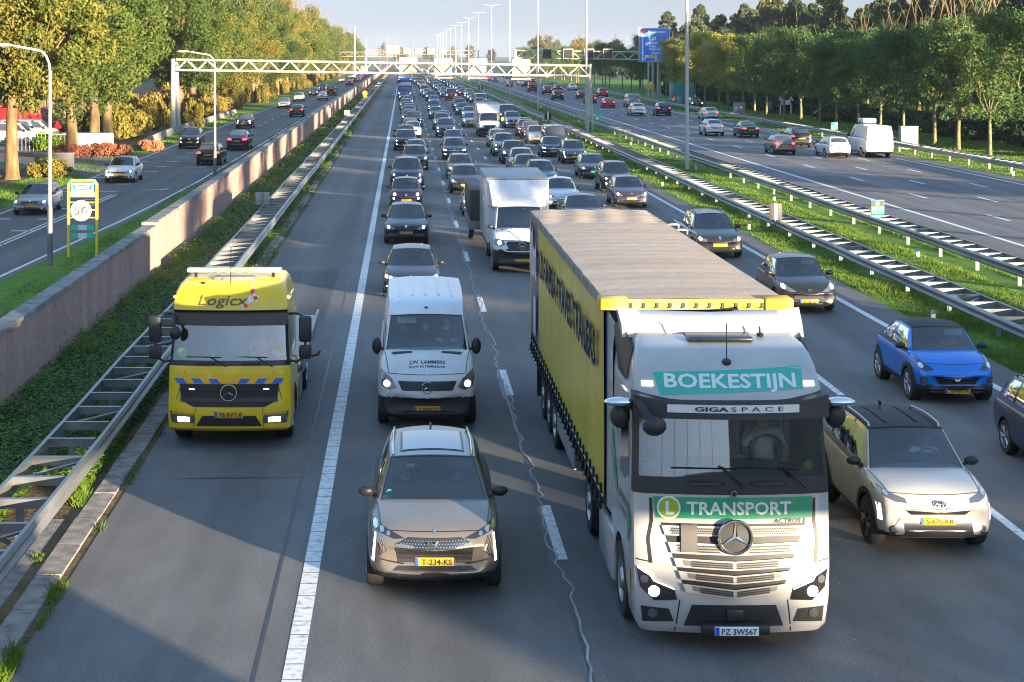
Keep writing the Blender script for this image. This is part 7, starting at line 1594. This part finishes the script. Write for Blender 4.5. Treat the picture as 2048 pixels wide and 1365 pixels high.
L4 = [('est', 'black', 11.55, 61.4, {'label': 'black hatchback-like estate, lit lamps, in the rightmost jam lane beside the trailer end'}), ('hatch', 'purple', 11.1, 81.8, {'sv': True}), ('suv', 'black', 11.6, 90.6, {}), ('est', 'blueblack', 11.5, 101, {'plate': 'plate_green', 'sv': True, 'label': 'blue-black estate with a green number plate, in the rightmost jam lane'}), ('suv3', 'grey', 11.75, 115.4, {'sv': True}), ('hatch2', 'navy', 10.95, 122.8, {}), ('van', 'charcoal', 12.0, 131.5), ('mini', 'silver', 11.2, 141), ('suv', 'black', 11.3, 147), ('hatch2', 'red', 11.35, 154), ('hatch', 'grey', 11.9, 163), ('suv', 'silver', 11.3, 172.5), ('van', 'black', 11.6, 187), ('est', 'silver', 11.5, 203), ('sed', 'navy', 11.0, 214), ('hatch', 'steelblue', 11.3, 226), ('est', 'blue', 10.9, 237), ('van', 'white', 11.4, 246), ('hatch', 'steelblue', 11.2, 263), ('est', 'silver', 11.3, 276)]
lane_run(L4, 'in the rightmost jam lane beside the median', 'cars queueing in the fourth lane')
rr = random.Random(9); far_cols = ['navy', 'charcoal', 'silver', 'steelblue', 'grey', 'white', 'black', 'blue', 'steelblue', 'silver', 'darkred', 'blueblack']
place('hatch', 'darkred', 11.0, 306, 'dark red hatchback far back in the rightmost jam lane', 'cars queueing in the fourth lane'); place('suv', 'silver', 11.4, 291, 'silver SUV far back in the rightmost jam lane by the dark red hatchback', 'cars queueing in the fourth lane')
for x, y0, y1 in ((.5, 325, 900), (4.1, 470, 900), (7.6, 428, 900), (11.3, 322, 900)):
    y = y0
    while y < y1:
        place(rr.choice(['hatch', 'est', 'suv', 'sed', 'mpv', 'hatch2', 'suv2', 'van', 'mini']), rr.choice(far_cols), x+rr.uniform(-.4, .4), y, 'tiny far car with lit headlights deep in the traffic jam', 'far cars in the traffic jam'); y += rr.uniform(10.5, 15)*(1 if y < 520 else 1.5)
# the far carriageway, seen from behind
R = [('panel', 'white', 34.6, 122.5, 'white delivery van with roof unit on the far carriageway', {'s': 1.06}), ('est', 'white', 31.6, 122, 'white and blue estate car left of the white delivery van', {}), ('hatch', 'grey', 28.55, 126, 'grey hatchback in the nearest lane of the far carriageway', {}), ('suv', 'black', 31.9, 135, 'black SUV right of the grey hatchback on the far carriageway', {}), ('sed', 'blueblack', 31.4, 152, 'blue-black sleek saloon on the far carriageway', {}), ('suv', 'white', 28.7, 155, 'white SUV left of the sleek saloon on the far carriageway', {}), ('est', 'white', 35.6, 195, 'white estate in the rightmost lane beside the tall lamp post', {}),
     ('suv', 'navy', 32.1, 207, 'navy SUV left of the tall lamp post on the far carriageway', {}), ('suv', 'white', 28.9, 207, 'white crossover left of the navy SUV on the far carriageway', {}), ('van', 'silver', 33.2, 243, 'silver van ahead of the white crossover on the far carriageway', {}), ('hatch', 'red', 29.2, 239, 'red hatchback on the far carriageway near the gantry foot', {}), ('suv', 'red', 35.6, 300, 'red SUV in the rightmost lane under the dark panels', {}), ('est', 'brown', 29.2, 262, 'brown estate behind the gantry foot on the far carriageway', {}), ('hatch', 'charcoal', 30.6, 288, 'charcoal hatchback left of the gantry foot', {}), ('hatch', 'white', 36, 358, 'white hatchback beyond the charcoal hatchback', {}), ('suv', 'black', 25.8, 280, 'black SUV in the nearest lane left of the gantry foot', {}), ('hatch', 'darkred', 32.2, 350, 'dark red hatchback ahead of the black SUV', {}), ('suv', 'brown', 27.8, 324, 'brown SUV ahead and left of the dark red hatchback', {}), ('van', 'brown', 26.4, 343, 'brown van right of a lamp post on the far carriageway', {}), ('hatch', 'white', 29.6, 424, 'white hatchback far off on the far carriageway', {}), ('hatch', 'black', 29.3, 402, 'black hatchback near the far white hatchback', {}), ('est', 'grey', 25.7, 402, 'grey estate behind the second gantry post', {})]
for kind, col, x, y, lb, k in R: place(kind, col, x, y, lb, 'cars on the far carriageway', True, **k)
w = thing('roof_unit', 'white cooling unit on the roof of the delivery van', 'roof unit', (34.6, 125.2, 2.40)); MB().box(-.5, .5, 0, 1.3, .03, .36, bev=.08).build('housing', PT['white'], w)
for k in range(26):
    place(rr.choice(['hatch', 'est', 'suv', 'sed', 'van']), rr.choice(far_cols+['red']), rr.choice([25.7, 28.7, 31.5, 34.3]), 440+k*17+rr.uniform(-5, 5), 'tiny far car driving away on the far carriageway', 'far cars on the far carriageway', True)
# the parallel road
Lr = [('est', 'silver', PX(58, 78), 78, 'silver estate car approaching beside the yellow town sign', False), ('hatch', 'white', PX(236, 98), 98, 'white hatchback approaching at the side entrance', False), ('suv', 'charcoal', PX(378, 134), 134, 'charcoal SUV approaching beside the gantry foot', False), ('est', 'black', -13.1, 113.5, 'black estate driving away behind the street lamp', True), ('sed', 'navy', -12.95, 131.5, 'navy saloon driving away beyond the black estate', True), ('mini', 'black', PX(487, 171), 171, 'black convertible approaching with folded roof', False), ('hatch', 'black', -12.9, 204, 'black hatchback driving away under the gantry', True), ('sed', 'silver', PX(567, 237), 237, 'silver saloon approaching under the oaks', False), ('hatch', 'white', PX(597, 274), 274, 'silver-white hatchback approaching behind the silver saloon', False), ('hatch', 'black', PX(627, 313), 313, 'black hatchback approaching behind the silver-white hatchback', False), ('sed', 'silver', -13.4, 279, 'silver saloon driving away beyond the black hatchback', True), ('van', 'black', -13.2, 311, 'black van driving away ahead of the silver saloon', True), ('suv', 'charcoal', PX(645, 350), 350, 'charcoal SUV approaching beyond the black van', False), ('hatch', 'white', PX(683, 467), 467, 'white hatchback approaching far along the parallel road', False), ('suv', 'navy', -13.1, 410, 'navy SUV driving away far along the parallel road', True), ('est', 'black', -13.3, 470, 'black estate driving away ahead of the navy SUV', True), ('hatch', 'silver', -12.9, 492, 'silver hatchback driving away ahead of the black estate', True)]
for kind, col, x, y, lb, aw in Lr: place(kind, col, x, y, lb, 'cars on the parallel road', aw)
for k in range(12): place(rr.choice(['hatch', 'suv', 'est']), rr.choice(far_cols), -17+rr.uniform(-.3, .3) if k % 2 else -13.2, 530+k*22, 'tiny far car on the parallel road', 'far cars on the parallel road', bool(1-k % 2))
t = thing('box_lorry', 'far lorry with orange-red box driving away on the parallel road', 'lorry', (-13.6, 590, 0)); MB().box(-1.2, 1.2, 0, 7, .9, 3.9, bev=.05).build('cargo_box', mat('rust_box', (.42, .2, .12), .6), t); MB().box(-1.1, 1.1, 7, 9, .6, 2.9, bev=.2).build('cab', PT['white'], t); MB().box(-1.0, 1.0, .3, 8.6, .4, .9).build('chassis', M['black'], t, smooth=0)
# parked vehicles on the yard at the left
RV = copy_tree(get('panel', 1, False), None, {'car_paint': PT['red']}); RV.name = 'panel_van'; RV.location = (PX(140, 150), 152, 0); RV.rotation_euler = (0, 0, pi/2); RV.scale = (1.25, 1.15, 1.2); tag(RV, 'big red van with white roof edge parked in the yard behind the oaks', 'van', 'vans parked in the yard')
PT['red'].node_tree.nodes['Principled BSDF']
for k, (u, y, col, lb) in enumerate(((118, 146, 'white', 'white van parked in front of the big red van'), (80, 140, 'white', 'white van parked behind the railing, leftmost of the parked vans'))):
    o = copy_tree(get('van', 1, False), None, {'car_paint': PT[col]}); o.name = 'van'; o.location = (PX(u, y), y, 0); o.rotation_euler = (0, 0, pi/2); tag(o, lb, 'van', 'vans parked in the yard')
wl = MB(); flat_text(wl, 'LETS', PX(68, 145), 1.55, 1.1, .42, 147.2, 0, .03); wl = None
o = place('est', 'charcoal', 41.5, 238, 'dark car facing the camera with lit headlights on the service road', 'cars on the service road')
t = thing('container', 'teal container standing behind the dark car on the service road', 'container', (43.5, 262, 0)); MB().box(-1.6, 1.6, 0, 4, .1, 3.4, bev=.03).build('body', mat('container_teal', (.01, .22, .2), .5), t); MB().box(-1.62, 1.62, -.02, 4.02, 3.4, 3.48).build('lid', M['black'], t, smooth=0)
STAND = person_mesh('person_body', {'knl': (.1, -.05, -.45), 'knr': (-.1, .08, -.45), 'anl': (.1, .02, -.86), 'anr': (-.1, .2, -.84), 'tol': (.1, -.14, -.9), 'tor': (-.1, .06, -.9), 'ell': (.24, .02, .22), 'elr': (-.24, .04, .22), 'hal': (.23, -.1, .0), 'har': (-.23, .0, -.02)}, None, None)
sit('pedestrian in a red coat walking on the service road by the tall lamp post', (41.2, 258, .93), 'red', 'hair', STAND); sit('pedestrian in dark blue clothes on the path behind the young trees', (46.5, 214, .93), 'blue', 'hair', STAND)
for k in list(protos):
    if k[1] != 2: wipe(protos[k])

# ================================================================ AIR
hz, nt, b = newmat('haze_air'); nt.nodes.remove(b)
pv = nt.nodes.new('ShaderNodeVolumePrincipled'); pv.inputs['Color'].default_value = (.80, .86, .95, 1); pv.inputs['Density'].default_value = .00010; pv.inputs['Anisotropy'].default_value = .2
pv.inputs['Density Attribute'].default_value = ''; pv.inputs['Temperature Attribute'].default_value = ''; hz.cycles.homogeneous_volume = True
nt.links.new(pv.outputs[0], nt.nodes['Material Output'].inputs['Volume'])
o = MB().box(-1200, 1200, -320, 3300, -1.2, 40).build('haze', hz, smooth=0); tag(o, kind='stuff')
D.scenes.remove(TMP)
